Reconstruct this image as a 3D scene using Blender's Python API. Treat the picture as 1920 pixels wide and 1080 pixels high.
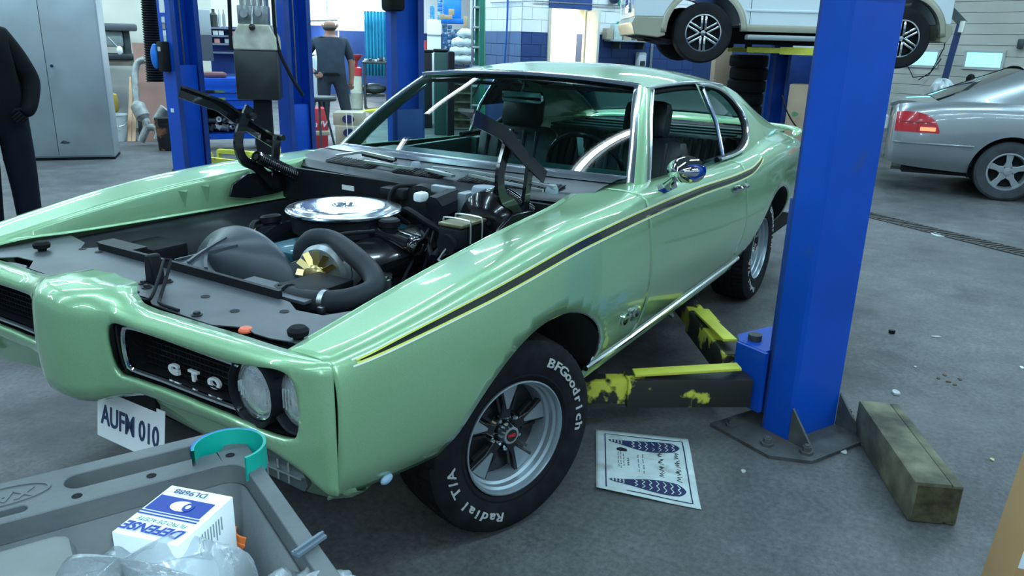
import bpy, bmesh, math, random
import numpy as np
from mathutils import Vector, Matrix

random.seed(7)
for _o in list(bpy.data.objects):
    bpy.data.objects.remove(_o, do_unlink=True)
scene = bpy.context.scene
COL = scene.collection
R_ = math.radians

# ------------------------------------------------------------------ camera
CAM = Vector((1.871, 1.957, 1.476)); YAW, PITCH, ROLL, FPX = R_(211.23), R_(17.49), R_(1.65), 1458.0
FW = Vector((math.cos(YAW)*math.cos(PITCH), math.sin(YAW)*math.cos(PITCH), -math.sin(PITCH)))
_r = FW.cross(Vector((0, 0, 1))).normalized(); _u = _r.cross(FW)
RT = _r*math.cos(ROLL) + _u*math.sin(ROLL); UP = -_r*math.sin(ROLL) + _u*math.cos(ROLL)
cam_d = bpy.data.cameras.new('camera'); cam = bpy.data.objects.new('camera', cam_d); COL.objects.link(cam)
cam_d.sensor_width = 36.0; cam_d.lens = FPX*36.0/1920.0; cam_d.clip_start = 0.02; cam_d.clip_end = 200
_m = Matrix((RT, UP, -FW)).transposed().to_4x4(); _m.translation = CAM; cam.matrix_world = _m
scene.camera = cam
def ray(px, py): return FW + RT*((px-960.0)/FPX) - UP*((py-540.0)/FPX)
def at(px, py, ax, v):
    d = ray(px, py); i = 'xyz'.index(ax); return CAM + d*((v-CAM[i])/d[i])
def atd(px, py, dep): return CAM + ray(px, py)*dep

# ------------------------------------------------------------------ view, world, lamps
vs = scene.view_settings
scene.display_settings.display_device = 'sRGB'
vs.view_transform = 'Standard'; vs.look = 'None'; vs.gamma = 1.0; vs.use_curve_mapping = False
vs.exposure = EXPOSURE if 'EXPOSURE' in globals() else 0.0
world = bpy.data.worlds.new('world'); scene.world = world; world.use_nodes = True
world.node_tree.nodes['Background'].inputs[0].default_value = (0.55, 0.75, 0.9, 1)
world.node_tree.nodes['Background'].inputs[1].default_value = 0.6
# the bay grid is turned 26 degrees against the green car: A runs along the bays, B across them
RA = R_(154)
A = Vector((math.cos(RA), math.sin(RA), 0)); B = Vector((math.cos(RA-math.pi/2), math.sin(RA-math.pi/2), 0))
def AB(a, b, z=0.0): return A*a + B*b + Vector((0, 0, z))
CEIL = 4.7
TUBES = []     # filled with (a, b) of every ceiling lamp; the lamp builder below uses the same list
for _a in (-6.4, -3.9, -1.3, 1.3, 3.9, 6.5, 9.1, 11.9):
    for _b in (5.9, 2.7, -.6, -4.0, -7.6):
        TUBES.append((_a, _b))
for _a in (-6.4, -3.9, -1.3, 1.3, 3.9, 6.0):
    TUBES.append((_a, -10.4))
for _a in (4.4, 6.2, 8.2):
    for _b in (-13.5, -16.3):
        TUBES.append((_a, _b))
LAMP_W = 46.0
for _a, _b in TUBES:
    _l = bpy.data.lights.new('tube_lamp', 'AREA'); _l.shape = 'RECTANGLE'; _l.size = 1.9; _l.size_y = 0.07
    _l.energy = LAMP_W*(1.8 if _b < -7 else 1.35 if _a > 8 else 1.0); _l.color = (0.56, 0.84, 1.0)
    _o = bpy.data.objects.new('tube_lamp', _l); COL.objects.link(_o)
    _o.location = AB(_a, _b, 4.235); _o.rotation_euler = (0, 0, RA)

# the photographer's phone flash, beside the lens
_l = bpy.data.lights.new('phone_flash', 'POINT'); _l.energy = 30.0; _l.color = (.72, .93, 1.0); _l.shadow_soft_size = .012
_o = bpy.data.objects.new('phone_flash', _l); COL.objects.link(_o); _o.location = CAM + RT*.03 + UP*.015 - FW*.01

# ------------------------------------------------------------------ mesh helpers
def T(x=0, y=0, z=0): return Matrix.Translation((x, y, z))
def RX(a): return Matrix.Rotation(R_(a), 4, 'X')
def RY(a): return Matrix.Rotation(R_(a), 4, 'Y')
def RZ(a): return Matrix.Rotation(R_(a), 4, 'Z')
I4 = Matrix.Identity(4)

class MB:
    def __init__(self): self.v = []; self.f = []
    def add(self, vs, fs, m=I4):
        o = len(self.v); self.v += [tuple(m @ Vector(p)) for p in vs]; self.f += [tuple(i+o for i in q) for q in fs]; return self
    def box(self, x0, x1, y0, y1, z0, z1, m=I4, bv=0.0):
        if bv <= 0:
            return self.add([(x, y, z) for z in (z0, z1) for y in (y0, y1) for x in (x0, x1)],
                            [(0, 2, 3, 1), (4, 5, 7, 6), (0, 1, 5, 4), (2, 6, 7, 3), (0, 4, 6, 2), (1, 3, 7, 5)], m)
        bm = bmesh.new(); bmesh.ops.create_cube(bm, size=1)
        for q in bm.verts: q.co = Vector(((x0+x1)/2+q.co.x*(x1-x0), (y0+y1)/2+q.co.y*(y1-y0), (z0+z1)/2+q.co.z*(z1-z0)))
        bmesh.ops.bevel(bm, geom=bm.edges[:], offset=min(bv, .49*min(x1-x0, y1-y0, z1-z0)), segments=2, affect='EDGES', profile=.5)
        return self.bm(bm, m)
    def bm(self, bm, m=I4):
        bm.verts.index_update(); self.add([tuple(q.co) for q in bm.verts], [tuple(q.index for q in f.verts) for f in bm.faces], m); bm.free(); return self
    def tube(self, pts, r, n=10, m=I4, cap=True, flat=None):
        """swept round bar; r a number or one per point; flat=(w,h) scales the section"""
        P = [Vector(p) for p in pts]; k = len(P); rr = r if isinstance(r, (list, tuple)) else [r]*k
        vs = []; up = None
        for i in range(k):
            t = (P[min(i+1, k-1)]-P[max(i-1, 0)]).normalized()
            if up is None: up = Vector((0, 0, 1)) if abs(t.z) < .9 else Vector((1, 0, 0))
            s = t.cross(up).normalized(); up = s.cross(t).normalized()
            for j in range(n):
                a = 2*math.pi*(j+.5)/n; fx, fy = flat or (1, 1)
                vs.append(tuple(P[i]+s*math.cos(a)*rr[i]*fx+up*math.sin(a)*rr[i]*fy))
        fs = [(i*n+j, i*n+(j+1) % n, (i+1)*n+(j+1) % n, (i+1)*n+j) for i in range(k-1) for j in range(n)]
        if cap: fs += [tuple(range(n-1, -1, -1)), tuple((k-1)*n+j for j in range(n))]
        return self.add(vs, fs, m)
    def bar(self, pts, w, h, m=I4): return self.tube(pts, 1/math.sqrt(.5), 4, m, True, (w/2, h/2))
    def lathe(self, prof, n=32, m=I4, a0=0.0, a1=360.0):
        """profile of (r, z) turned about the local z axis"""
        full = abs(a1-a0) >= 359.9; k = n if full else n+1; vs = []; fs = []
        for i in range(k):
            a = R_(a0+(a1-a0)*i/n); c, s = math.cos(a), math.sin(a)
            vs += [(r*c, r*s, z) for r, z in prof]
        L = len(prof)
        for i in range(n):
            i2 = (i+1) % k
            for j in range(L-1): fs.append((i*L+j, i2*L+j, i2*L+j+1, i*L+j+1))
        return self.add(vs, fs, m)
    def prism(self, poly, h0, h1, m=I4):
        """closed polygon in local xy, from z=h0 to z=h1"""
        n = len(poly); vs = [(x, y, h0) for x, y in poly]+[(x, y, h1) for x, y in poly]
        fs = [tuple(range(n-1, -1, -1)), tuple(range(n, 2*n))]+[(i, (i+1) % n, n+(i+1) % n, n+i) for i in range(n)]
        return self.add(vs, fs, m)
    def plate(self, pts, nrm, th):
        """closed loop of 3D points thickened along nrm"""
        n = len(pts); N = Vector(nrm).normalized()*th
        vs = [tuple(p) for p in pts]+[tuple(Vector(p)+N) for p in pts]
        fs = [tuple(range(n-1, -1, -1)), tuple(range(n, 2*n))]+[(i, (i+1) % n, n+(i+1) % n, n+i) for i in range(n)]
        return self.add(vs, fs)
    def grid(self, rows, m=I4, closed=False):
        nr, nc = len(rows), len(rows[0])
        fs = [(i*nc+j, i*nc+(j+1) % nc, (i+1)*nc+(j+1) % nc, (i+1)*nc+j) for i in range(nr-1) for j in range(nc if closed else nc-1)]
        return self.add([tuple(p) for r in rows for p in r], fs, m)
    def ball(self, c, r, n=12, m=I4, sc=(1, 1, 1)):
        h = n//2
        prof = [(math.sin(math.pi*i/h), -math.cos(math.pi*i/h)) for i in range(h+1)]
        prof[0] = (1e-4, -1); prof[-1] = (1e-4, 1)
        return self.lathe(prof, n, m @ T(*c) @ Matrix.Diagonal((r*sc[0], r*sc[1], r*sc[2], 1)))
    def build(self, name, mat, parent=None, smooth=30.0, solid=0.0, solid_off=-1.0, bevel=0.0, sub=0, rec=True):
        me = bpy.data.meshes.new(name); me.from_pydata(self.v, [], self.f)
        if rec:
            bm = bmesh.new(); bm.from_mesh(me); bmesh.ops.remove_doubles(bm, verts=bm.verts, dist=1e-5)
            bmesh.ops.recalc_face_normals(bm, faces=bm.faces); bm.to_mesh(me); bm.free()
        o = bpy.data.objects.new(name, me); COL.objects.link(o)
        for q in (mat if isinstance(mat, (list, tuple)) else [mat]): me.materials.append(q)
        if smooth: me.shade_smooth(); me.set_sharp_from_angle(angle=R_(smooth))
        if solid: s = o.modifiers.new('solid', 'SOLIDIFY'); s.thickness = solid; s.offset = solid_off
        if bevel: b = o.modifiers.new('bevel', 'BEVEL'); b.width = bevel; b.segments = 2; b.limit_method = 'ANGLE'
        if sub: s = o.modifiers.new('sub', 'SUBSURF'); s.levels = sub; s.render_levels = sub
        if parent is not None: o.parent = parent; o.matrix_parent_inverse = pinv(parent)
        return o

def wm(o):
    m = Matrix.LocRotScale(o.location, o.rotation_euler, o.scale)
    if o.parent: m = wm(o.parent) @ o.matrix_parent_inverse @ m
    return m
def pinv(p): return wm(p).inverted()       # parts may be written in world coordinates
def tag(o, label, cat, group=None):
    o['label'] = label; o['category'] = cat
    if group: o['group'] = group
    return o
def thing(name, label, cat, loc=(0, 0, 0), rz=0.0, group=None):
    o = bpy.data.objects.new(name, None); COL.objects.link(o); o.empty_display_size = .1
    o.location = loc; o.rotation_euler = (0, 0, R_(rz)); return tag(o, label, cat, group)
def struct(o): o['kind'] = 'structure'; return o
def loc_part(o, parent):                   # part written in the parent's local coordinates
    o.parent = parent; o.matrix_parent_inverse = I4.copy(); return o
def copy_tree(o, parent=None):
    c = o.copy(); COL.objects.link(c); c.parent = parent
    for ch in [q for q in bpy.data.objects if q.parent == o]: copy_tree(ch, c)
    return c
def interp(x, xs, ys):
    """monotone cubic through the table (xs ascending)"""
    n = len(xs)
    if x <= xs[0]: return ys[0]
    if x >= xs[-1]: return ys[-1]
    d = [(ys[i+1]-ys[i])/(xs[i+1]-xs[i]) for i in range(n-1)]
    def mk(i):
        if i == 0: return d[0]
        if i == n-1: return d[-1]
        return 0.0 if d[i-1]*d[i] <= 0 else 2*d[i-1]*d[i]/(d[i-1]+d[i])
    for i in range(n-1):
        if x <= xs[i+1]:
            h = xs[i+1]-xs[i]; t = (x-xs[i])/h
            return (ys[i]*(2*t**3-3*t*t+1)+h*mk(i)*(t**3-2*t*t+t)+ys[i+1]*(-2*t**3+3*t*t)+h*mk(i+1)*(t**3-t*t))
def spline(P, n):
    """Catmull-Rom through 2D/3D points, n samples"""
    P = [Vector(p) for p in P]; k = len(P)-1; out = []
    L = [0.0]
    for i in range(k): L.append(L[-1]+max(1e-6, (P[i+1]-P[i]).length))
    for s in range(n):
        u = L[-1]*s/(n-1); i = 0
        while i < k-1 and u > L[i+1]: i += 1
        t = (u-L[i])/(L[i+1]-L[i]); p1, p2 = P[i], P[i+1]; p0 = P[i-1] if i else p1*2-p2; p3 = P[i+2] if i+2 <= k else p2*2-p1
        out.append(.5*((2*p1)+(p2-p0)*t+(2*p0-5*p1+4*p2-p3)*t*t+(3*p1-p0-3*p2+p3)*t**3))
    return out
def text_mesh(s, size=1.0, ext=0.0, bold=0.0, align='CENTER', shear=0.0):
    cu = bpy.data.curves.new('txt', 'FONT'); cu.body = s; cu.size = size; cu.extrude = ext; cu.offset = bold; cu.shear = shear
    cu.align_x = align; cu.align_y = 'CENTER'; cu.resolution_u = 3
    o = bpy.data.objects.new('txt', cu); COL.objects.link(o)
    dg = bpy.context.evaluated_depsgraph_get(); me = bpy.data.meshes.new_from_object(o.evaluated_get(dg))
    vs = [tuple(q.co) for q in me.vertices]; fs = [tuple(p.vertices) for p in me.polygons]
    bpy.data.objects.remove(o); bpy.data.curves.remove(cu); bpy.data.meshes.remove(me)
    return vs, fs

# ------------------------------------------------------------------ materials
MATS = {}
def mat(name, col, rough=.5, metal=0.0, var=0.0, scale=6.0, bump=0.0, bscale=40.0, coat=0.0, col2=None, c2_lo=.5, c2_hi=.6, c2_scale=5.0,
        trans=0.0, ior=1.45, emit=0.0, spec=.5, alpha=1.0, detail=5.0, rvar=0.0):
    if name in MATS: return MATS[name]
    m = bpy.data.materials.new(name); m.use_nodes = True; nt = m.node_tree; b = nt.nodes['Principled BSDF']; N = nt.nodes.new; Lk = nt.links.new
    c = tuple(col)+(1,)
    if max(col) < .045 and rough >= .4: spec = min(spec, .16)
    b.inputs['Base Color'].default_value = c; b.inputs['Roughness'].default_value = rough; b.inputs['Metallic'].default_value = metal
    b.inputs['Coat Weight'].default_value = coat; b.inputs['Coat Roughness'].default_value = .04
    b.inputs['Transmission Weight'].default_value = trans; b.inputs['IOR'].default_value = ior; b.inputs['Alpha'].default_value = alpha
    b.inputs['Specular IOR Level'].default_value = spec
    if emit: b.inputs['Emission Color'].default_value = c; b.inputs['Emission Strength'].default_value = emit
    tc = N('ShaderNodeTexCoord'); out = None
    if var or col2 or rvar:
        n1 = N('ShaderNodeTexNoise'); n1.inputs['Scale'].default_value = scale; n1.inputs['Detail'].default_value = detail; Lk(tc.outputs['Object'], n1.inputs['Vector'])
        rmp = N('ShaderNodeValToRGB'); Lk(n1.outputs['Fac'], rmp.inputs[0])
        rmp.color_ramp.elements[0].position = .3; rmp.color_ramp.elements[1].position = .7
        rmp.color_ramp.elements[0].color = tuple(max(0, q*(1-var)) for q in col)+(1,); rmp.color_ramp.elements[1].color = tuple(min(1, q*(1+var)) for q in col)+(1,)
        out = rmp.outputs[0]
        if rvar:
            mr = N('ShaderNodeMapRange'); mr.inputs['To Min'].default_value = max(0, rough-rvar); mr.inputs['To Max'].default_value = min(1, rough+rvar)
            Lk(n1.outputs['Fac'], mr.inputs['Value']); Lk(mr.outputs[0], b.inputs['Roughness'])
        if col2:
            n2 = N('ShaderNodeTexNoise'); n2.inputs['Scale'].default_value = c2_scale; n2.inputs['Detail'].default_value = 8; Lk(tc.outputs['Object'], n2.inputs['Vector'])
            r2 = N('ShaderNodeValToRGB'); Lk(n2.outputs['Fac'], r2.inputs[0]); r2.color_ramp.elements[0].position = c2_lo; r2.color_ramp.elements[1].position = c2_hi
            mx = N('ShaderNodeMixRGB'); Lk(r2.outputs[0], mx.inputs[0]); Lk(out, mx.inputs[1]); mx.inputs[2].default_value = tuple(col2)+(1,); out = mx.outputs[0]
        Lk(out, b.inputs['Base Color'])
    if bump:
        n3 = N('ShaderNodeTexNoise'); n3.inputs['Scale'].default_value = bscale; n3.inputs['Detail'].default_value = 6; Lk(tc.outputs['Object'], n3.inputs['Vector'])
        bp = N('ShaderNodeBump'); bp.inputs['Strength'].default_value = bump; bp.inputs['Distance'].default_value = .01; Lk(n3.outputs['Fac'], bp.inputs['Height']); Lk(bp.outputs[0], b.inputs['Normal'])
    MATS[name] = m; return m

def paint_mat(name, col, flake=.12, rough=.32, metal=.45):
    m = mat(name, col, rough, metal, coat=1.0); nt = m.node_tree; b = nt.nodes['Principled BSDF']
    b.inputs['Coat Roughness'].default_value = .03
    tc = nt.nodes.new('ShaderNodeTexCoord'); v = nt.nodes.new('ShaderNodeTexNoise'); v.inputs['Scale'].default_value = 900; v.inputs['Detail'].default_value = 1
    nt.links.new(tc.outputs['Object'], v.inputs['Vector']); r = nt.nodes.new('ShaderNodeValToRGB'); nt.links.new(v.outputs['Fac'], r.inputs[0])
    r.color_ramp.elements[0].position = .35; r.color_ramp.elements[1].position = .65
    r.color_ramp.elements[0].color = tuple(q*(1-flake) for q in col)+(1,); r.color_ramp.elements[1].color = tuple(min(1, q*(1+flake)) for q in col)+(1,)
    nt.links.new(r.outputs[0], b.inputs['Base Color']); return m

def glass_mat(name, col=(.75, .93, .9), rough=0.0, tint=.35):
    """thin tinted pane: mixes a tinted see-through with a mirror by the Fresnel term"""
    m = bpy.data.materials.new(name); m.use_nodes = True; nt = m.node_tree; nt.nodes.clear()
    o = nt.nodes.new('ShaderNodeOutputMaterial'); t = nt.nodes.new('ShaderNodeBsdfTransparent'); g = nt.nodes.new('ShaderNodeBsdfGlossy')
    f = nt.nodes.new('ShaderNodeFresnel'); x = nt.nodes.new('ShaderNodeMixShader'); f.inputs[0].default_value = 1.5
    t.inputs[0].default_value = tuple(q*(1-tint)+tint*c0 for q, c0 in zip(col, (.35, .75, .72)))+(1,)
    g.inputs['Roughness'].default_value = rough; g.inputs[0].default_value = (1, 1, 1, 1)
    nt.links.new(f.outputs[0], x.inputs[0]); nt.links.new(t.outputs[0], x.inputs[1]); nt.links.new(g.outputs[0], x.inputs[2]); nt.links.new(x.outputs[0], o.inputs[0])
    MATS[name] = m; return m
BLACK = mat('black_plastic', (.008, .009, .011), .5, spec=.3)
BLKGLOSS = mat('black_gloss', (.008, .009, .011), .16, coat=.6)
CHROME = mat('chrome', (.82, .86, .88), .06, 1.0)
TRIM = mat('bright_trim', (.80, .85, .88), .20, 1.0)
STEEL = mat('steel', (.45, .48, .5), .32, 1.0, var=.15, scale=20)
RUBBER = mat('rubber', (.010, .011, .013), .75, var=.3, scale=14, spec=.25)
WHITE = mat('white_paint', (.8, .83, .84), .45)
# ================================================================== the room
def on_a(px, py, a0):
    d = ray(px, py); return CAM + d*((a0-CAM.dot(A))/d.dot(A))
def on_b(px, py, b0):
    d = ray(px, py); return CAM + d*((b0-CAM.dot(B))/d.dot(B))
def ab_of(p): return p.dot(A), p.dot(B), p.z
MROOM = Matrix((tuple(A), tuple(B), (0, 0, 1))).transposed().to_4x4()      # room coordinates (a, b, z) -> world
MROOM = Matrix.Rotation(RA, 4, 'Z') @ Matrix.Diagonal((1, -1, 1, 1))      # B is the clockwise normal of A

# ---- floor
def floor_material():
    m = bpy.data.materials.new('concrete_floor'); m.use_nodes = True; nt = m.node_tree; b = nt.nodes['Principled BSDF']; N = nt.nodes.new; L = nt.links.new
    tc = N('ShaderNodeTexCoord')
    def noise(s, d=6, rg=.6):
        n = N('ShaderNodeTexNoise'); n.inputs['Scale'].default_value = s; n.inputs['Detail'].default_value = d; n.inputs['Roughness'].default_value = rg; L(tc.outputs['Object'], n.inputs['Vector']); return n.outputs['Fac']
    def ramp(v, p0, c0, p1, c1):
        r = N('ShaderNodeValToRGB'); L(v, r.inputs[0]); e = r.color_ramp.elements; e[0].position = p0; e[1].position = p1; e[0].color = c0+(1,); e[1].color = c1+(1,); return r.outputs[0]
    def mix(f, a, c, mode='MIX'):
        x = N('ShaderNodeMixRGB'); x.blend_type = mode
        if isinstance(f, float): x.inputs[0].default_value = f
        else: L(f, x.inputs[0])
        L(a, x.inputs[1])
        if isinstance(c, tuple): x.inputs[2].default_value = c+(1,)
        else: L(c, x.inputs[2])
        return x.outputs[0]
    base = ramp(noise(.8, 8), .32, (.070, .072, .076), .7, (.125, .127, .130))
    fine = ramp(noise(45, 6, .75), .3, (.5, .5, .5), .7, (1.4, 1.4, 1.4))
    c = mix(1.0, base, fine, 'MULTIPLY')
    oil = ramp(noise(.55, 5), .52, (0, 0, 0), .66, (.8, .8, .8)); c = mix(oil, c, (.036, .037, .040))
    md = ramp(noise(5.5, 9, .7), .3, (.72, .72, .72), .7, (1.25, 1.25, 1.25)); c = mix(1.0, c, md, 'MULTIPLY')
    sp = ramp(noise(7, 9, .75), .64, (0, 0, 0), .74, (.6, .6, .6)); c = mix(sp, c, (.22, .22, .22))
    L(c, b.inputs['Base Color'])
    r = N('ShaderNodeMapRange'); L(noise(1.1, 6), r.inputs['Value']); r.inputs['From Min'].default_value = .35; r.inputs['From Max'].default_value = .65
    r.inputs['To Min'].default_value = .34; r.inputs['To Max'].default_value = .72; L(r.outputs[0], b.inputs['Roughness'])
    bp = N('ShaderNodeBump'); bp.inputs['Strength'].default_value = .25; bp.inputs['Distance'].default_value = .006; L(noise(60, 8, .7), bp.inputs['Height']); L(bp.outputs[0], b.inputs['Normal'])
    return m
FLOOR = floor_material()
o = MB().box(-12, 17, -20, 9, -.15, 0, MROOM).build('floor', FLOOR, smooth=0); struct(o)
CEILM = mat('ceiling_paint', (.14, .15, .15), .8, var=.1, scale=2)
o = MB().box(-12, 17, -20, 9, CEIL, CEIL+.15, MROOM).build('ceiling', CEILM, smooth=0); struct(o)

BLUEWALL = mat('blue_wall_paint', (.025, .060, .20), .42, var=.18, scale=1.6, bump=.15, bscale=30, rvar=.1)
BLUELIT = mat('lit_blue_wall_paint', (.11, .18, .33), .5, var=.15, scale=1.2, bump=.15, bscale=30)  # paler copy of the wall blue: light on the pier put into the colour
WHITEWALL = mat('white_wall_paint', (.78, .80, .80), .55, var=.07, scale=1.2, bump=.12, bscale=25)
CREAMWALL = mat('cream_wall_paint', (.62, .60, .50), .6, var=.1, scale=1.5, bump=.12, bscale=25)
MORTAR = mat('painted_joint', (.45, .50, .53), .8)
MORTARB = mat('blue_painted_joint', (.02, .05, .15), .7)
BORDER = 1.668; CH = BORDER/8; BL = .41
def block_wall(name, axis, c, u0, u1, inward, top=CEIL, blocks=None, holes=(), mats=None, th=.2):
    """wall in the room grid: axis 'a' = plane of constant a; inward = +1/-1 side that faces the hall; blocks=(u0,u1,z0,z1) region built as single blocks"""
    upper, lower = mats or (WHITEWALL, BLUEWALL)
    body = MB()
    def bx(mb, s0, s1, z0, z1, d0, d1, bv=0):
        lo, hi = sorted((c+inward*d0, c+inward*d1))
        if axis == 'a': mb.box(lo, hi, s0, s1, z0, z1, MROOM, bv)
        else: mb.box(s0, s1, lo, hi, z0, z1, MROOM, bv)
    def strips(z0, z1, mb):
        if not holes: bx(mb, u0, u1, z0, z1, -th, 0); return
        h0, h1, hz = holes[0]
        bx(mb, u0, h0, z0, z1, -th, 0); bx(mb, h1, u1, z0, z1, -th, 0)
        if hz < z1: bx(mb, h0, h1, max(hz, z0), z1, -th, 0)
    strips(BORDER, top, body); w = body.build(name, MORTAR if blocks else upper, smooth=0); struct(w)
    lw = MB(); strips(0, BORDER, lw); l = lw.build('dado_band', MORTARB if blocks else lower, w, smooth=0)
    if blocks:
        s0, s1, z0, z1 = blocks; k0 = int(z0/CH); k1 = int(math.ceil(z1/CH)); n = 0; shared = {}
        for k in range(k0, k1):
            x = s0-(BL/2 if k % 2 else 0)
            while x < s1-.01:
                a0, a1 = max(x, s0)+.004, min(x+BL, s1)-.004; x += BL
                segs = [(a0, a1)]
                for (h0, h1, hz) in holes:
                    if hz > k*CH+.02: segs = [q for (p0, p1) in segs for q in ((p0, min(p1, h0)), (max(p0, h1), p1)) if q[1]-q[0] > .02]
                for (p0, p1) in segs:
                    mm = upper if k >= 8 else lower
                    key = (round(p1-p0, 3), mm.name)
                    if key not in shared:
                        b = MB()
                        if axis == 'a': b.box(0, .012, 0, p1-p0, 0, CH-.008, I4)
                        else: b.box(0, p1-p0, 0, .012, 0, CH-.008, I4)
                        bo = b.build('block', mm, smooth=0); shared[key] = bo; q = bo
                    else:
                        q = shared[key].copy(); COL.objects.link(q)
                    q.parent = w if k >= 8 else l
                    d = c if inward > 0 else c-.012
                    ml = MROOM @ (T(d, p0, k*CH+.004) if axis == 'a' else T(p0, d, k*CH+.004))
                    q.matrix_parent_inverse = ml; n += 1
    return w
# doorway wall and the pier in front of the store
_dl = ab_of(on_b(1031, 70, -9.5))[0]; _dr = ab_of(on_b(1093, 70, -9.5))[0]; DOORH = 2.09
_pl = ab_of(on_a(882, 60, 7.0))[1]
block_wall('wall_back', 'b', -9.5, 7.0, 14.2, 1, blocks=(7.0, 11.2, .8, 2.55), holes=[(_dl, _dr, DOORH)])
block_wall('wall_pier', 'a', 7.0, _pl, -9.5, -1, blocks=(_pl, -9.5, .8, 2.55), mats=(WHITEWALL, BLUELIT))
block_wall('wall_office_side', 'b', _pl, 7.2, 16.8, -1, th=.15)
block_wall('wall_far', 'b', -18.6, -2, 16.8, 1)
block_wall('wall_store_end', 'a', 16.8, -18.6, _pl, -1)
block_wall('wall_left', 'b', -11.4, -11.8, 2.2, 1, mats=(CREAMWALL, CREAMWALL))
block_wall('wall_left_return', 'a', 2.2, -18.6, -11.6, 1, mats=(WHITEWALL, WHITEWALL), th=.15)
block_wall('wall_near_end', 'a', -11.8, -11.6, 8.8, 1)
block_wall('wall_near_side', 'b', 8.8, -11.8, 14.2, -1)
# ---- office behind the open door: cream walls and its own lamp
OFF = mat('office_cream_paint', (.86, .80, .58), .6, var=.04)
for nm, bx in (('wall_office_back', (7.2, 10.6, _pl+.16, _pl+.24, 0, 2.6)), ('wall_office_left', (7.2, 7.3, _pl+.1, -9.7, 0, 2.6)), ('wall_office_right', (10.5, 10.6, _pl+.1, -9.7, 0, 2.6)), ('ceiling_office', (7.2, 10.6, _pl+.1, -9.7, 2.6, 2.65))):
    struct(MB().box(*bx, MROOM).build(nm, OFF, smooth=0))
_l = bpy.data.lights.new('office_lamp', 'AREA'); _l.shape = 'RECTANGLE'; _l.size = 1.2; _l.size_y = .5; _l.energy = 190; _l.color = (1, .93, .74)
_o = bpy.data.objects.new('office_lamp', _l); COL.objects.link(_o); _o.location = AB((_dl+_dr)/2+.2, -10.3, 2.56)
t = MB().box(_dl-.06, _dl, -9.52, -9.46, 0, DOORH+.0, MROOM).box(_dr, _dr+.06, -9.52, -9.46, 0, DOORH, MROOM).build('door_1', mat('door_frame_cream', (.55, .53, .45), .5), smooth=0); struct(t)
MB().box(_dl-.06, _dr+.14, -9.5, -9.455, DOORH, DOORH+.22, MROOM).build('lintel', BLUEWALL, t, smooth=0)
DOORM = mat('door_beige', (.56, .57, .52), .5, var=.06)
_dm = MROOM @ T(_dr+.05, -9.45, 0) @ RZ(113)
dd = MB().box(0, .82, -.02, .02, .01, DOORH-.02, _dm, .004).build('door_leaf', DOORM, t)
MB().ball((.74, .05, 1.02), .03, 10, _dm).tube([(.74, 0, 1.02), (.74, .05, 1.02)], .012, 8, _dm).build('door_knob', STEEL, dd)
MB().box(.1, .7, -.012, -.008, 1.35, 1.7, MROOM @ T(8.2, _pl+.252, 0), 0).build('notice', mat('paper', (.72, .72, .64), .6), bpy.data.objects['wall_office_back'], smooth=0)

# ---- garage door wall with the bright small windows
GDM = mat('garage_door_paint', (.46, .45, .40), .6, var=.12, scale=1.2, col2=(.32, .31, .24), c2_lo=.5, c2_hi=.8, c2_scale=1.0)
GDJ = mat('garage_door_groove', (.11, .12, .12), .8)
GW = 14.0
g = MB().box(GW+.06, GW+.25, -9.5, 8.8, 0, CEIL, MROOM).build('wall_right', WHITEWALL, smooth=0); struct(g)
gd = MB().box(GW+.02, GW+.06, -8.6, 6, 0, 3.6, MROOM).build('door_2', GDJ, smooth=0); struct(gd)
WIN = []
for (x0, x1, y0, y1) in ((1704, 1755, 96, 123), (1815, 1876, 98, 127)):
    p, q = on_a(x0, y0, GW), on_a(x1, y1, GW); WIN.append((p.dot(B), q.dot(B), q.z, p.z))
WIN.append((WIN[1][0]+(WIN[1][0]-WIN[0][0]), WIN[1][1]+(WIN[1][0]-WIN[0][0]), WIN[1][2], WIN[1][3]))
PLK = .185
for k in range(int(3.6/PLK)):
    z0, z1 = k*PLK+.004, (k+1)*PLK-.004
    xs = [(-8.6, -2.5), (-2.495, 1.2), (1.205, 6)]
    for (b0, b1) in xs:
        MB().box(GW-.004, GW+.02, b0, b1, z0, z1, MROOM).build('plank', GDM, gd, smooth=0)
SKYL = mat('daylit_frosted_pane', (.30, .86, .92), .4, emit=1.15, var=.25, scale=14)
FRM = mat('window_frame_grey', (.42, .44, .42), .6)
for i, (b0, b1, z0, z1) in enumerate(WIN):
    w = MB()
    for (c0, c1, d0, d1) in ((b0-.05, b1+.05, z0-.05, z0), (b0-.05, b1+.05, z1, z1+.05), (b0-.05, b0, z0, z1), (b1, b1+.05, z0, z1)):
        w.box(GW-.03, GW+.0, c0, c1, d0, d1, MROOM, .006)
    wo = w.build('window_%d' % (i+1), FRM, smooth=20); struct(wo)
    MB().box(GW-.018, GW-.006, b0, b1, z0, z1, MROOM).build('pane', SKYL, wo, smooth=0)

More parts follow.
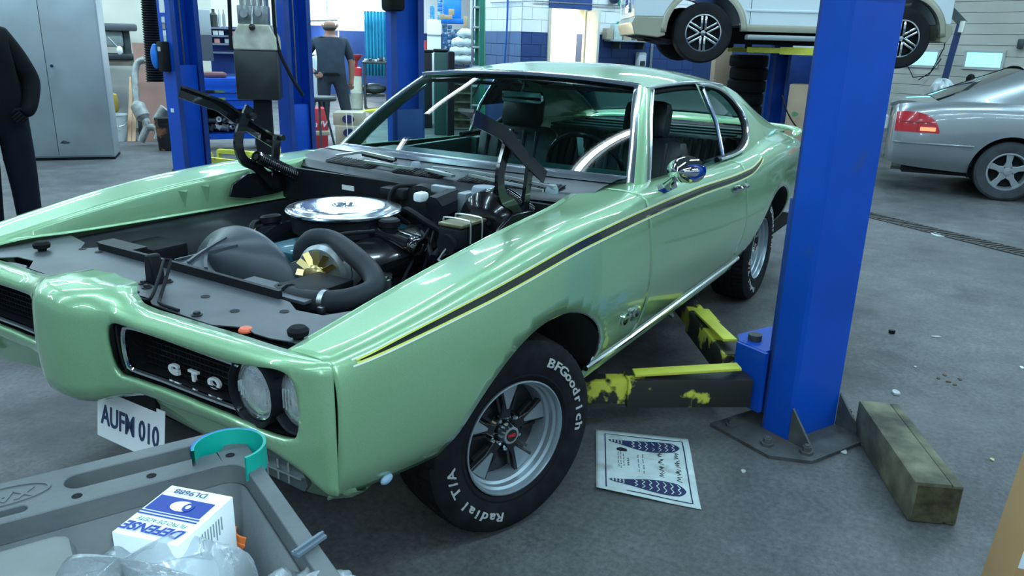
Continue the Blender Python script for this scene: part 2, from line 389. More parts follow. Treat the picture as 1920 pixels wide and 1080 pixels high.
# ---- ceiling lamps: housings above each tube lamp
HOUS = mat('lamp_housing', (.7, .72, .72), .5); TUBE = mat('lit_tube', (.78, .93, 1.0), .4, emit=6.0)
hm = None
for i, (a, b) in enumerate(TUBES):
    if hm is None:
        hm = thing('ceiling_lamp', 'long white fluorescent ceiling lamp over the bays', 'lamp', AB(a, b, 4.25), 154, 'fluorescent ceiling lamps')
        loc_part(MB().box(-1.0, 1.0, -.11, .11, .02, .10, bv=.01).build('housing', HOUS), hm)
        loc_part(MB().tube([(-.97, -.06, .0), (.97, -.06, .0)], .016, 8).build('tube', TUBE), hm)
        loc_part(MB().tube([(-.97, .06, .0), (.97, .06, .0)], .016, 8).build('tube', TUBE), hm)
        loc_part(MB().tube([(-.7, 0, .1), (-.7, 0, CEIL-4.25)], .008, 6).build('hanger', STEEL), hm)
        loc_part(MB().tube([(.7, 0, .1), (.7, 0, CEIL-4.25)], .008, 6).build('hanger', STEEL), hm)
    else:
        c = copy_tree(hm); c.location = AB(a, b, 4.25)
# ================================================================== the green coupe (body raised a little on the lift arms)
GREEN = paint_mat('green_metallic_paint', (.29, .51, .28), metal=.35)
GREENIN = mat('green_inner_paint', (.20, .36, .22), .35, .2, coat=.4)
STRIPEK = mat('stripe_black', (.012, .02, .016), .25, coat=.5); STRIPEY = mat('stripe_yellow', (.75, .82, .12), .3, coat=.5); STRIPEW = mat('stripe_white', (.82, .88, .78), .3, coat=.5)
SATIN = mat('satin_black', (.012, .014, .017), .42, var=.3, scale=5, bump=.05)
SEMIB = mat('semi_black_dusty', (.062, .070, .080), .42, var=.35, scale=7, col2=(.10, .10, .10), c2_lo=.55, c2_hi=.8, c2_scale=6)
DARKIN = mat('undercarriage_dark', (.010, .011, .013), .8)
CARGLASS = glass_mat('car_glass', (.62, .86, .82), tint=.25)
car = thing('coupe_car', 'green two-door coupe with hood removed, standing on the lift arms', 'car', (-1.45, 0, 0))

# ---- lower side surface: stations from the nose to the tail, control points from sill to inner edge (y, z)
ST = [ # x     sill(y,z)    low         widest       upper        shoulder     crest        inner
 (0.80, (.812, .478), (.838, .54), (.850, .64), (.850, .735), (.838, .785), (.812, .812), (.715, .815)),
 (0.66, (.825, .455), (.862, .52), (.880, .64), (.885, .745), (.877, .805), (.848, .838), (.712, .832)),
 (0.45, (.838, .425), (.888, .505), (.912, .63), (.915, .755), (.905, .830), (.872, .872), (.712, .862)),
 (0.20, (.845, .40), (.905, .49), (.933, .62), (.933, .770), (.918, .858), (.882, .908), (.712, .893)),
 (-.10, (.850, .39), (.912, .48), (.942, .62), (.938, .780), (.920, .880), (.882, .938), (.705, .920)),
 (-.45, (.852, .365), (.912, .47), (.945, .62), (.938, .785), (.918, .895), (.878, .952), (.690, .940)),
 (-.80, (.852, .355), (.910, .46), (.945, .62), (.936, .785), (.915, .898), (.872, .955), (.660, .962)),
 (-1.1, (.852, .355), (.908, .46), (.942, .61), (.932, .78), (.912, .893), (.868, .948), (.790, .962)),
 (-1.6, (.852, .355), (.906, .46), (.938, .61), (.927, .775), (.907, .882), (.866, .935), (.795, .948)),
 (-2.1, (.852, .355), (.906, .46), (.938, .61), (.928, .77), (.910, .870), (.872, .922), (.800, .936)),
 (-2.5, (.850, .37), (.908, .47), (.944, .61), (.938, .77), (.922, .875), (.888, .935), (.812, .958)),
 (-2.85, (.838, .39), (.900, .48), (.938, .61), (.935, .77), (.920, .885), (.884, .950), (.795, .985)),
 (-3.3, (.815, .41), (.870, .49), (.905, .61), (.903, .765), (.888, .880), (.845, .942), (.755, .980)),
 (-3.8, (.765, .43), (.815, .51), (.845, .62), (.843, .75), (.826, .850), (.785, .900), (.70, .930)),
 (-4.10, (.715, .46), (.755, .53), (.782, .63), (.780, .74), (.763, .815), (.725, .860), (.65, .88)),
]
_X = [-s[0] for s in ST]
def side_ctrl(x):
    return [(interp(-x, _X, [s[k][0] for s in ST]), interp(-x, _X, [s[k][1] for s in ST])) for k in range(1, 8)]
def side_curve(x, n=25):
    return [(x, p.x, p.y) for p in spline([(a, b, 0) for a, b in side_ctrl(x)], n)]
def ell(cx, cz, rx, rz): return lambda x, z: ((x-cx)/rx)**2+((z-cz)/rz)**2 < 1.0
FARCH = (-.04, .36, .435, .345); RARCH = (-2.83, .37, .435, .345)
def snap_ell(cx, cz, rx, rz, x, z):
    dx, dz = (x-cx)/rx, (z-cz)/rz; l = math.hypot(dx, dz); return cx+dx/l*rx, cz+dz/l*rz
def y_on_side(x, z):
    c = side_curve(x, 60); best = None
    for i in range(len(c)-1):
        z0, z1 = c[i][2], c[i+1][2]
        if min(z0, z1) <= z <= max(z0, z1) and abs(z1-z0) > 1e-6:
            t = (z-z0)/(z1-z0); return c[i][1]+(c[i+1][1]-c[i][1])*t
    return c[0][1] if z < c[0][2] else c[-1][1]
def side_panel(name, x0, x1, sgn, arch=None, dx=.02, jmax=None, mat_=None, nrow=29, jmin=0):
    n = max(2, int(abs(x1-x0)/dx)+1); rows = []
    for i in range(n+1):
        x = x0+(x1-x0)*i/n; c = side_curve(x, nrow); rows.append([Vector(p) for p in c[jmin:jmax]])
    keep = [[True]*(len(rows[0])-1) for _ in range(n)]
    if arch:
        ins = [[((p.x-arch[0])/arch[2])**2+((p.z-arch[1])/arch[3])**2 < 1 and p.z < .78 for p in r] for r in rows]
        for i in range(n):
            for j in range(len(rows[0])-1):
                if sum((ins[i][j], ins[i+1][j], ins[i][j+1], ins[i+1][j+1])) >= 2: keep[i][j] = False
        used = set(); gone = set()
        for i in range(n):
            for j in range(len(rows[0])-1):
                for q in ((i, j), (i+1, j), (i, j+1), (i+1, j+1)): (used if keep[i][j] else gone).add(q)
        for (i, j) in used & gone:
            p = rows[i][j]; xx, zz = snap_ell(*arch, p.x, max(p.z, arch[1]-.02)); zz = zz if p.z > arch[1]-.02 else p.z
            if p.z <= arch[1]: zz = p.z; xx = arch[0]+(arch[2] if p.x > arch[0] else -arch[2])*(1-.15*((arch[1]-p.z)/arch[3]))
            rows[i][j] = Vector((xx, y_on_side(xx, zz), zz))
    vs = [(p.x, sgn*p.y, p.z) for r in rows for p in r]; nc = len(rows[0])
    fs = [(i*nc+j, i*nc+j+1, (i+1)*nc+j+1, (i+1)*nc+j) for i in range(n) for j in range(nc-1) if keep[i][j]]
    mb = MB().add(vs, fs)
    o = mb.build(name, mat_ or GREEN, car, smooth=60, rec=True); fix_out(o, sgn)
    s = o.modifiers.new('solid', 'SOLIDIFY'); s.thickness = .006; s.offset = -1
    return o
def fix_out(o, sgn):
    """make the normals point away from the car's middle"""
    me = o.data; c = sum((p.normal.y*sgn*p.area+p.normal.z*.5*p.area for p in me.polygons))
    if c < 0: me.flip_normals()
XF = .766                     # seam between bumper and fender
for sgn in (1, -1):
    f = side_panel('fender', XF, -.795, sgn, FARCH)
    d = side_panel('door', -.803, -2.107, sgn)
    q = side_panel('quarter_panel', -2.115, -4.08, sgn, RARCH)
    # arch lips
    for (A_, par) in ((FARCH, f), (RARCH, q)):
        pts = []
        for k in range(41):
            a = R_(-8+196*k/40); x = A_[0]+A_[2]*math.cos(a); z = A_[1]+A_[3]*math.sin(a)
            if z > (.47 if A_ is FARCH and x > A_[0] else .36): pts.append((x, sgn*(y_on_side(x, z)-.006), z))
        MB().tube(pts, .0045, 6).build('arch_lip', CHROME if par is f else GREEN, par)
        # wheel house
        rows = []
        for yy in (.925, .52):
            rows.append([(A_[0]+(A_[2]-.004)*math.cos(R_(a)), sgn*(min(yy, y_on_side(A_[0]+A_[2]*math.cos(R_(a)), A_[1]+A_[3]*math.sin(R_(a)))-.008) if yy > .6 else yy), A_[1]+(A_[3]-.004)*math.sin(R_(a))) for a in range(2, 179, 6)])
        MB().grid(rows).build('wheel_house', DARKIN, par, solid=.004)
    # sill moulding
    MB().tube([(x, sgn*(y_on_side(x, .385)+.004), .385) for x in np.linspace(-.44, -2.30, 20)], .011, 8).build('sill_moulding', TRIM, car)
    rows = []
    for x in np.linspace(-.44, -2.36, 20): rows.append([(x, sgn*(side_ctrl(x)[0][0]-.003), .362), (x, sgn*.82, .30), (x, sgn*.70, .29)])
    MB().grid(rows).build('sill', GREEN, car, solid=.004)
    # the black side stripe with yellow and white edges that sweeps up behind the door
    def stripe(nm, m, zt, zb, off, x0, x1):
        rows = []
        for i in range(90):
            x = x0+(x1-x0)*i/89
            t, b = zt(x), zb(x)
            rows.append([(x, sgn*(y_on_side(x, b+(t-b)*k/3)+off), b+(t-b)*k/3) for k in range(4)])
        o = MB().grid(rows).build(nm, m, car, smooth=60); fix_out(o, sgn); return o
    def zc(x): return interp(-x, [-.72, -.5, -.16, .32, .8, 1.35, 2.02, 2.2, 2.36, 2.46], [.806, .832, .858, .886, .893, .888, .872, .876, .900, .925])
    def hw(x): return interp(-x, [-.72, -.55, -.2, .4, 1.2, 2.1, 2.3, 2.46], [.001, .006, .0095, .012, .013, .0125, .009, .002])
    stripe('stripe_black', STRIPEK, lambda x: zc(x)+hw(x), lambda x: zc(x)-hw(x), .0022, .70, -2.44)
    stripe('stripe_edge', STRIPEY, lambda x: zc(x)+hw(x)+.004, lambda x: zc(x)+hw(x), .0026, .71, -2.45)
    stripe('stripe_edge', STRIPEW, lambda x: zc(x)+hw(x)+.008, lambda x: zc(x)+hw(x)+.004, .0024, .72, -2.45)
    stripe('stripe_edge', STRIPEY, lambda x: zc(x)-hw(x), lambda x: zc(x)-hw(x)-.004, .0026, .71, -2.45)
    stripe('stripe_edge', STRIPEW, lambda x: zc(x)-hw(x)-.004, lambda x: zc(x)-hw(x)-.008, .0024, .72, -2.45)
    # door handle and lock
    yh = y_on_side(-1.95, .83)
    h = MB().tube(spline([(-1.86, sgn*(yh+.004), .832), (-1.88, sgn*(yh+.03), .834), (-1.95, sgn*(yh+.036), .834), (-2.02, sgn*(yh+.03), .832), (-2.04, sgn*(yh+.004), .83)], 16), .011, 8).build('door_handle', CHROME, d)
    MB().ball((-1.885, sgn*(yh+.02), .834), .017, 10).build('push_button', CHROME, h)
    MB().ball((-1.97, sgn*(yh+.002), .765), .013, 10, I4, (1, .6, 1)).build('door_lock', CHROME, d)

# ---- greenhouse: sail panels, roof, glass
def roof_edge(x): # y, z of the drip line
    return (interp(-x, [1.3, 1.42, 1.9, 2.4, 2.75, 3.1, 3.45, 3.6], [.585, .60, .625, .63, .628, .640, .690, .71]), interp(-x, [1.3, 1.42, 1.9, 2.4, 2.75, 3.1, 3.45, 3.6], [1.298, 1.305, 1.318, 1.295, 1.240, 1.135, 1.010, .985]))
WREAR = [(-2.02, .945), (-2.22, .948), (-2.36, .962), (-2.47, 1.0), (-2.545, 1.06), (-2.57, 1.13), (-2.52, 1.20), (-2.42, 1.255), (-2.27, 1.288), (-2.05, 1.303)]
WR = [(p.x, p.y) for p in spline([(a, b, 0) for a, b in WREAR], 60)]
def greenhouse_pt(x, v):
    """v=0 belt, v=1 drip line"""
    c = side_ctrl(x)[6]; ye, ze = roof_edge(x); z = c[1]+(ze-c[1])*v; y = c[0]+(ye-c[0])*v + .02*math.sin(math.pi*v); return Vector((x, y, z))
for sgn in (1, -1):
    nx, nv = 100, 24; P = []
    for i in range(nx+1):
        x = -2.02-1.58*i/nx; P.append([greenhouse_pt(x, k/nv) for k in range(nv+1)])
    def inwin(p):
        c = False; n = len(WR)
        for k in range(n):
            (x1, z1), (x2, z2) = WR[k], WR[(k+1) % n]
            if (z1 > p.z) != (z2 > p.z) and p.x < (x2-x1)*(p.z-z1)/(z2-z1)+x1: c = not c
        return c
    ins = [[inwin(p) for p in r] for r in P]
    keep = [[sum((ins[i][k], ins[i+1][k], ins[i][k+1], ins[i+1][k+1])) < 2 for k in range(nv)] for i in range(nx)]
    used = set(); gone = set()
    for i in range(nx):
        for k in range(nv):
            for q in ((i, k), (i+1, k), (i, k+1), (i+1, k+1)): (used if keep[i][k] else gone).add(q)
    for (i, k) in used & gone:
        p = P[i][k]; w = min(WR, key=lambda q: (q[0]-p.x)**2+(q[1]-p.z)**2); c = side_ctrl(w[0])[6]; ze = roof_edge(w[0])[1]
        P[i][k] = greenhouse_pt(w[0], max(0, (w[1]-c[1])/(ze-c[1])))
    o = MB().add([(p.x, sgn*p.y, p.z) for r in P for p in r], [(i*(nv+1)+k, i*(nv+1)+k+1, (i+1)*(nv+1)+k+1, (i+1)*(nv+1)+k) for i in range(nx) for k in range(nv) if keep[i][k]]).build('sail_panel', GREEN, car, smooth=60); fix_out(o, sgn)
    # window rails and bright trim
    def gp(x, z):
        c = side_ctrl(x)[6]; ye, ze = roof_edge(x); v = (z-c[1])/(ze-c[1]); p = greenhouse_pt(x, v); return (p.x, sgn*p.y, p.z)
    trim = [gp(a, b) for a, b in WR]
    MB().tube([(x, y+sgn*.004, z) for x, y, z in trim], .010, 8).build('window_trim', TRIM, car)
    MB().tube([(x+.012, y-sgn*.012, z) for x, y, z in trim], .014, 8).build('window_seal', BLACK, car)
    # quarter glass and door glass (door glass lowered part-way behind the bright B bar)
    rows = []
    for k in range(30):
        a = WR[59-k]; b = (-2.155+.05*(k/29), a[1]);
        rows.append([tuple(Vector(gp(b[0]+(min(a[0], b[0]-.01)-b[0])*t, a[1]+(0 if 1 else 0)))-Vector((0, sgn*.03, 0))) for t in (0, .25, .5, .75, 1)])
    MB().grid(rows).build('quarter_glass', CARGLASS, car, smooth=60)
    MB().tube([tuple(Vector(gp(-2.155, 1.302))-Vector((0, sgn*.02, 0))), tuple(Vector(gp(-2.125, 1.12))-Vector((0, sgn*.012, 0))), tuple(Vector(gp(-2.105, .95))-Vector((0, sgn*.012, 0)))], .011, 8).build('window_bar', TRIM, car)
    # A pillar: green outer skin, chrome strip beside the glass
    pa = [Vector((-.965, sgn*.79, .955)), Vector((-1.10, sgn*.735, 1.075)), Vector((-1.26, sgn*.665, 1.20)), Vector((-1.42, sgn*.603, 1.302))]
    pa = spline(pa, 14); rows = []
    for p in pa:
        t = (p.z-.955)/.35
        rows.append([(p.x+.010, p.y-sgn*.012, p.z+.004), (p.x+.006, p.y+sgn*.004, p.z+.006), (p.x-.03, p.y+sgn*.022, p.z), (p.x-.075-.02*(1-t), p.y+sgn*.014, p.z-.01), (p.x-.09-.02*(1-t), p.y-sgn*.004, p.z-.018)])
    o = MB().grid(rows).build('windshield_pillar', GREEN, car, smooth=60); fix_out(o, sgn)
    MB().tube([(p.x-.10-.02*(1-(p.z-.955)/.35), p.y+sgn*.005, p.z-.012) for p in pa], .010, 8).build('pillar_trim', TRIM, car)
    MB().tube([(p.x+.008, p.y-sgn*.022, p.z+.006) for p in pa], .016, 8, flat=(1.1, .6)).build('windshield_trim', TRIM, car)
    # drip rail along the roof side
    dr = [(-1.45, sgn*.61, 1.300)]+[(x, sgn*(roof_edge(x)[0]+.006), roof_edge(x)[1]-.004) for x in np.linspace(-1.55, -2.45, 14)]
    MB().tube(dr, .009, 8).build('drip_rail', TRIM, car)
    MB().tube([(-1.49, sgn*.592, 1.285)]+[(x, sgn*(roof_edge(x)[0]-.018), roof_edge(x)[1]-.028) for x in np.linspace(-1.58, -2.3, 12)], .016, 8).build('roof_rail_seal', BLACK, car)
# roof skin
rows = []
NX, NT = 70, 41
def roof_pt(x, t):
    ye, ze = roof_edge(x); h = interp(-x, [1.3, 1.42, 1.9, 2.4, 2.8, 3.2, 3.6], [.030, .045, .072, .075, .07, .055, .03])
    return Vector((x, ye*t, ze+h*(1-abs(t)**2.6)))
for i in range(NX+1):
    x = -1.42+(-2.70+1.42)*i/NX
    rows.append([tuple(roof_pt(x, -1+2*j/(NT-1))+Vector((.045*(1-(2*j/(NT-1)-1)**2)*(1-i/NX)**2, 0, 0))) for j in range(NT)])
o = MB().grid(rows).build('roof', GREEN, car, smooth=60, rec=True)
if sum(p.normal.z for p in o.data.polygons) < 0: o.data.flip_normals()
# headliner
MB().grid([[(r[0], r[1]*.985, r[2]-.035) for r in row] for row in rows]).build('headliner', mat('headliner_black', (.02, .022, .024), .8), car)
# sail inner returns beside the rear window + rear glass
rows = []
for i in range(25):
    t = i/24; x = -2.70-(.85)*t; rows.append([tuple(roof_pt(x, s)+Vector((0, 0, -.006-.05*math.sin(math.pi*min(1, t))*0))) for s in np.linspace(-.86, .86, 21)])
MB().grid(rows).build('rear_glass', CARGLASS, car, smooth=60)
for sgn in (1, -1):
    o = MB().grid([[tuple(roof_pt(-2.70-.88*i/24, sgn*s)) for s in (.86, .9, .95, 1.0)] for i in range(25)]).build('rear_pillar', GREEN, car, smooth=60); fix_out(o, sgn)
    MB().tube([tuple(roof_pt(-2.70-.88*i/24, sgn*.86)) for i in range(25)], .009, 6).build('rear_glass_trim', TRIM, car)
# deck lid, tail panel, rear spoiler
rows = []
for i in range(21):
    x = -3.53-(.57)*i/20; c = side_ctrl(x)[6]
    rows.append([(x, c[0]*t, c[1]+.02*(1-t*t)) for t in np.linspace(-1, 1, 25)])
o = MB().grid(rows).build('deck_lid', GREEN, car, smooth=60)
if sum(p.normal.z for p in o.data.polygons) < 0: o.data.flip_normals()
sp = spline([(-3.72, .79, .925), (-3.9, .745, .955), (-3.97, .5, .965), (-3.98, 0, .968), (-3.97, -.5, .965), (-3.9, -.745, .955), (-3.72, -.79, .925)], 40)
MB().tube([tuple(p) for p in sp], [.008+.02*math.sin(math.pi*i/39)**.3 for i in range(40)], 10, flat=(1.6, .6)).build('rear_spoiler', GREEN, car)
MB().grid([[(-4.09, y, z) for y in np.linspace(-.71, .71, 9)] for z in (.47, .6, .75, .87)]).build('tail_panel', GREEN, car, solid=.01)
MB().tube([(-4.0, .78, .53), (-4.12, .72, .54), (-4.16, .4, .54), (-4.16, -.4, .54), (-4.12, -.72, .54), (-4.0, -.78, .53)], .07, 12, flat=(.5, 1.2)).build('rear_bumper', CHROME, car)
# windshield
def ws_pt(s, t):  # s across -1..1, t 0 bottom..1 top
    xb = -.865-.10*s*s; zb = .985-.012*s*s; yb = .775*s; xt = -1.36-.05*s*s; zt = 1.338-.03*s*s; yt = .588*s
    return Vector((xb+(xt-xb)*t+.015*math.sin(math.pi*t)*0, yb+(yt-yb)*t, zb+(zt-zb)*t+.022*math.sin(math.pi*t)))
MB().grid([[tuple(ws_pt(s, t)) for s in np.linspace(-1, 1, 31)] for t in np.linspace(0, 1, 15)]).build('windshield', CARGLASS, car, smooth=60)
MB().tube([tuple(ws_pt(s, 1.0)+Vector((0, 0, .004))) for s in np.linspace(-1, 1, 31)], .020, 8, flat=(1.3, .7)).build('windshield_trim', TRIM, car)
# ---- nose: one moulded bumper with the two grille openings
PATH = [(.912, 0), (.908, .05), (.888, .10), (.858, .15), (.843, .20), (.838, .3), (.836, .5), (.828, .68), (.814, .78), (.796, .832), (.770, .853)]
PS = spline([(a, b, 0) for a, b in PATH], 121)
_py = [p.y for p in PS]
def tab(y, ys, vs): return interp(abs(y), ys, vs)
def nose_row(p, nrm):
    y = p.y
    zt = tab(y, [0, .08, .14, .2, .28, .5, .75, .83, .86], [.858, .855, .846, .830, .822, .822, .822, .820, .815])
    zb = tab(y, [0, .1, .17, .26, .5, .68, .78, .83, .86], [.548, .552, .575, .598, .598, .580, .545, .505, .480])
    dr = tab(y, [0, .1, .16, .22, .5, .8, .86], [.20, .17, .10, .072, .072, .05, .035])
    rd = tab(y, [0, .12, .2, .5, .86], [.045, .042, .028, .026, .02])
    sec = [(dr, zt-.004), (dr*.6, zt), (rd, zt-.001), (rd*.45, zt-rd*.3), (rd*.12, zt-rd*.75), (0, zt-rd*1.4)]
    n = 26
    for k in range(1, n): sec.append((-.004*math.sin(math.pi*k/n), zt-rd*1.4+(zb+rd*1.3-(zt-rd*1.4))*k/n))
    sec += [(0, zb+rd*1.3), (rd*.2, zb+rd*.6), (rd*.7, zb+rd*.1), (rd*2, zb)]
    k = max(0, min(1, (abs(y)-.55)/.25)); top = Vector((1, 0, 0)).lerp(nrm, k)
    return [Vector((p.x-(top.x if i < 3 else nrm.x)*d, p.y-(top.y if i < 3 else nrm.y)*d, z)) for i, (d, z) in enumerate(sec)]
OPEN = [(p.x, p.y) for p in spline([(.200, .792, 0), (.40, .787, 0), (.58, .784, 0), (.68, .792, 0), (.735, .797, 0), (.768, .788, 0), (.784, .758, 0), (.788, .70, 0), (.783, .655, 0), (.763, .634, 0), (.69, .630, 0), (.58, .640, 0), (.40, .645, 0), (.22, .645, 0), (.182, .655, 0), (.170, .70, 0), (.166, .76, 0), (.175, .785, 0), (.200, .792, 0)], 160)]
def in_poly(y, z, P):
    c = False; n = len(P)
    for k in range(n):
        (x1, z1), (x2, z2) = P[k], P[(k+1) % n]
        if (z1 > z) != (z2 > z) and y < (x2-x1)*(z-z1)/(z2-z1)+x1: c = not c
    return c
rows = []
for i, p in enumerate(PS):
    a, b = PS[max(i-1, 0)], PS[min(i+1, 120)]; t = (b-a).normalized(); nrm = Vector((t.y, -t.x, 0))
    rows.append(nose_row(p, nrm if i else Vector((1, 0, 0))))
full = [[Vector((p.x, -p.y, p.z)) for p in r] for r in rows[:0:-1]]+rows
nr, nc = len(full), len(full[0]); JF = range(6, nc-4)
ins = [[(j in JF) and in_poly(abs(p.y), p.z, OPEN) for j, p in enumerate(r)] for r in full]
keep = [[sum((ins[i][j], ins[i+1][j], ins[i][j+1], ins[i+1][j+1])) < 2 for j in range(nc-1)] for i in range(nr-1)]
used = set(); gone = set()
for i in range(nr-1):
    for j in range(nc-1):
        for q in ((i, j), (i+1, j), (i, j+1), (i+1, j+1)): (used if keep[i][j] else gone).add(q)
def x_nose(y): return interp(abs(y), [q.y for q in PS], [q.x for q in PS])
for (i, j) in used & gone:
    p = full[i][j]; w = min(OPEN, key=lambda q: (q[0]-abs(p.y))**2+(q[1]-p.z)**2); s = 1 if p.y > 0 else -1
    full[i][j] = Vector((x_nose(w[0])+.002, s*w[0], w[1]))
bo = MB().add([tuple(p) for r in full for p in r], [(i*nc+j, i*nc+j+1, (i+1)*nc+j+1, (i+1)*nc+j) for i in range(nr-1) for j in range(nc-1) if keep[i][j]]).build('front_bumper', GREEN, car, smooth=55)
if sum(p.normal.x*p.area for p in bo.data.polygons) < 0: bo.data.flip_normals()
sm = bo.modifiers.new('solid', 'SOLIDIFY'); sm.thickness = .016; sm.offset = -1

HEADGLASS = mat('headlamp_lens', (.75, .82, .84), .12, .75, var=.25, scale=30, bump=.3, bscale=60)
GRILLK = mat('grille_black', (.010, .011, .013), .42)
for s in (1, -1):
    # dark tunnel behind the opening
    rws = []
    for d, sc in ((.018, .985), (.06, .96), (.10, .94)):
        rws.append([(x_nose(y)-d, s*(.49+(y-.49)*sc), .715+(z-.715)*sc) for y, z in OPEN])
    MB().grid(rws).build('grille_surround', BLKGLOSS, bo, smooth=60)
    MB().box(.70, .725, min(s*.15, s*.83), max(s*.15, s*.83), .615, .785).build('grille_back', DARKIN, bo, smooth=0)
    # chrome frame round the grille insert
    fr = [(.598, .770), (.45, .776), (.30, .779), (.215, .777), (.193, .766), (.187, .72), (.194, .674), (.215, .662), (.35, .661), (.598, .658)]
    MB().tube([(x_nose(y)-.022, s*y, z) for y, z in [(q.x, q.y) for q in spline([(a, b, 0) for a, b in fr], 60)]], .0075, 8).build('grille_frame', CHROME, bo)
    # egg-crate bars, deep inside
    for k in range(7):
        z = .668+k*.0155
        MB().box(.735, .775, min(s*.20, s*.60), max(s*.20, s*.60), z-.0018, z+.0018).build('grille_bar', GRILLK, bo, smooth=0)
    vb = None
    for k in range(24):
        y = .21+k*.0165
        q = MB().box(.740, .770, s*y-.0015, s*y+.0015, .665, .77).build('grille_upright', GRILLK, bo, smooth=0)
    MB().box(.725, .815, min(s*.19, s*.60), max(s*.19, s*.60), .652, .661, bv=.002).build('grille_shelf', GRILLK, bo)
    # lamps
    for (yc, xc) in ((.642, .800), (.752, .784)):
        Mh = T(xc, s*yc, .713) @ RY(90)
        MB().lathe([(.0635, .004), (.066, .016), (.070, .020), (.074, .018), (.076, .012), (.076, -.03), (.0635, -.03), (.0635, .004)], 40, Mh @ (Matrix.Diagonal((1.16, 1.0, 1, 1)) if yc < .7 else Matrix.Diagonal((1.06, .87, 1, 1)))).build('lamp_bezel', SATIN, bo)
        hl = MB().lathe([(.0005, .014), (.03, .012), (.05, .006), (.062, -.003), (.062, -.03), (.0005, -.03)], 36, Mh @ Matrix.Diagonal((1.10, .95 if yc < .7 else .88, 1, 1))).build('headlamp', HEADGLASS, bo)
        MB().lathe([(.0605, .004), (.0645, .004), (.0645, -.004), (.0605, -.004)], 36, Mh @ Matrix.Diagonal((1.10, .93, 1, 1))).build('lamp_ring', CHROME, hl)
        for k in range(11):
            w = math.sqrt(max(.0001, .060**2-((k-5)*.0105)**2))
            MB().box(-.02, .0145-2.6*((k-5)*.0105)**2, -.0006+(k-5)*.0105, .0006+(k-5)*.0105, -w*.45, w*.45, T(xc, s*yc, .713)).build('lens_rib', HEADGLASS, hl, smooth=0)
    # lower valance with turn lamp
    va = []
    for (y, x, zt, zb) in ((0.0, .78, .555, .50), (.18, .77, .60, .50), (.5, .77, .60, .475), (.62, .77, .585, .455), (.72, .765, .56, .445), (.79, .752, .52, .445), (.825, .73, .485, .45), (.838, .70, .48, .455)):
        va.append([(x, s*y, zt), (x-.004, s*y, zt*.6+zb*.4), (x-.03, s*y, zb), (x-.10, s*(y-.02), zb-.008)])
    o = MB().grid(va).build('lower_valance', GREEN, car, smooth=60)
    tl = MB().prism([(.0, -.032), (.13, -.038), (.142, -.02), (.125, .022), (.02, .034), (.0, .03)], 0, .012, T(.768, s*.625, .520) @ RX(0) @ Matrix(((0, 0, 1, 0), (s, 0, 0, 0), (0, 1, 0, 0), (0, 0, 0, 1)))).build('turn_lamp', mat('turn_lens', (.07, .09, .09), .15, .0, bump=.4, bscale=80), car)
    for k in range(3):
        MB().box(.779, .786, min(s*(.64+k*.035), s*(.64+k*.035+.006)), max(s*(.64+k*.035), s*(.64+k*.035+.006)), .492, .545).build('lens_rib', CHROME, tl, smooth=0)
    MB().box(.779, .788, min(s*.632, s*.755), max(s*.632, s*.755), .514, .519).build('lens_bar', CHROME, tl, smooth=0)
    # marker lamp low on the fender
    MB().ball((.60, s*.845, .455), .018, 12, I4, (1.2, .5, .7)).build('side_marker', mat('blue_film', (.30, .45, .58), .35), car)
# GTO letters in the left grille
for k, ch in enumerate('GTO'):
    vs_, fs_ = text_mesh(ch, .044, .004, .0016)
    Ml = T(.792-.004*k, .335+k*.070, .684-.002*k) @ Matrix(((0, 0, 1, 0), (1, 0, 0, 0), (0, 1, 0, 0), (0, 0, 0, 1)))
    MB().add(vs_, fs_, Ml @ Matrix.Diagonal((1.25, .85, 1, 1))).build('letter', mat('letter_white', (.85, .88, .88), .3, .3), bo)
MB().box(.786, .79, .31, .50, .672, .676).build('letter_bar', CHROME, bo)
# number plate under the nose
PLATE = mat('reflective_plate', (.92, .94, .95), .25, emit=.0)
pm = T(.775, .085, .455) @ RY(-8) @ Matrix(((0, 0, 1, 0), (1, 0, 0, 0), (0, 1, 0, 0), (0, 0, 0, 1)))
pl = MB().box(-.15, .15, -.075, .075, 0, .002, pm).build('number_plate', PLATE, car)
vs_, fs_ = text_mesh('AUFM 010', .082, .0012, .001); MB().add(vs_, fs_, pm @ T(0, -.008, .003) @ Matrix.Diagonal((.72, 1, 1, 1))).build('plate_lettering', mat('plate_blue', (.03, .05, .12), .5), pl)
MB().box(.755, .768, -.03, .20, .42, .56).build('plate_bracket', BLACK, car)

# ---- radiator support panel and what sits on it
zp = .800
edge = [(.760, -.70), (.750, -.60), (.69, -.55), (.685, -.47), (.735, -.40), (.74, -.22), (.725, -.12), (.700, -.05), (.700, .12), (.725, .17), (.732, .32), (.735, .42), (.715, .46), (.70, .50), (.715, .545), (.715, .60), (.70, .66), (.715, .70)]
back = [(.46, .70), (.46, .62), (.53, .585), (.54, .50), (.505, .44), (.50, .40), (.49, -.42), (.47, -.46), (.52, -.50), (.47, -.56), (.44, -.70)]
sp_ = MB().plate([(x, y, zp) for x, y in edge+back], (0, 0, 1), .003).build('radiator_support', SEMIB, car)
MB().plate([(x+.020, y, .790) for x, y in edge]+[(.79, .80, .790), (.79, .40, .790), (.79, 0, .790), (.79, -.40, .790), (.80, -.80, .790)], (0, 0, 1), .002).build('filler_panel', SEMIB, car)
MB().tube([(.49, -.44, .812), (.495, 0, .815), (.50, .40, .812)], .018, 4, flat=(.5, 1.1)).build('support_lip', SATIN, sp_, smooth=0)
MB().box(.43, .488, -.46, -.28, .818, .825).build('support_clip', SATIN, sp_)
BOLT = mat('dark_bolt', (.03, .033, .036), .45, .4)
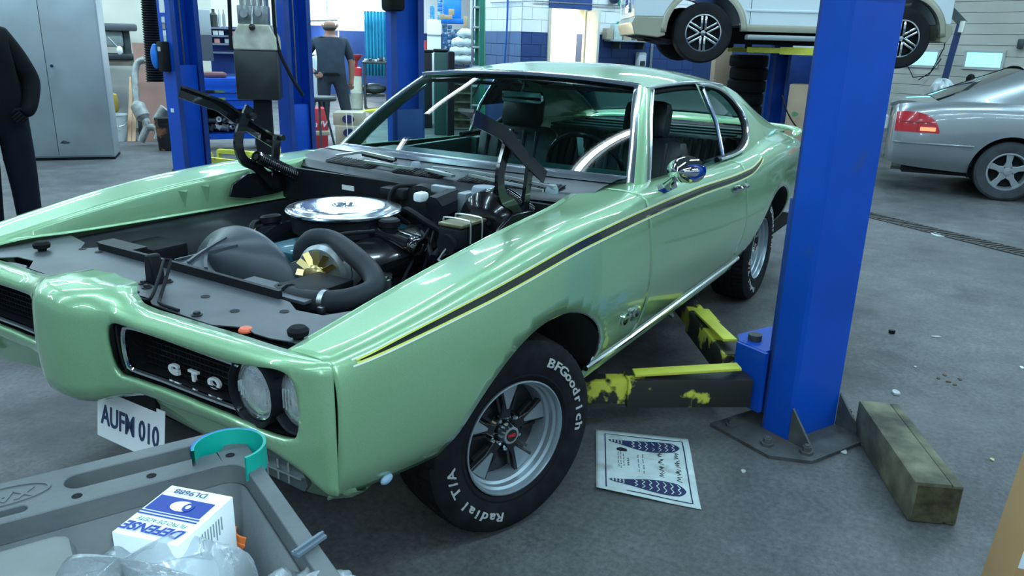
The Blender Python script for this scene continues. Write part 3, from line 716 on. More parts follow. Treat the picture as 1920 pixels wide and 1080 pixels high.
for (px, py) in ((222, 538), (251, 547), (269, 530), (315, 527), (369, 589), (275, 538)):
    p = at(px, py, 'z', .806); MB().lathe([(.0005, .010), (.008, .010), (.009, .004), (.014, .003), (.014, 0), (.0005, 0)], 10, T(p.x, p.y, .803)).build('bolt', BOLT, sp_)
for (px, py) in ((185, 472), (440, 582), (385, 555), (533, 583), (155, 466)):
    p = at(px, py, 'z', .805); MB().lathe([(.0005, .0), (.010, .0), (.011, .0006), (.0125, .0004)], 14, T(p.x, p.y, .8038)).build('grommet', BLACK, sp_)
p = at(559, 622, 'z', .82); MB().lathe([(.0005, .030), (.018, .030), (.026, .022), (.024, .010), (.014, .006), (.012, 0)], 18, T(p.x, p.y, .803)).build('rubber_bumper', RUBBER, sp_)
p = at(78, 460, 'z', .82); MB().lathe([(.0005, .030), (.018, .030), (.026, .022), (.024, .010), (.014, .006), (.012, 0)], 18, T(p.x, p.y, .803)).build('rubber_bumper', RUBBER, sp_)
p = at(461, 618, 'z', .80); MB().lathe([(.0005, .010), (.014, .009), (.018, .004), (.018, 0)], 18, T(p.x, p.y, .796)).build('orange_cap', mat('orange_plastic', (.75, .13, .05), .4), sp_)
# hood latch post and the bent wire loop
p = at(292, 530, 'z', .803)
MB().prism([(-.026, 0), (.026, 0), (.022, .05), (.012, .085), (-.012, .085), (-.022, .05)], -.018, .018, T(p.x, p.y, .802) @ RZ(82) @ RX(90)).build('hood_latch', BLACK, sp_, bevel=.006)
w = [at(232, 548, 'z', .812), at(262, 560, 'z', .812), at(282, 560, 'z', .825), at(298, 520, 'z', .86), at(308, 488, 'z', .885), at(320, 487, 'z', .885), at(312, 520, 'z', .85), at(300, 560, 'z', .815), at(302, 570, 'z', .81), at(335, 582, 'z', .807)]
MB().tube(spline(w, 40), .0045, 8).build('wire_loop', BLACK, sp_)
# ---- inner fenders, firewall, cowl
for s in (1, -1):
    # flange that hangs from the fender's inner edge
    rws = []
    for x in np.linspace(.70, -.62, 30):
        c = side_ctrl(x)[6]; zl = interp(-x, [-.70, -.45, 0, .62], [c[1]-.012, .815, .805, .80])
        rws.append([(x, s*c[0], c[1]), (x, s*(c[0]-.004), c[1]-.012), (x, s*(c[0]-.008), zl), (x, s*(c[0]-.022), zl-.006)])
    fl = MB().grid(rws).build('fender_flange', GREEN, car, solid=.003, smooth=40)
    for x in (-.02, -.12, -.34):
        c = side_ctrl(x)[6]; y0 = c[0]-.004
        MB().add([(x-.024, s*y0, c[1]-.02), (x+.024, s*y0, c[1]-.02), (x, s*(y0-.022), c[1]-.025), (x, s*(y0-.006), .82)], [(0, 2, 3), (2, 1, 3), (0, 1, 2)]).build('flange_rib', GREEN, fl, smooth=0)
    # black inner fender with its hump
    rws = []
    for x in np.linspace(.66, -.52, 34):
        hmp = math.exp(-((x+.06)/.26)**2)
        rws.append([(x, s*.70, .79), (x, s*(.64-.02*hmp), .785), (x, s*(.60-.03*hmp), .70+.075*hmp), (x, s*(.53-.08*hmp), .62+.10*hmp), (x, s*(.47-.06*hmp), .50), (x, s*.44, .38)])
    MB().grid(rws).build('inner_fender', SATIN, car, smooth=60)
MB().grid([[(x, y, .37) for y in np.linspace(-.6, .6, 5)] for x in (.60, -.5)]).build('engine_bay_tray', DARKIN, car)
MB().box(-.52, -.50, -.70, .70, .36, .935).build('firewall', SATIN, car)
MB().box(-3.9, -.5, -.80, .80, .30, .36).build('floor_pan', DARKIN, car, smooth=0)
MB().box(-.50, -.497, -.02, .045, .905, .925, T(0, -.30, -.03)).build('firewall_sticker', mat('sticker', (.75, .78, .76), .5), car)
COWL = mat('cowl_dark', (.022, .027, .034), .36, .1, var=.35, scale=9)
def cowl_x0(y): return -.515-.10*(abs(y)/.7)**2
rws = []
for t in np.linspace(0, 1, 13):
    row = []
    for y in np.linspace(-.74, .74, 41):
        x1 = ws_pt(y/.775, 0).x+.01; x0 = cowl_x0(y); z = .945+(.975-.945)*t+.012*math.sin(math.pi*t)+.010*(1-(y/.74)**2)-(.02 if t == 0 else 0)
        row.append((x0+(x1-x0)*t, y, z))
    rws.append(row)
cw = MB().grid(rws).build('cowl_panel', COWL, car, smooth=60)
def cowl_z(x, y):
    x1 = ws_pt(y/.775, 0).x+.01; x0 = cowl_x0(y); t = max(.02, min(1, (x-x0)/(x1-x0))); return .945+.03*t+.012*math.sin(math.pi*t)+.010*(1-(y/.74)**2)
# bright lower windshield moulding apron
rws = []
for y in np.linspace(-.745, .745, 41):
    p = ws_pt(y/.775, 0); rws.append([(p.x+.125, y, cowl_z(p.x+.125, y)+.004), (p.x+.06, y, cowl_z(p.x+.06, y)+.008), (p.x+.004, y*1.005, p.z+.006), (p.x-.012, y*1.005, p.z+.014)])
MB().grid(rws).build('windshield_apron', mat('bright_apron', (.20, .23, .27), .25, .8, var=.3, scale=6), car, smooth=60)
# intake grilles: slats
for (y0, y1) in ((-.52, -.22), (-.10, .14), (.22, .62)):
    g = MB().plate([(cowl_x0(y)-.035-(0 if k < 9 else .075), y, cowl_z(cowl_x0(y)-.035-(0 if k < 9 else .075), y)+.003) for k, y in enumerate(list(np.linspace(y0, y1, 9))+list(np.linspace(y1, y0, 9)))], (0, 0, 1), .001).build('cowl_vent', BLACK, cw)
    n = int((y1-y0)/.016)
    for k in range(n):
        y = y0+.008+k*.016; x0 = cowl_x0(y)-.038; x1 = x0-.068
        MB().add([(x0, y-.003, cowl_z(x0, y)+.007), (x0, y+.003, cowl_z(x0, y)+.007), (x1, y+.011, cowl_z(x1, y)+.007), (x1, y+.005, cowl_z(x1, y)+.007)], [(0, 1, 2, 3)]).build('vent_slat', SATIN, g, smooth=0, solid=.002)
# wiper arms, parked along the apron
WARM = mat('wiper_silver', (.62, .66, .66), .28, .85)
def wiper(pts, wdt):
    P = [at(px, py, 'z', z) for px, py, z in pts]; return MB().bar([tuple(q) for q in P], wdt, .010)
wo = wiper([(630, 292, 1.0), (680, 285, 1.005), (738, 298, 1.005)], .011).build('wiper_arm', WARM, car, smooth=0)
wiper([(680, 290, .99), (735, 303, .99), (742, 300, .99)], .010).build('wiper_blade', BLACK, wo, smooth=0)
wo = wiper([(812, 314, 1.0), (880, 321, 1.0), (965, 335, .998), (1040, 352, .995)], .011).build('wiper_arm', WARM, car, smooth=0)
wiper([(880, 328, .99), (960, 345, .99), (1018, 358, .985)], .008).build('wiper_blade', WARM, wo, smooth=0)
wo = wiper([(800, 318, .985), (818, 322, .985), (850, 330, .98)], .022).build('wiper_plate', WARM, car, smooth=0)
wo = wiper([(683, 302, .985), (745, 312, .985), (775, 316, .985)], .014).build('wiper_plate', WARM, car, smooth=0)
for (px, py) in ((780, 308), (1035, 352)):
    p = at(px, py, 'z', .99); MB().lathe([(.0005, .03), (.016, .028), (.024, .012), (.024, 0)], 14, T(p.x, p.y, .972)).build('wiper_pivot', mat('grey_cap', (.25, .31, .36), .4), car)
# ---- hood hinges
for s, Y in ((1, .635), (-1, -.655)):
    hb = MB().prism([(-.20, -.02), (-.22, .03), (-.30, .065), (-.42, .06), (-.56, .02), (-.57, -.02), (-.45, -.04), (-.3, -.04)], 0, .012, T(0, Y, .865) @ RX(90)).build('hood_hinge', BLKGLOSS, car, bevel=.003)
    arm = [(q.x, Y-s*.02, q.z) for q in spline([(-.42, 0, .86), (-.335, 0, .95), (-.265, 0, .99), (-.245, 0, 1.06), (-.27, 0, 1.13), (-.315, 0, 1.20)], 24)]
    MB().bar(arm, .012, .040).build('hinge_arm', BLKGLOSS, hb)
    MB().bar([(-.415, Y-s*.025, .855), (-.425, Y-s*.025, .97), (-.445, Y-s*.025, 1.075)], .014, .034).build('hinge_arm', BLKGLOSS, hb)
    st = [(-.03, 1.285), (-.20, 1.225), (-.335, 1.135), (-.47, 1.055)]
    MB().bar([(x, Y-s*.005, z) for x, z in st], .056 if s > 0 else .022, .010).bar([(x, Y+s*.022, z-.018) for x, z in st], .006, .045).build('hood_strap', BLKGLOSS, hb)
    MB().tube([(-.315, Y+s*.01, 1.165), (-.315, Y-s*.045, 1.165)], .013, 10).build('hinge_pin', BOLT, hb)
    MB().tube([(-.46, Y+s*.01, 1.065), (-.46, Y-s*.045, 1.065)], .013, 10).build('hinge_pin', BOLT, hb)
    a, b = Vector((-.30, Y-s*.055, 1.005)), Vector((-.52, Y-s*.055, .90)); ax = (b-a); L = ax.length; ax.normalize(); e1 = ax.cross(Vector((0, 1, 0))).normalized(); e2 = ax.cross(e1)
    hx = []
    for k in range(220):
        u = k/219; an = 2*math.pi*22*u; hx.append(a+ax*L*u+e1*math.cos(an)*.023+e2*math.sin(an)*.023)
    MB().tube([tuple(q) for q in hx], .0046, 6).build('hinge_spring', BLKGLOSS, hb)
    MB().tube([tuple(a), tuple(b)], .014, 8).build('spring_core', BLACK, hb)
# ---- engine and what hangs on it
BLUEENG = mat('engine_blue', (.03, .14, .19), .4, .2, var=.4, scale=12, coat=.3)
ALU = mat('cast_aluminium', (.30, .33, .34), .42, .85, var=.2, scale=25)
BRASS = mat('gold_zinc', (.55, .42, .18), .3, .9)
HOSE = mat('hose_rubber', (.022, .026, .032), .5, var=.3, scale=8)
eng = MB().box(-.46, .16, -.20, .20, .44, .72, bv=.03).box(-.44, .14, -.11, .11, .70, .80, bv=.03).build('engine_block', BLUEENG, car)
for s in (1, -1):
    cov = MB().box(-.27, .27, -.075, .075, -.05, .045, T(-.20, s*.245, .765) @ RX(-s*24), .025).build('valve_cover', BLKGLOSS, eng)
    MB().box(-.28, .28, -.088, .088, -.058, -.048, T(-.20, s*.245, .765) @ RX(-s*24), .003).build('cover_flange', CHROME if s < 0 else BLKGLOSS, cov)
    MB().lathe([(.0005, .042), (.030, .042), (.038, .036), (.038, .016), (.030, .012), (.030, 0)], 22, (T(*(at(730, 432, 'z', .845))) if s > 0 else T(*(at(510, 424, 'z', .815))) @ RX(8))).build('oil_cap', BLACK, cov)
    for k in range(4):
        MB().tube([(-.36+k*.11, s*.31, .66), (-.38+k*.11, s*.36, .70), (-.42+k*.06, s*.30, .80), (-.46, s*.20, .84)], .0055, 6).build('plug_lead', BLACK, eng)
    MB().box(-.42, .06, s*.33-.05, s*.33+.05, .50, .60, bv=.02).build('exhaust_manifold', SATIN, eng)
# oval filler snout beside the left cap
_d0, _d1 = at(700, 428, 'z', .845), at(775, 458, 'z', .805); _dv = (_d1-_d0).normalized()
MB().tube([tuple(_d0), tuple(_d0.lerp(_d1, .5)), tuple(_d1)], [.042, .046, .050], 14, flat=(1.0, .62)).build('heat_riser_duct', BLKGLOSS, eng, smooth=60)
MB().tube([tuple(_d1-_dv*.01), tuple(_d1+_dv*.03)], [.051, .053], 16, cap=False, flat=(1.0, .62)).build('duct_mouth', BLKGLOSS, eng, solid=.003)
# air cleaner
ac = Vector((-.172, .0, .0))
base = MB().lathe([(.0005, .80), (.16, .80), (.185, .815), (.188, .872), (.18, .882), (.0005, .882)], 48, T(*ac)).build('air_cleaner_base', SATIN, eng)
LIDM = mat('chrome_lid', (.72, .77, .80), .16, 1.0, var=.12, scale=9, rvar=.08)
lid = MB().lathe([(.199, .882), (.206, .884), (.208, .889), (.204, .893), (.190, .894), (.178, .900), (.150, .901), (.146, .904), (.070, .906), (.045, .904), (.036, .896), (.0005, .894)], 64, T(*ac)).build('air_cleaner_lid', LIDM, eng, smooth=25)
MB().lathe([(.0005, .016), (.005, .016), (.006, .008), (.016, .006), (.018, 0)], 12, T(ac.x, ac.y, .894)).build('wing_nut', CHROME, lid)
# fan shroud: flat top sheet and the funnel round the fan
SHROUD = mat('shroud_black', (.048, .058, .072), .36, var=.3, scale=5)
rws = []
for i, x in enumerate(np.linspace(.485, .235, 22)):
    t = i/21; row = []
    R0 = .285; k = min(1, t*1.05)**.7
    for j in range(49):
        a = R_(168-156*j/48); cy, cz = math.cos(a), math.sin(a)
        ybx = .40*(-1+2*j/48)*-1; zbx = .800
        yr, zr = -.02+R0*cy*-1, .60+R0*cz
        yb = -.40+.80*j/48
        yr = -.03-R0*cy; 
        row.append((x, -.02+(yb*(1-k)+(yr)*k), zbx*(1-k)+max(zr, .5)*k))
    rws.append(row)
MB().grid(rws).build('fan_shroud', SHROUD, eng, smooth=50, solid=.004)
for j in (17, 23, 31):
    MB().bar([(rws[i][j][0], rws[i][j][1], rws[i][j][2]+.003) for i in range(2, 15)], .010, .012).build('shroud_rib', SHROUD, eng)
MB().box(.40, .484, .18, .47, .795, .803).build('shroud_flange', SHROUD, eng)
MB().box(.28, .44, .32, .46, .792, .815, T(0, 0, 0), .004).build('shroud_bracket', BLACK, eng)
MB().box(.485, .505, -.40, .40, .42, .795).build('radiator', DARKIN, eng, smooth=0)
for k in range(6):
    a = k*60+12; MB().box(.03, .23, -.035, .035, -.002, .002, T(.245, -.02, .60) @ RX(a) @ RZ(90) @ RY(28)).build('fan_blade', SATIN, eng)
# alternator with its gold fan
p = at(608, 508, 'y', .265); Ma = T(p.x-.02, p.y, p.z) @ RZ(10) @ RY(90)
alt = MB().lathe([(.0005, -.10), (.05, -.10), (.078, -.085), (.082, -.06), (.082, .0), (.079, .004), (.085, .008), (.087, .035), (.076, .05), (.04, .055), (.0005, .055)], 32, Ma).build('alternator', ALU, eng)
MB().lathe([(.083, -.003), (.0842, -.002), (.083, -.001)], 32, Ma).build('case_seam', BLACK, alt)
fan = MB().lathe([(.0005, .072), (.028, .072), (.032, .062), (.0005, .062)], 20, Ma).build('alternator_fan', BRASS, alt)
for k in range(12):
    MB().box(.026, .074, -.010, .010, -.001, .001, Ma @ RZ(k*30) @ T(0, 0, .064) @ RX(38)).build('fan_vane', BRASS, fan, smooth=0)
MB().lathe([(.0005, .10), (.014, .10), (.030, .092), (.034, .085), (.026, .080), (.034, .075), (.0005, .075)], 20, Ma).build('pulley', BRASS, alt)
MB().prism([(-.03, .075), (.03, .075), (.016, .115), (-.016, .115)], 0, .03, Ma @ T(0, 0, .01) @ RZ(180)).build('alternator_ear', ALU, alt)
# upper radiator hose
hp = [(566, 486, .80), (572, 462, .845), (590, 447, .875), (625, 452, .875), (665, 480, .86), (698, 515, .835), (700, 542, .815), (660, 560, .80), (610, 566, .79), (570, 563, .785), (545, 556, .785)]
P = [at(a, b, 'z', c) for a, b, c in hp]
MB().tube([tuple(q) for q in spline(P, 60)], .031, 14).build('radiator_hose', HOSE, eng, smooth=60)
d = (P[-2]-P[-3]).normalized()
MB().tube([tuple(P[-3]-d*.008), tuple(P[-3]+d*.008)], .0335, 18).build('hose_clamp', STEEL, eng)
MB().box(-.01, .01, -.008, .008, -.008, .008, T(*(P[-3]+Vector((.03, .015, -.01)))), .002).build('clamp_screw', STEEL, eng)
MB().tube([tuple(P[-1]+Vector((0, 0, 0))), tuple(P[-1]+Vector((-.02, -.06, -.012)))], .036, 16).build('radiator_neck', SATIN, eng)
# lower belts, pulleys and the shiny blue timing cover
MB().lathe([(.0005, .03), (.06, .03), (.075, .02), (.06, .01), (.075, 0), (.0005, 0)], 28, T(.19, .02, .66) @ RY(90)).build('water_pump_pulley', BLKGLOSS, eng)
MB().tube([(.20, .03, .735), (.20, .20, .83), (.20, .30, .80), (.20, .33, .73), (.20, .10, .60), (.20, .03, .735)], .007, 4).build('drive_belt', RUBBER, eng)
MB().lathe([(.0005, .05), (.055, .05), (.065, .04), (.065, -.06), (.0005, -.06)], 26, T(.16, .40, .66) @ RY(90)).build('power_steering_pump', BLKGLOSS, eng)
MB().lathe([(.0005, .06), (.024, .06), (.026, .05), (.022, .045), (.022, 0)], 18, T(.10, .42, .72)).build('pump_cap', CHROME, eng)
MB().box(.02, .12, .40, .52, .60, .70, bv=.02).build('steering_box', ALU, eng)
MB().lathe([(.0005, .07), (.045, .07), (.05, .05), (.05, -.07), (.0005, -.07)], 22, T(.02, .40, .60) @ RY(90)).build('starter_canister', BLKGLOSS, eng)
# brake booster and master cylinder with its wire bail
Mb = T(-.42, .475, .845) @ RY(90)
boo = MB().lathe([(.0005, .06), (.05, .06), (.095, .045), (.130, .02), (.138, .0), (.134, -.03), (.10, -.06), (.0005, -.06)], 40, Mb).build('brake_booster', BLKGLOSS, car)
for k in range(6): MB().bar([(.03, 0, .061), (.115, 0, .032)], .012, .008, Mb @ RZ(k*60+15)).build('booster_rib', SATIN, boo)
mc = MB().box(-.33, -.17, .42, .515, .815, .885, bv=.012).build('master_cylinder', SATIN, car)
MB().tube([(-.36, .468, .83), (-.15, .468, .83)], .036, 16).build('cylinder_bore', SATIN, mc)
MB().box(-.325, -.175, .418, .517, .886, .898, bv=.004).build('reservoir_cover', mat('gold_cover', (.22, .21, .12), .4, .5, var=.3, scale=20), mc)
for x in (-.285, -.215):
    MB().tube(spline([(x, .412, .83), (x, .412, .895), (x, .425, .908), (x, .512, .908), (x, .524, .895), (x, .524, .83)], 24), .0035, 6).build('wire_bail', WARM, mc)
for q in range(2):
    MB().tube([(-.16, .468, .82-q*.02), (-.11, .47, .79), (-.10, .56, .74), (-.2, .60, .66)], .005, 6).build('brake_line', STEEL, mc)
# things on the firewall: wiper motor, blower housing, relays, hoses
wmx = MB().tube([(-.44, .30, .915), (-.34, .28, .895)], .050, 8).build('wiper_motor', SATIN, car)
MB().box(-.47, -.40, .335, .375, .865, .955, bv=.006).build('motor_plate', mat('bare_plate', (.36, .42, .44), .35, .8), wmx)
MB().box(-.45, -.42, .20, .30, .935, .965, bv=.006).build('motor_bracket', mat('bare_plate', (.36, .42, .44)), wmx)
MB().box(-.37, -.32, .195, .235, .915, .95, bv=.01).build('white_connector', WHITE, wmx)
MB().lathe([(.0005, .05), (.04, .05), (.045, .04), (.045, -.02)], 20, T(-.45, .42, .93)).build('washer_pump', mat('grey_cap', (.3, .3, .3)), car)
MB().lathe([(.0005, .05), (.06, .05), (.115, .035), (.12, 0), (.0005, 0)], 32, T(-.50, .12, .83) @ RY(90)).build('blower_housing', SATIN, car)
MB().box(-.50, -.43, -.06, .06, .885, .925, bv=.008).build('relay_box', SATIN, car)
MB().tube(spline([(-.48, .02, .80), (-.40, .10, .86), (-.36, .22, .84), (-.34, .34, .80), (-.2, .38, .76)], 30), .014, 10).build('heater_hose', BLACK, car)
MB().tube(spline([(-.48, .06, .76), (-.38, .14, .80), (-.30, .26, .80), (-.22, .36, .74)], 30), .014, 10).build('heater_hose', BLACK, car)
MB().tube(spline([(-.49, .08, .94), (-.43, .02, .93), (-.40, .02, .86), (-.42, .10, .80)], 24), .008, 8).build('vacuum_hose', BLACK, car)
MB().tube(spline([(.05, .15, .80), (.12, .12, .83), (.06, .20, .865), (-.06, .24, .86)], 24), .007, 8).build('vacuum_hose', BLACK, car)
MB().tube(spline([(-.02, -.27, .83), (.06, -.22, .84), (.12, -.16, .80)], 16), .009, 8).build('vacuum_hose', BLACK, car)
MB().box(.16, .30, -.62, -.45, .60, .76, bv=.01).build('battery', BLACK, car)

# ---- cabin
VINYL = mat('dark_green_vinyl', (.014, .022, .022), .38, var=.2, scale=10, bump=.1)
VINYLT = mat('teal_green_trim', (.020, .060, .060), .35, var=.2, scale=6)
dash = MB().box(-1.28, -.93, -.70, .70, .88, .96, bv=.03).box(-1.25, -1.0, -.70, .70, .62, .90, bv=.03).build('dashboard', VINYLT, car)
Ms = T(-1.36, .38, .93) @ RY(-62)
sw = MB().lathe([(.188+.012*math.cos(R_(a)), .012*math.sin(R_(a))) for a in range(0, 361, 45)], 40, Ms).build('steering_wheel', BLKGLOSS, car)
MB().bar([(-.18, 0, 0), (0, 0, -.03), (.18, 0, 0)], .03, .008, Ms).build('wheel_spoke', CHROME, sw)
MB().lathe([(.0005, .0), (.05, -.005), (.06, -.03), (.03, -.08), (.025, -.35)], 20, Ms).build('steering_column', BLACK, sw)
for yy in (.38, -.38):
    st = MB().box(-1.95, -1.42, yy-.25, yy+.25, .55, .70, bv=.06).build('front_seat', VINYL, car)
    MB().box(-.08, .08, yy-.25, yy+.25, 0, .42, T(-1.93, 0, .62) @ RY(-14), .07).build('seat_back', VINYL, st)
    MB().box(-.055, .055, yy-.13, yy+.13, .40, .60, T(-1.95, 0, .62) @ RY(-12), .05).build('headrest', VINYL, st)
    for k in range(5): MB().tube([(.075, yy-.16+k*.08, .08), (.085, yy-.16+k*.08, .38)], .010, 6, T(-1.93, 0, .62) @ RY(-14)).build('pleat', VINYL, st)
rs = MB().box(-2.80, -2.35, -.64, .64, .52, .70, bv=.06).box(-.07, .07, -.64, .64, 0, .36, T(-2.80, 0, .62) @ RY(-18), .05).build('rear_seat', VINYL, car)
for k in range(22): MB().tube([(.078, -.6+k*.057, .06), (.082, -.6+k*.057, .32)], .016, 6, T(-2.80, 0, .62) @ RY(-18)).build('pleat', VINYL, rs)
MB().box(-3.55, -2.90, -.66, .66, .95, .965).build('parcel_shelf', VINYLT, car)
for k in range(3): MB().box(-2.99-k*.18, -2.94-k*.18, -.6, .6, .966, .974).build('shelf_rib', VINYLT, car)
for s in (1, -1):
    MB().box(-2.05, -1.05, min(s*.74, s*.77), max(s*.74, s*.77), .45, .93, bv=.01).build('door_card', VINYLT, car)
    MB().box(-2.9, -2.05, min(s*.70, s*.76), max(s*.70, s*.76), .45, .93, bv=.01).build('quarter_trim', VINYLT, car)
mir = MB().box(-.015, .015, -.11, .11, -.028, .028, T(-1.37, .02, 1.235) @ RY(8), .012).build('rear_view_mirror', CHROME, car)
MB().tube([(-1.36, .02, 1.26), (-1.40, .02, 1.32)], .006, 8).build('mirror_stem', CHROME, mir)
# bright roof lip inside and sun visors
for s in (1, -1): MB().box(-.16, 0, min(s*.08, s*.50), max(s*.08, s*.50), -.008, .008, T(-1.44, 0, 1.285) @ RY(-4), .006).build('sun_visor', mat('visor_dark', (.05, .055, .06), .7), car)
# ---- outside mirror, left door
p = at(1225, 361, 'z', .935)
mb = MB().bar([tuple(p), (p.x-.05, p.y+.02, p.z+.012), (p.x-.085, p.y+.05, p.z+.03)], .045, .022).build('mirror_foot', CHROME, car, smooth=60)
c = at(1284, 319, 'y', p.y+.11)
MB().tube([(p.x-.06, p.y+.03, p.z+.015), tuple(c+Vector((.02, -.03, -.035)))], [.02, .012], 10).build('mirror_arm', CHROME, mb)
Mm = T(*c) @ RZ(-6) @ RY(-90)
prof = [(.0005, -.055), (.02, -.050), (.045, -.02), (.052, .012), (.054, .02), (.050, .022), (.0005, .020)]
MB().lathe(prof, 36, Mm @ Matrix.Diagonal((.98, 1.42, 1.2, 1))).build('mirror_head', CHROME, mb)
# engine-size emblem on the fender
for k, ch in enumerate('GTO'):
    vs_, fs_ = text_mesh(ch, .058, .004, .002); x = -.60-k*.055
    MB().add(vs_, fs_, T(x, y_on_side(x, .535)+.006, .535+.0*k) @ RX(90-8) @ RY(180) @ T(0, 0, 0)).build('emblem_letter', CHROME, car)
MB().box(-.735, -.58, .0, .004, -.004, .004, T(0, y_on_side(-.65, .535)+.002, .535)).build('emblem_bar', CHROME, car)

# ---- wheels
RIMM = mat('rally_silver', (.36, .43, .47), .34, .65, var=.05)
RIMK = mat('rally_black', (.014, .015, .017), .3)
TREADM = mat('tyre_tread', (.012, .013, .015), .8, var=.35, scale=20, spec=.25)
LETT = mat('tyre_letters', (.42, .45, .45), .7)
def tyre_wheel(name, pos, steer, s):
    """s=+1: outer face to +y. local z axis = outward axle"""
    Mw = T(*pos) @ RZ(steer) @ RX(-90*s); MwT = Mw; MR = Mw @ Matrix.Diagonal((.905, .905, 1, 1))
    prof = [(.180, -.095), (.200, -.108), (.255, -.120), (.292, -.113), (.312, -.098)]
    tread = [(.3175, -.088, 1), (.3195, -.060, 1), (.3195, -.054, 0), (.3090, -.053, 0), (.3090, -.046, 0), (.3215, -.045, 1), (.322, -.010, 1), (.312, -.009, 0), (.312, -.003, 0), (.322, -.002, 0), (.322, .028, 1), (.3105, .029, 0), (.3105, .036, 0), (.3202, .037, 1), (.3195, .060, 1), (.3175, .088, 1)]
    n = 144; rows = []
    for i in range(n):
        a = 2*math.pi*i/n; row = []
        for r, z in prof: row.append((r, z))
        for k, (r, z, b) in enumerate(tread):
            dr = .007 if (b and (i+k*2) % 4 == 0) else 0.0
            if (k < 2 or k > 13) and i % 4 == 0: dr = .009
            row.append((r-dr, z))
        for r, z in reversed(prof): row.append((r, -z))
        rows.append([(r*math.cos(a), r*math.sin(a), z) for r, z in row])
    nc = len(rows[0]); mb = MB().add([p for r in rows for p in r], [(i*nc+j, ((i+1) % n)*nc+j, ((i+1) % n)*nc+j+1, i*nc+j+1) for i in range(n) for j in range(nc-1)], Mw)
    ty = mb.build('tyre', TREADM, car, smooth=35)
    MB().lathe([(.188, .100), (.196, .1075), (.204, .1115), (.210, .1105)], 72, Mw).build('sidewall_ring', RUBBER, ty)
    for (txt, a0, step) in (('BFGoodrich', -118, 7.6), ('Radial T/A', 74, 7.4)):
        for k, ch in enumerate(txt):
            if ch == ' ': continue
            vs_, fs_ = text_mesh(ch, .040, .001, .0008); an = a0-k*step
            out = []
            for (x, y, z) in vs_:
                r = .252+y; th = R_(an)-x*1.45/.252
                zz = .1165-.0*abs(y)-(max(0, r-.255)**2)*6-(max(0, .255-r)**2)*4
                out.append((r*math.cos(th), r*math.sin(th), zz+.0035+z))
            MB().add(out, fs_, Mw @ RZ(LROT)).build('raised_letter', LETT, ty)
    # rim: barrel, stepped trim ring, five spoke plate
    rim = MB().lathe([(.196, -.09), (.175, -.08), (.168, .02), (.176, .05), (.178, .060), (.186, .066), (.188, .082), (.196, .088), (.199, .096), (.205, .100), (.207, .108), (.202, .1095), (.197, .100), (.196, .09)], 64, MR).build('rim', RIMM, car)
    MB().lathe([(.0005, .020), (.17, .012), (.172, .0)], 48, MR).build('rim_dish', RIMK, rim)
    for k in range(5):
        a = 265+k*72
        sp = [(.048, -.020), (.105, -.020), (.176, -.046), (.179, 0), (.176, .046), (.105, .020), (.048, .020)]
        MB().prism(sp, .028, .050, MR @ RZ(a)).build('spoke', RIMK, rim, bevel=.004)
        MB().prism([(.085, -.0045), (.172, -.034), (.174, 0), (.172, .034), (.085, .0045)], .049, .0525, MR @ RZ(a)).build('spoke_face', RIMM, rim)
        MB().lathe([(.0005, .020), (.006, .020), (.0105, .012), (.0105, -.01)], 6, MR @ RZ(a+36) @ T(.060, 0, .042)).build('lug_nut', CHROME, rim)
        MB().bar([(.075, -.022, .040), (.14, -.045, .034)], .01, .012, MR @ RZ(a+36)).bar([(.075, .022, .040), (.14, .045, .034)], .01, .012, MR @ RZ(a+36)).build('spoke_rib', RIMK, rim)
    cap = MB().lathe([(.0005, .082), (.022, .080), (.0225, .083), (.031, .082), (.034, .07), (.042, .035), (.06, .03)], 30, MR).build('centre_cap', CHROME, rim)
    MB().lathe([(.0005, .0835), (.0215, .0830), (.022, .08)], 24, MR).build('cap_badge', RIMK, cap)
    vs_, fs_ = text_mesh('PMD', .016, .0005, .0006); MB().add(vs_, fs_, MR @ RZ(180) @ T(0, 0, .0842)).build('cap_lettering', mat('badge_red', (.6, .03, .03), .4), cap)
    MB().lathe([(.0005, .0), (.13, -.005), (.14, -.02), (.0005, -.02)], 32, MR).build('brake_drum', DARKIN, rim)
LROT = 0
tyre_wheel('front', (.0, .775, .322), -19, 1)
tyre_wheel('rear', (-2.845, .745, .322), 0, 1)
tyre_wheel('front', (.0, -.745, .322), -17, -1)
tyre_wheel('rear', (-2.845, -.745, .322), 0, -1)
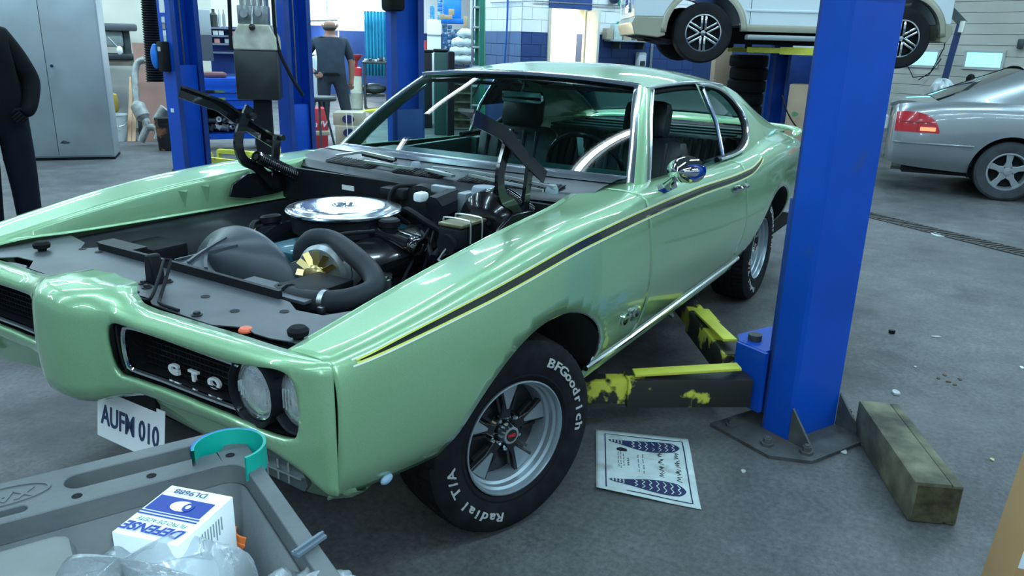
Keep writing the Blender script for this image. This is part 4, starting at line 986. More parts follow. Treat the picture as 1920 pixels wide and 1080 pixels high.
# ================================================================== lifts
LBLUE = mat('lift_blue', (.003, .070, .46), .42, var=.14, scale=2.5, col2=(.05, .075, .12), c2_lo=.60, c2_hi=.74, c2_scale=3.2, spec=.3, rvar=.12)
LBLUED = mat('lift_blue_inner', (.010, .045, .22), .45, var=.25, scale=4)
PLATEM = mat('dirty_steel', (.085, .09, .092), .6, .3, var=.35, scale=12, col2=(.12, .07, .04), c2_lo=.6, c2_hi=.75, c2_scale=9)
def worn_yellow(name, lo, hi, sc):
    return mat(name, (.62, .62, .07), .5, var=.1, scale=8, col2=(.022, .022, .020), c2_lo=lo, c2_hi=hi, c2_scale=sc)
YEL = worn_yellow('worn_yellow', .44, .47, 5.5); YELC = worn_yellow('clean_yellow', .66, .70, 6)
def lift_post(name, label, P, rz, height=3.6, w=.28, dep=.10, group='blue lift posts'):
    """local x along the web (A), local y outward from the car; the channel opens to -y"""
    t = thing(name, label, 'lift post', P, rz, group)
    h = w/2; sec = [(-h, -dep), (-h, -.012), (-h+.012, 0), (h-.012, 0), (h, -.012), (h, -dep), (h-.012, -dep), (h-.012, -.014), (-h+.012, -.014), (-h+.012, -dep)]
    loc_part(MB().prism(sec, .012, height).build('column', LBLUE), t)
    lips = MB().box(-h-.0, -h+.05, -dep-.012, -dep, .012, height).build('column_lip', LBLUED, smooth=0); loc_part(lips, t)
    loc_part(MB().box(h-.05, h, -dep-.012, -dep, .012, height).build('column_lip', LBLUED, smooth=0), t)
    base = loc_part(MB().prism([(-h-.16, -.26), (-h-.16, .04), (-h-.05, .15), (h+.05, .15), (h+.16, .04), (h+.16, -.26)], 0, .014).build('base_plate', PLATEM), t)
    for (x, y) in ((-h-.10, -.2), (-h-.10, -.02), (-h-.02, .10), (h+.02, .10), (h+.10, -.02), (h+.10, -.2)):
        loc_part(MB().lathe([(.0005, .036), (.011, .036), (.011, .03), (.017, .03), (.017, .012), (.026, .012), (.026, 0)], 6, T(x, y, .014)).build('anchor_bolt', PLATEM), base)
    for x in (-h+.004, h-.004):
        loc_part(MB().prism([(0, .0), (.12, 0), (0, .14)], -.005, .005, T(x, 0, .014) @ RZ(90) @ RX(90)).build('gusset', PLATEM), base)
    return t
def carriage(t, z0, z1, w=.28, dep=.10):
    h = w/2-.03
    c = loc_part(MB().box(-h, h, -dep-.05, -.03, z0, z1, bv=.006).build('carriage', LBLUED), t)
    y = loc_part(MB().prism([(-.16, -dep-.17), (-.16, -dep-.04), (.16, -dep-.04), (.16, -dep-.17), (.10, -dep-.23), (-.10, -dep-.23)], z0+.26, z0+.275).prism([(-.16, -dep-.17), (-.16, -dep-.04), (.16, -dep-.04), (.16, -dep-.17), (.10, -dep-.23), (-.10, -dep-.23)], z0+.02, z0+.035).box(-.175, -.155, -dep-.17, -dep-.02, z0+.02, z0+.275).box(.155, .175, -dep-.17, -dep-.02, z0+.02, z0+.275).build('arm_yoke', LBLUE), c)
    for s in (-1, 1):
        loc_part(MB().lathe([(.0005, .30), (.028, .30), (.028, .0), (.0005, .0)], 16, T(s*.09, -dep-.15, z0+.0)).build('pivot_pin', PLATEM), c)
    return c
def place_xy(v): return (v.x, v.y, 0)
RP = AB(0, 0)+Vector((-1.183, 1.542, 0)); RZP = 154-180        # local +y must be +B: with x = -A the pair (x, y) is right-handed
pr = lift_post('lift_post', 'tall blue steel lift post bolted down beside the green coupe, nearest post', RP, RZP, w=.30, dep=.12)
carriage(pr, .06, .95, .30, .12)
hd = MB().box(-.09, .09, -.02, .04, 1.735, 1.80, T(0, .03, 0), .01).build('post_bracket', BLACK); loc_part(hd, pr)
def arm(t, p0, p1, z, hgt, wid, m, tip=True, strap=None, label=None):
    """swing arm of two telescoping tubes from pivot p0 to pad p1 (world xy), a part of the post t"""
    a, b = Vector((p0[0], p0[1], z)), Vector((p1[0], p1[1], z)); d = (b-a).normalized(); L = (b-a).length; Mx = Matrix.Translation(a) @ Matrix.Rotation(math.atan2(d.y, d.x), 4, 'Z')
    o = MB().box(-.05, L*.66, -wid/2, wid/2, -hgt/2, hgt/2, Mx, .005).build('swing_arm', m, t)
    MB().box(L*.5, L, -wid/2+.014, wid/2-.014, -hgt/2+.012, hgt/2-.012, Mx, .004).build('inner_arm', m, o)
    MB().lathe([(.0005, .05), (.055, .05), (.06, .04), (.06, .0), (.035, -.005), (.035, -.03)], 24, Mx @ T(L-.06, 0, hgt/2)).build('lift_pad', RUBBER, o)
    if strap: MB().box(.0, L*strap, -.03, .03, 0, .012, Mx @ T(0, .015, hgt/2+.035) @ RY(3.5), .002).build('arm_strap', YELC, o)
    return o
arm(pr, (-1.08, 1.24), (-.68, .68), .165, .12, .11, YEL, strap=.62)
arm(pr, (-1.28, 1.16), (-1.95, .70), .19, .12, .11, YEL, strap=.55)
# partner post beyond the windshield
PC = atd(754, 120, 6.2); PC.z = 0
pc = lift_post('lift_post', 'plain blue lift post seen behind the coupe windshield with black box on top', PC, 154)
carriage(pc, .06, .95)
q = MB().box(-.19, -.06, -.22, -.03, 1.68, 2.2, bv=.03).build('control_box', BLACK); loc_part(q, pc)
arm(pc, (PC.x+.25, PC.y+.32), (-1.75, -.66), .20, .12, .11, YEL)
# ================================================================== things on the floor in front
# timber block
bl = MB(); BV = [(at(1598, 737, 'z', .155)), (at(1660, 735, 'z', .155)), (at(1803, 900, 'z', .155)), (at(1713, 872, 'z', .155))]
b0 = Vector((-.765, 2.01, 0)); ang = 25
wood = mat('old_timber', (.16, .155, .10), .8, var=.5, scale=9, col2=(.035, .035, .032), c2_lo=.46, c2_hi=.72, c2_scale=6, bump=.7, bscale=26)
blk = thing('timber_block', 'weathered square timber beam lying on the floor beside the near lift post', 'timber', (b0.x, b0.y, 0), 24.5)
loc_part(MB().box(-.62, 0, -.082, .035, 0, .150, bv=.008).build('beam', wood), blk)
loc_part(MB().box(-.62, 0, .037, .072, .0, .146, bv=.007).build('split_side', wood), blk)
loc_part(MB().box(-.001, .0015, -.07, .066, .01, .138).build('end_grain', mat('end_grain', (.075, .065, .030), .85, var=.5, scale=18, bump=.5, bscale=40), smooth=0), blk)
# paper foot mat
PAPER = mat('mat_paper', (.50, .58, .58), .8, var=.10, scale=14, col2=(.30, .33, .31), c2_lo=.56, c2_hi=.75, c2_scale=9)
INK = mat('mat_ink', (.018, .024, .085), .8); INKP = mat('mat_pen', (.02, .025, .035), .8)
TL, TR, BR, BLc = [at(px, py, 'z', .004) for px, py in ((1117, 805), (1290, 823), (1315, 955), (1118, 917))]
def mp(u, v, dz=0.0):
    p = (TL*(1-u)+TR*u)*(1-v)+(BLc*(1-u)+BR*u)*v
    cut = max(0, v-.93)*max(0, 1-u*1.7)
    z = .004+.004*math.sin(u*7+v*5)*math.sin(v*6)**2+.10*max(0, v-.86)**1.1*max(0, .75-u)
    return Vector((p.x, p.y, z+dz))
pap = thing('paper_foot_mat', 'white paper floor mat printed with two dark shoe soles', 'floor mat', (TL+BR)/2*1.0)
pap.location.z = 0
MB().grid([[tuple(mp(u, v)) for u in np.linspace(0, 1, 25)] for v in np.linspace(0, 1, 25)]).build('sheet', PAPER, pap, solid=.0008)
def on_mat(pts, m, nm, dz=.0012):
    """flat polygon strip pieces on the sheet, pts list of quads in uv"""
    b = MB()
    for qd in pts: b.add([tuple(mp(u, v, dz)) for u, v in qd], [tuple(range(len(qd)))])
    o = b.build(nm, m, pap, smooth=0); return o
def strip(u0, v0, u1, v1, n=12, w=.006):
    du, dv = u1-u0, v1-v0; L = math.hypot(du, dv); nx, nv_ = -dv/L*w, du/L*w
    return [[(u0+du*k/n-nx, v0+dv*k/n-nv_), (u0+du*k/n+nx, v0+dv*k/n+nv_), (u0+du*(k+1)/n+nx, v0+dv*(k+1)/n+nv_), (u0+du*(k+1)/n-nx, v0+dv*(k+1)/n-nv_)] for k in range(n)]
for e in ((.10, .07, .93, .07), (.10, .07, .10, .95), (.93, .07, .93, .95), (.30, .95, .93, .95)): on_mat(strip(*e), INK, 'border_line')
for vc in (.185, .80):
    W = lambda s: .088*(.62+.38*math.cos((s-.70)*4.2))*min(1, (s/.06)**.5 if s < .06 else 1)*min(1, ((1-s)/.10)**.5 if s > .90 else 1)
    qd = []
    for k in range(40):
        s0, s1 = k/40, (k+1)/40; u0, u1 = .13+.76*s0, .13+.76*s1; c0 = vc+.02*math.sin(s0*3); c1 = vc+.02*math.sin(s1*3)
        qd.append([(u0, c0-W(s0)), (u1, c1-W(s1)), (u1, c1+W(s1)), (u0, c0+W(s0))])
    so = on_mat(qd, INK, 'printed_sole')
    for k, u in enumerate([.17, .205, .24, .275, .40, .47, .54, .61, .68, .75, .82]):
        s = (u-.13)/.76; c = vc+.02*math.sin(s*3); w = W(s)*.8; zz = []
        nn = 4
        for j in range(nn):
            v0, v1 = c-w+2*w*j/nn, c-w+2*w*(j+1)/nn; d = .014 if u > .3 else .008
            zz += strip(u+(d if j % 2 else -d), v0, u+(-d if j % 2 else d), v1, 1, .0045)
        on_mat(zz, PAPER, 'sole_groove', .0022)
random.seed(3)
for (u, v0, v1, amp, m) in ((.84, .27, .70, .026, INKP), (.67, .27, .68, .026, INKP)):
    zz = []; pv = None; n = 26
    for k in range(n):
        p = (u+amp*(1 if k % 2 else -1)*random.uniform(.5, 1.1)+.01*math.sin(k), v0+(v1-v0)*k/n+random.uniform(-.006, .012))
        if pv and k % 7: zz += strip(*pv, *p, 1, .0035)
        pv = p
    on_mat(zz, m, 'handwriting')
for (u, v0, v1) in ((.235, .36, .60), (.26, .34, .62), (.29, .38, .58), (.44, .36, .64), (.49, .34, .66), (.335, .44, .56)):
    zz = []
    for k in range(14):
        a = v0+(v1-v0)*k/14
        if k % 4 != 3: zz += strip(u+random.uniform(-.004, .004), a, u+random.uniform(-.004, .004), a+(v1-v0)/20, 1, .005 if u != .335 else .012)
    on_mat(zz, mat('mat_print_grey', (.10, .13, .14), .8), 'print_line')
on_mat([[(.22, .30), (.26, .275), (.33, .285), (.33, .33), (.26, .34), (.22, .33)]], INKP, 'print_mark')

# floor bits: each scrap its own thing
SCR = mat('pale_scrap', (.45, .48, .47), .8, var=.2); LEAF = mat('dry_leaf', (.10, .07, .04), .8, var=.3)
def scrap(px, py, sx, sy, m, name, label, rot=0, h=.006, grp=None):
    p = at(px, py, 'z', 0); n = 7; pts = []
    for k in range(n):
        a = 2*math.pi*k/n; r = random.uniform(.65, 1.1); pts.append((math.cos(a)*r*sx, math.sin(a)*r*sy))
    o = MB().prism(pts, 0, h).build(name, m, bevel=.0015); o.location = (p.x, p.y, .0005); o.rotation_euler = (0, 0, R_(rot)); tag(o, label, 'litter', grp); return o
scrap(1755, 632, .035, .012, SCR, 'paper_scrap', 'pale crumpled paper scrap on the floor right of the near lift post', 120)
scrap(1673, 625, .022, .020, BLACK, 'rubber_plug', 'small black rubber lump on the floor behind the timber block', 0, .018)
scrap(1680, 738, .035, .02, SCR, 'dust_clump', 'pale chunk of debris lying beside the timber block far end', 20, .010)
for k, (px, py) in enumerate(((1760, 710), (1772, 704), (1778, 716), (1790, 722), (1800, 712))): scrap(px, py, .014, .010, LEAF, 'dry_leaf', 'small dry brown leaf bit right of the timber block, %s from the left' % ('first', 'second', 'third', 'fourth', 'last')[k], k*50, .004, 'dry leaf bits')
scrap(1757, 441, .10, .04, SCR, 'paper_scrap', 'torn white paper lying on the drain grate by the silver sedan', 30)
scrap(1716, 689+0, .012, .008, SCR, 'pebble', 'tiny pale pebble on the floor between timber and leaf bits', 0)
scrap(1581, 880-32, .03, .016, SCR, 'paint_flake', 'pale flake of concrete beside the near post base plate', 40)
scrap(1393, 885, .012, .010, SCR, 'pebble', 'tiny stone on the floor right of the paper mat', 0)
scrap(1860, 863, .012, .008, mat('yellow_chip', (.6, .55, .3), .7), 'wood_chip', 'tiny yellow wood chip on the floor near the cardboard box', 20)
scrap(1915, 690, .02, .01, WHITE, 'paper_scrap', 'small white paper scrap at the right edge of the floor', 20)
scrap(1258, 590, .06, .02, mat('grey_card', (.35, .38, .40), .7), 'paper_scrap', 'grey torn card under the green coupe sill', 30)
# trench drain
p0, p1 = at(1600, 396, 'z', 0), at(1980, 490, 'z', 0); d = (p1-p0); ang = math.degrees(math.atan2(d.y, d.x)); L = d.length
dr = thing('trench_drain', 'long dark slotted drain grate sunk in the floor', 'drain', (p0.x, p0.y, 0), ang)
GRM = mat('grate_iron', (.06, .058, .052), .6, .3, var=.3)
loc_part(MB().box(0, L, -.09, .09, .0005, .003).build('channel', DARKIN, smooth=0), dr)
for s in (-1, 1): loc_part(MB().box(0, L, s*.10-.012, s*.10+.012, .0005, .008).build('edge_rail', GRM, smooth=0), dr)
n = int(L/.05); sl = MB().box(-.012, .012, -.09, .09, .003, .007).build('slat', GRM, smooth=0); loc_part(sl, dr); sl.location = (.03, 0, 0)
for k in range(1, n):
    q = sl.copy(); COL.objects.link(q); q.location = (.03+k*.05, 0, 0)

# ================================================================== service cart and what lies in it
CARTM = mat('cart_grey_plastic', (.085, .098, .105), .55, var=.25, scale=6, bump=.12, bscale=90, col2=(.14, .15, .15), c2_lo=.55, c2_hi=.8, c2_scale=5)
ZR = .90
c0 = at(440, 800, 'z', ZR); e1 = (at(0, 872, 'z', ZR)-at(390, 782, 'z', ZR)); e1.z = 0; e1.normalize(); e2 = Vector((-e1.y, e1.x, 0))
if e2.dot(at(655, 1080, 'z', ZR)-c0) < 0: e2 = -e2
MC = Matrix(((e1.x, e2.x, 0, c0.x), (e1.y, e2.y, 0, c0.y), (0, 0, 1, 0), (0, 0, 0, 1)))    # cart coords: x along the handle end, y along the side
cart = thing('service_cart', 'grey plastic service cart with a handle slot in its rim', 'cart', tuple(MC @ Vector((.25, .35, 0))))
CW, CL = .62, .95
def rrect(x0, x1, y0, y1, r, n=6):
    out = []
    for (cx, cy, a0) in ((x1-r, y1-r, 0), (x0+r, y1-r, 90), (x0+r, y0+r, 180), (x1-r, y0+r, 270)):
        for k in range(n+1): a = R_(a0+90*k/n); out.append((cx+r*math.cos(a), cy+r*math.sin(a)))
    return out
def ring_plate(outer, holes, z0, z1, m):
    """flat plate with holes through bmesh triangle fill"""
    bm = bmesh.new(); es = []
    for loop in [outer]+holes:
        vs_ = [bm.verts.new((x, y, z1)) for x, y in loop]
        es += [bm.edges.new((vs_[i], vs_[(i+1) % len(vs_)])) for i in range(len(vs_))]
    bmesh.ops.triangle_fill(bm, edges=es, use_beauty=True)
    r = bmesh.ops.extrude_face_region(bm, geom=bm.faces[:]); bmesh.ops.translate(bm, verts=[q for q in r['geom'] if isinstance(q, bmesh.types.BMVert)], vec=(0, 0, z0-z1))
    bmesh.ops.recalc_face_normals(bm, faces=bm.faces); return MB().bm(bm, m)
out = rrect(0, CW, 0, CL, .045); tray = rrect(.022, CW-.03, .104, CL-.05, .03); slot = rrect(.030, .236, .026, .066, .020); slot2 = rrect(.280, .47, .072, .090, .009)
ring_plate(out, [tray, slot, slot2], ZR-.035, ZR, MC).build('rim', CARTM, cart, bevel=.006)
tb = MB()
lo = [(x, y) for x, y in tray]; lo2 = [(.31+(x-.31)*.93, .52+(y-.52)*.94) for x, y in tray]; n = len(lo)
tb.add([(x, y, ZR-.03) for x, y in lo]+[(x, y, ZR-.11) for x, y in lo2], [(i, (i+1) % n, n+(i+1) % n, n+i) for i in range(n)]+[tuple(range(2*n-1, n-1, -1))], MC)
tb.build('tray', CARTM, cart, solid=.005, smooth=40)
for (x, y) in ((.04, .05), (CW-.04, .05), (.04, CL-.05), (CW-.04, CL-.05)):
    MB().tube([(x, y, .12), (x, y, ZR-.03)], .028, 12, MC).build('leg', CARTM, cart)
    MB().lathe([(.02, -.018), (.055, -.016), (.06, 0), (.055, .016), (.02, .018), (.02, -.018)], 20, MC @ T(x, y, .06) @ RY(90)).build('castor', RUBBER, cart)
MB().box(.02, CW-.02, .14, CL-.02, .20, .26, MC, .02).build('lower_shelf', CARTM, cart)
ring_plate([(.305+.055*math.cos(R_(a))*1.0, .040+.024*math.sin(R_(a))) for a in range(0, 360, 10)], [[(.305+.051*math.cos(R_(a)), .040+.0215*math.sin(R_(a))) for a in range(0, 360, 10)]], ZR, ZR+.0015, MC).build('embossed_oval', CARTM, cart)
vs_, fs_ = text_mesh('MAX', .030, .0006, .0006); MB().add(vs_, fs_, MC @ T(.305, .043, ZR+.0006) @ Matrix.Diagonal((-1.1, 1, 1, 1))).build('embossed_letters', CARTM, cart)
for (hx, hy) in ((.225, .086), (.135, .084), (.030, .084)):
    p = MC @ Vector((hx, hy, ZR)); MB().lathe([(.0005, .0004), (.006, .0004), (.0065, 0)], 14, T(p.x, p.y, ZR+.0004)).build('screw_hole', DARKIN, cart)
# pale pad standing in the tray's left end
MB().box(.238, .52, .135, .42, ZR-.10, ZR-.010, MC, .02).build('tray_pad', mat('pad_grey', (.17, .185, .18), .6, var=.2, scale=9), cart, smooth=40)
# teal band round the corner
p = at(432, 862, 'z', ZR)
tr = thing('tape_roll', 'teal green tape roll with a blue edge hooked round the cart corner', 'tape', (p.x, p.y, ZR))
TEAL = mat('teal_tape', (.0, .30, .24), .5, var=.1); an0 = math.degrees(math.atan2(-(e1+e2).y, -(e1+e2).x))
Mt = Matrix.Translation((p.x, p.y, ZR-.012))
MB().lathe([(.046, 0), (.046, .036), (.050, .036), (.050, 0), (.046, 0)], 40, Mt, an0-125, an0+125).build('roll', TEAL, tr)
MB().lathe([(.0485, .0362), (.0508, .0362), (.0512, .030), (.0508, .022)], 20, Mt, an0-20, an0+120).build('blue_edge', mat('tape_blue', (.02, .12, .55), .5), tr)
# oil filter carton
ZT = .925
b00, b10, b01 = at(322, 909, 'z', ZT), at(437, 931, 'z', ZT), at(215, 992, 'z', ZT)
ex = (b10-b00); BW = ex.length; ex.normalize(); ey = b01-b00; ey = (ey-ex*ey.dot(ex)); ey.normalize(); BD = .105
fb = thing('filter_carton', 'white and blue oil filter carton standing in the cart tray', 'carton', (b00.x, b00.y, ZR-.108))
MBX = Matrix(((ex.x, ey.x, 0, b00.x), (ex.y, ey.y, 0, b00.y), (0, 0, 1, 0), (0, 0, 0, 1)))
CARD_W = mat('white_card', (.78, .84, .87), .5); PBLUE = mat('print_blue', (.004, .035, .26), .5); PGREEN = mat('print_green', (.0, .14, .09), .5); PNAVY = mat('print_navy', (.02, .03, .10), .5)
MB().box(0, BW, 0, BD, ZR-.106, ZT, MBX, .0015).build('carton_body', CARD_W, fb)
def top_print(pts, m, nm, dz=.0008): return MB().add([(x*BW, y*BD, ZT+dz) for x, y in pts], [tuple(range(len(pts)))], MBX).build(nm, m, fb, smooth=0)
top_print([(.04, .22), (.90, .22), (.90, .52), (.04, .52)], PBLUE, 'blue_panel')
for k in range(2): top_print([(.02, .54+k*.05), (.93, .54+k*.05), (.93, .565+k*.05), (.02, .565+k*.05)], PBLUE, 'blue_line')
def top_text(s_, x, y, size, m, sx=1.0, sh=0.0, bold=.0, nm='print', dz=.0016):
    """printed so that it reads from the far side: letters run from right to left, their tops toward the viewer"""
    vs_, fs_ = text_mesh(s_, size, 0, bold, shear=sh)
    MB().add(vs_, fs_, MBX @ T(x*BW, y*BD, ZT+dz) @ Matrix.Diagonal((-sx, 1, 1, 1))).build(nm, m, fb, smooth=0)
top_text('DL9688', .42, .11, .013, PNAVY, 1.1, 0, .0002, 'part_number')
top_text('FILTRO DE ACEITE', .50, .70, .0095, PGREEN, .85, .2, .0001, 'print_line')
top_text('DEFENSE', .50, .84, .021, PBLUE, .95, .25, .0008, 'brand_word')
top_print([(.50+.17*math.cos(R_(a))-.0, .37+.10*math.sin(R_(a))) for a in range(0, 360, 15)], CARD_W, 'print_swoosh', .0012)
top_print([(.60+.075*math.cos(R_(a)), .37+.085*math.sin(R_(a))) for a in range(0, 360, 15)], PBLUE, 'print_disc', .0016)
top_print([(.60+.035*math.cos(R_(a)), .37+.040*math.sin(R_(a))) for a in range(0, 360, 15)], CARD_W, 'print_disc', .0020)
for k in range(9): MB().box(BW+.0002, BW+.0008, BD*(.25+.05*k), BD*(.25+.05*k)+.0018, ZT-.03-.004*(k % 3), ZT-.012, MBX).build('side_print', mat('print_grey', (.25, .32, .34), .6), fb, smooth=0)
# orange cap
p = at(476, 992, 'z', ZR-.085)
oc = tag(MB().lathe([(.024, 0), (.026, .002), (.026, .024), (.0235, .024), (.0235, .006), (.0005, .004)], 32, T(p.x, p.y, ZR-.106)).lathe([(.0262, .008), (.0272, .009), (.0272, .013), (.0262, .014)], 32, T(p.x, p.y, ZR-.106)).build('orange_screw_top', mat('orange_cap', (.85, .20, .05), .4)), 'orange plastic screw top lying in the cart tray', 'screw top')
# zip fastener strip of the bag over the rim
p0, p1 = at(553, 1040, 'z', ZR+.006), at(606, 1003, 'z', ZR+.006)
tag(MB().bar([tuple(p0), tuple(p1)], .012, .004).bar([tuple(p0+Vector((0, 0, .004))), tuple(p1+Vector((0, 0, .004)))], .003, .003).build('zip_strip', mat('zip_grey', (.10, .14, .18), .4)), 'dark grey zip fastener strip lying across the cart rim', 'strip')
# clear plastic bags
def bag_mat():
    m = bpy.data.materials.new('clear_film'); m.use_nodes = True; nt = m.node_tree; nt.nodes.clear(); N = nt.nodes.new; L = nt.links.new
    o = N('ShaderNodeOutputMaterial'); t = N('ShaderNodeBsdfTransparent'); t.inputs[0].default_value = (.90, .96, 1, 1); g = N('ShaderNodeBsdfGlossy'); g.inputs['Roughness'].default_value = .12
    d = N('ShaderNodeBsdfDiffuse'); d.inputs[0].default_value = (.75, .86, .93, 1); lw = N('ShaderNodeFresnel'); lw.inputs[0].default_value = 1.6
    tc = N('ShaderNodeTexCoord'); n = N('ShaderNodeTexNoise'); n.inputs['Scale'].default_value = 28; n.inputs['Detail'].default_value = 5; L(tc.outputs['Object'], n.inputs['Vector'])
    b = N('ShaderNodeBump'); b.inputs['Strength'].default_value = .5; b.inputs['Distance'].default_value = .01; L(n.outputs['Fac'], b.inputs['Height'])
    for q in (g, lw): L(b.outputs[0], q.inputs['Normal'])
    x = N('ShaderNodeMixShader'); y = N('ShaderNodeMixShader'); y.inputs[0].default_value = .26
    L(t.outputs[0], y.inputs[1]); L(d.outputs[0], y.inputs[2]); L(lw.outputs[0], x.inputs[0]); L(y.outputs[0], x.inputs[1]); L(g.outputs[0], x.inputs[2]); L(x.outputs[0], o.inputs[0]); return m
FILM = bag_mat()
def film_bag(name, label, c, rx, ry, h, seed, rz=0):
    random.seed(seed); ph = [random.uniform(0, 6.3) for _ in range(8)]; rows = []; nA, nR = 56, 14
    for i in range(nR+1):
        t = i/nR; row = []
        for j in range(nA):
            a = 2*math.pi*j/nA; rad = math.sin(t*math.pi/2)**.8*(1+.10*math.sin(5*a+ph[0])+.07*math.sin(9*a+ph[1]))
            z = h*math.cos(t*math.pi/2)**.7*(1+.10*math.sin(4*a+ph[2]+3*t)+.06*math.sin(11*a+ph[3]))+.012*math.sin(7*a+ph[4]+9*t)*t
            row.append((rad*rx*math.cos(a), rad*ry*math.sin(a), z))
        rows.append(row)
    b = MB().grid(rows, T(*c) @ RZ(rz), closed=True); o = b.build(name, FILM, smooth=24); tag(o, label, 'plastic bag'); return o
p = at(235, 1118, 'z', .885); film_bag('plastic_bag', 'crumpled clear plastic bag covering the near part of the cart tray', (p.x, p.y, ZR-.085), .128, .095, .105, 5, math.degrees(math.atan2(e1.y, e1.x)))
p = at(556, 1140, 'z', .87); film_bag('plastic_bag', 'smaller clear plastic bag by the right rim of the cart', (p.x, p.y, ZR-.085), .072, .085, .080, 9, math.degrees(math.atan2(e2.y, e2.x)))
# ================================================================== tall cardboard carton at the right edge
CARD = mat('brown_card', (.42, .25, .11), .75, var=.08, scale=5)
p = atd(1896, 945, 1.5); cbz = p.z
cb = thing('cardboard_carton', 'tall brown cardboard carton with white labels and red handwriting', 'carton', (p.x, p.y, 0))
vd = (p-CAM); vd.z = 0; vd.normalize(); rt = Vector((vd.y, -vd.x, 0))
MCB = Matrix(((rt.x, vd.x, 0, p.x), (rt.y, vd.y, 0, p.y), (0, 0, 1, 0), (0, 0, 0, 1))) @ RZ(22) @ RY(4)
HB = 1.02
MB().box(0, .5, 0, .13, -.02, HB, MCB, .004).build('carton_body', CARD, cb)
MB().box(0, .5, -.001, 0, cbz+.045, cbz+.048, MCB).build('flap_edge', mat('card_edge', (.2, .13, .06), .8), cb, smooth=0)
REDI = mat('red_marker', (.62, .03, .05), .6)
for (x0, x1, z0, z1) in ((.004, .20, cbz-.052, cbz+.02), (-.004+.006, .20, cbz-.135, cbz-.058)):
    MB().box(x0, x1, -.0012, -.0004, z0, z1, MCB).build('label', mat('label_white', (.72, .80, .84), .5), cb, smooth=0)
for k in range(9): MB().box(.045+k*.008, .045+k*.008+(.004 if k % 3 else .0025), -.002, -.0013, cbz-.035, cbz-.008, MCB).build('bar_mark', PNAVY, cb, smooth=0)
for (tx, x, z, sz) in (('COL', .042, cbz-.095, .036), ('R/', .03, cbz+.098, .036), ('01', .035, cbz+.072, .034)):
    vs_, fs_ = text_mesh(tx, sz, 0, -.0004); MB().add(vs_, fs_, MCB @ T(x, -.0016, z) @ RX(90)).build('red_writing', REDI, cb, smooth=0)
for z in (cbz+.125, cbz+.052): MB().box(.0, .14, -.0014, -.0006, z, z+.0016, MCB @ T(0, 0, 0)).build('red_line', REDI, cb, smooth=0)
# ================================================================== background helpers
def pz(px, py, dep): return atd(px, py, dep)
def face_m(px, py, dep, yaw=0.0):
    """frame at a pixel and depth: x to the right, y away from the camera (both level), z up"""
    p = atd(px, py, dep); v = p-CAM; v.z = 0; v.normalize(); r = Vector((v.y, -v.x, 0))
    return Matrix(((r.x, v.x, 0, p.x), (r.y, v.y, 0, p.y), (0, 0, 1, p.z), (0, 0, 0, 1))) @ RZ(yaw), p
def pbox(name, label, cat, x0, x1, y0, y1, dep, th, m, yaw=0.0, floor=False, bv=.01, grp=None):
    M_, p = face_m((x0+x1)/2, (y0+y1)/2, dep, yaw); w = (x1-x0)*dep/FPX/max(.5, math.cos(R_(yaw))); zt = atd((x0+x1)/2, y0, dep).z; zb = 0.0 if floor else atd((x0+x1)/2, y1, dep).z
    o = MB().box(-w/2, w/2, 0, th, zb, zt, M_ @ T(0, 0, -p.z), bv).build(name, m); tag(o, label, cat, grp); return o
def root(name, label, cat, px, py, dep, yaw=0.0, grp=None):
    M_, p = face_m(px, py, dep, yaw); o = thing(name, label, cat, (p.x, p.y, 0), 0, grp); M_ = M_.copy(); M_.translation = Vector((p.x, p.y, 0)); return o, M_
def zz(px, py, dep): return atd(px, py, dep).z
# ---- steel cabinet
CABM = mat('grey_steel_cabinet', (.32, .37, .39), .45, .2, var=.12, scale=2.2, rvar=.1)
ca, cb_ = at(55, 302, 'z', 0), at(216, 299, 'z', 0); d = (cb_-ca); W = 1.0; d.normalize(); nrm = Vector((-d.y, d.x, 0))
if nrm.dot(ca-CAM) < 0: nrm = -nrm
MCA = Matrix(((d.x, nrm.x, 0, cb_.x), (d.y, nrm.y, 0, cb_.y), (0, 0, 1, 0), (0, 0, 0, 1)))
W = 1.18
cab = thing('steel_cabinet', 'tall grey two-door steel cabinet with scuffed doors', 'cabinet', tuple(cb_))
MB().box(-W, 0, .02, .5, .03, 2.0, MCA, .006).build('carcass', CABM, cab)
MB().box(-W, 0, .03, .5, 0, .03, MCA).build('plinth', DARKIN, cab, smooth=0)
for (x0, x1) in ((-W+.02, -W/2-.003), (-W/2+.003, -.02)):
    dr_ = MB().box(x0, x1, 0, .02, .05, 1.98, MCA, .004).build('door', CABM, cab)
    if x1 > -.1:
        MB().tube([(x0+.06, -.015, 1.08), (x0+.06, -.04, 1.08)], .018, 12, MCA).build('handle', CHROME, dr_)
        MB().prism([(x0+.02, .20), (x0+.06, .235), (x0+.14, .21), (x0+.10, .19)], -.001, 0, MCA @ RX(90) @ T(0, 0, .0)).build('paint_chip', mat('rust_dark', (.05, .05, .05), .8), dr_, smooth=0)
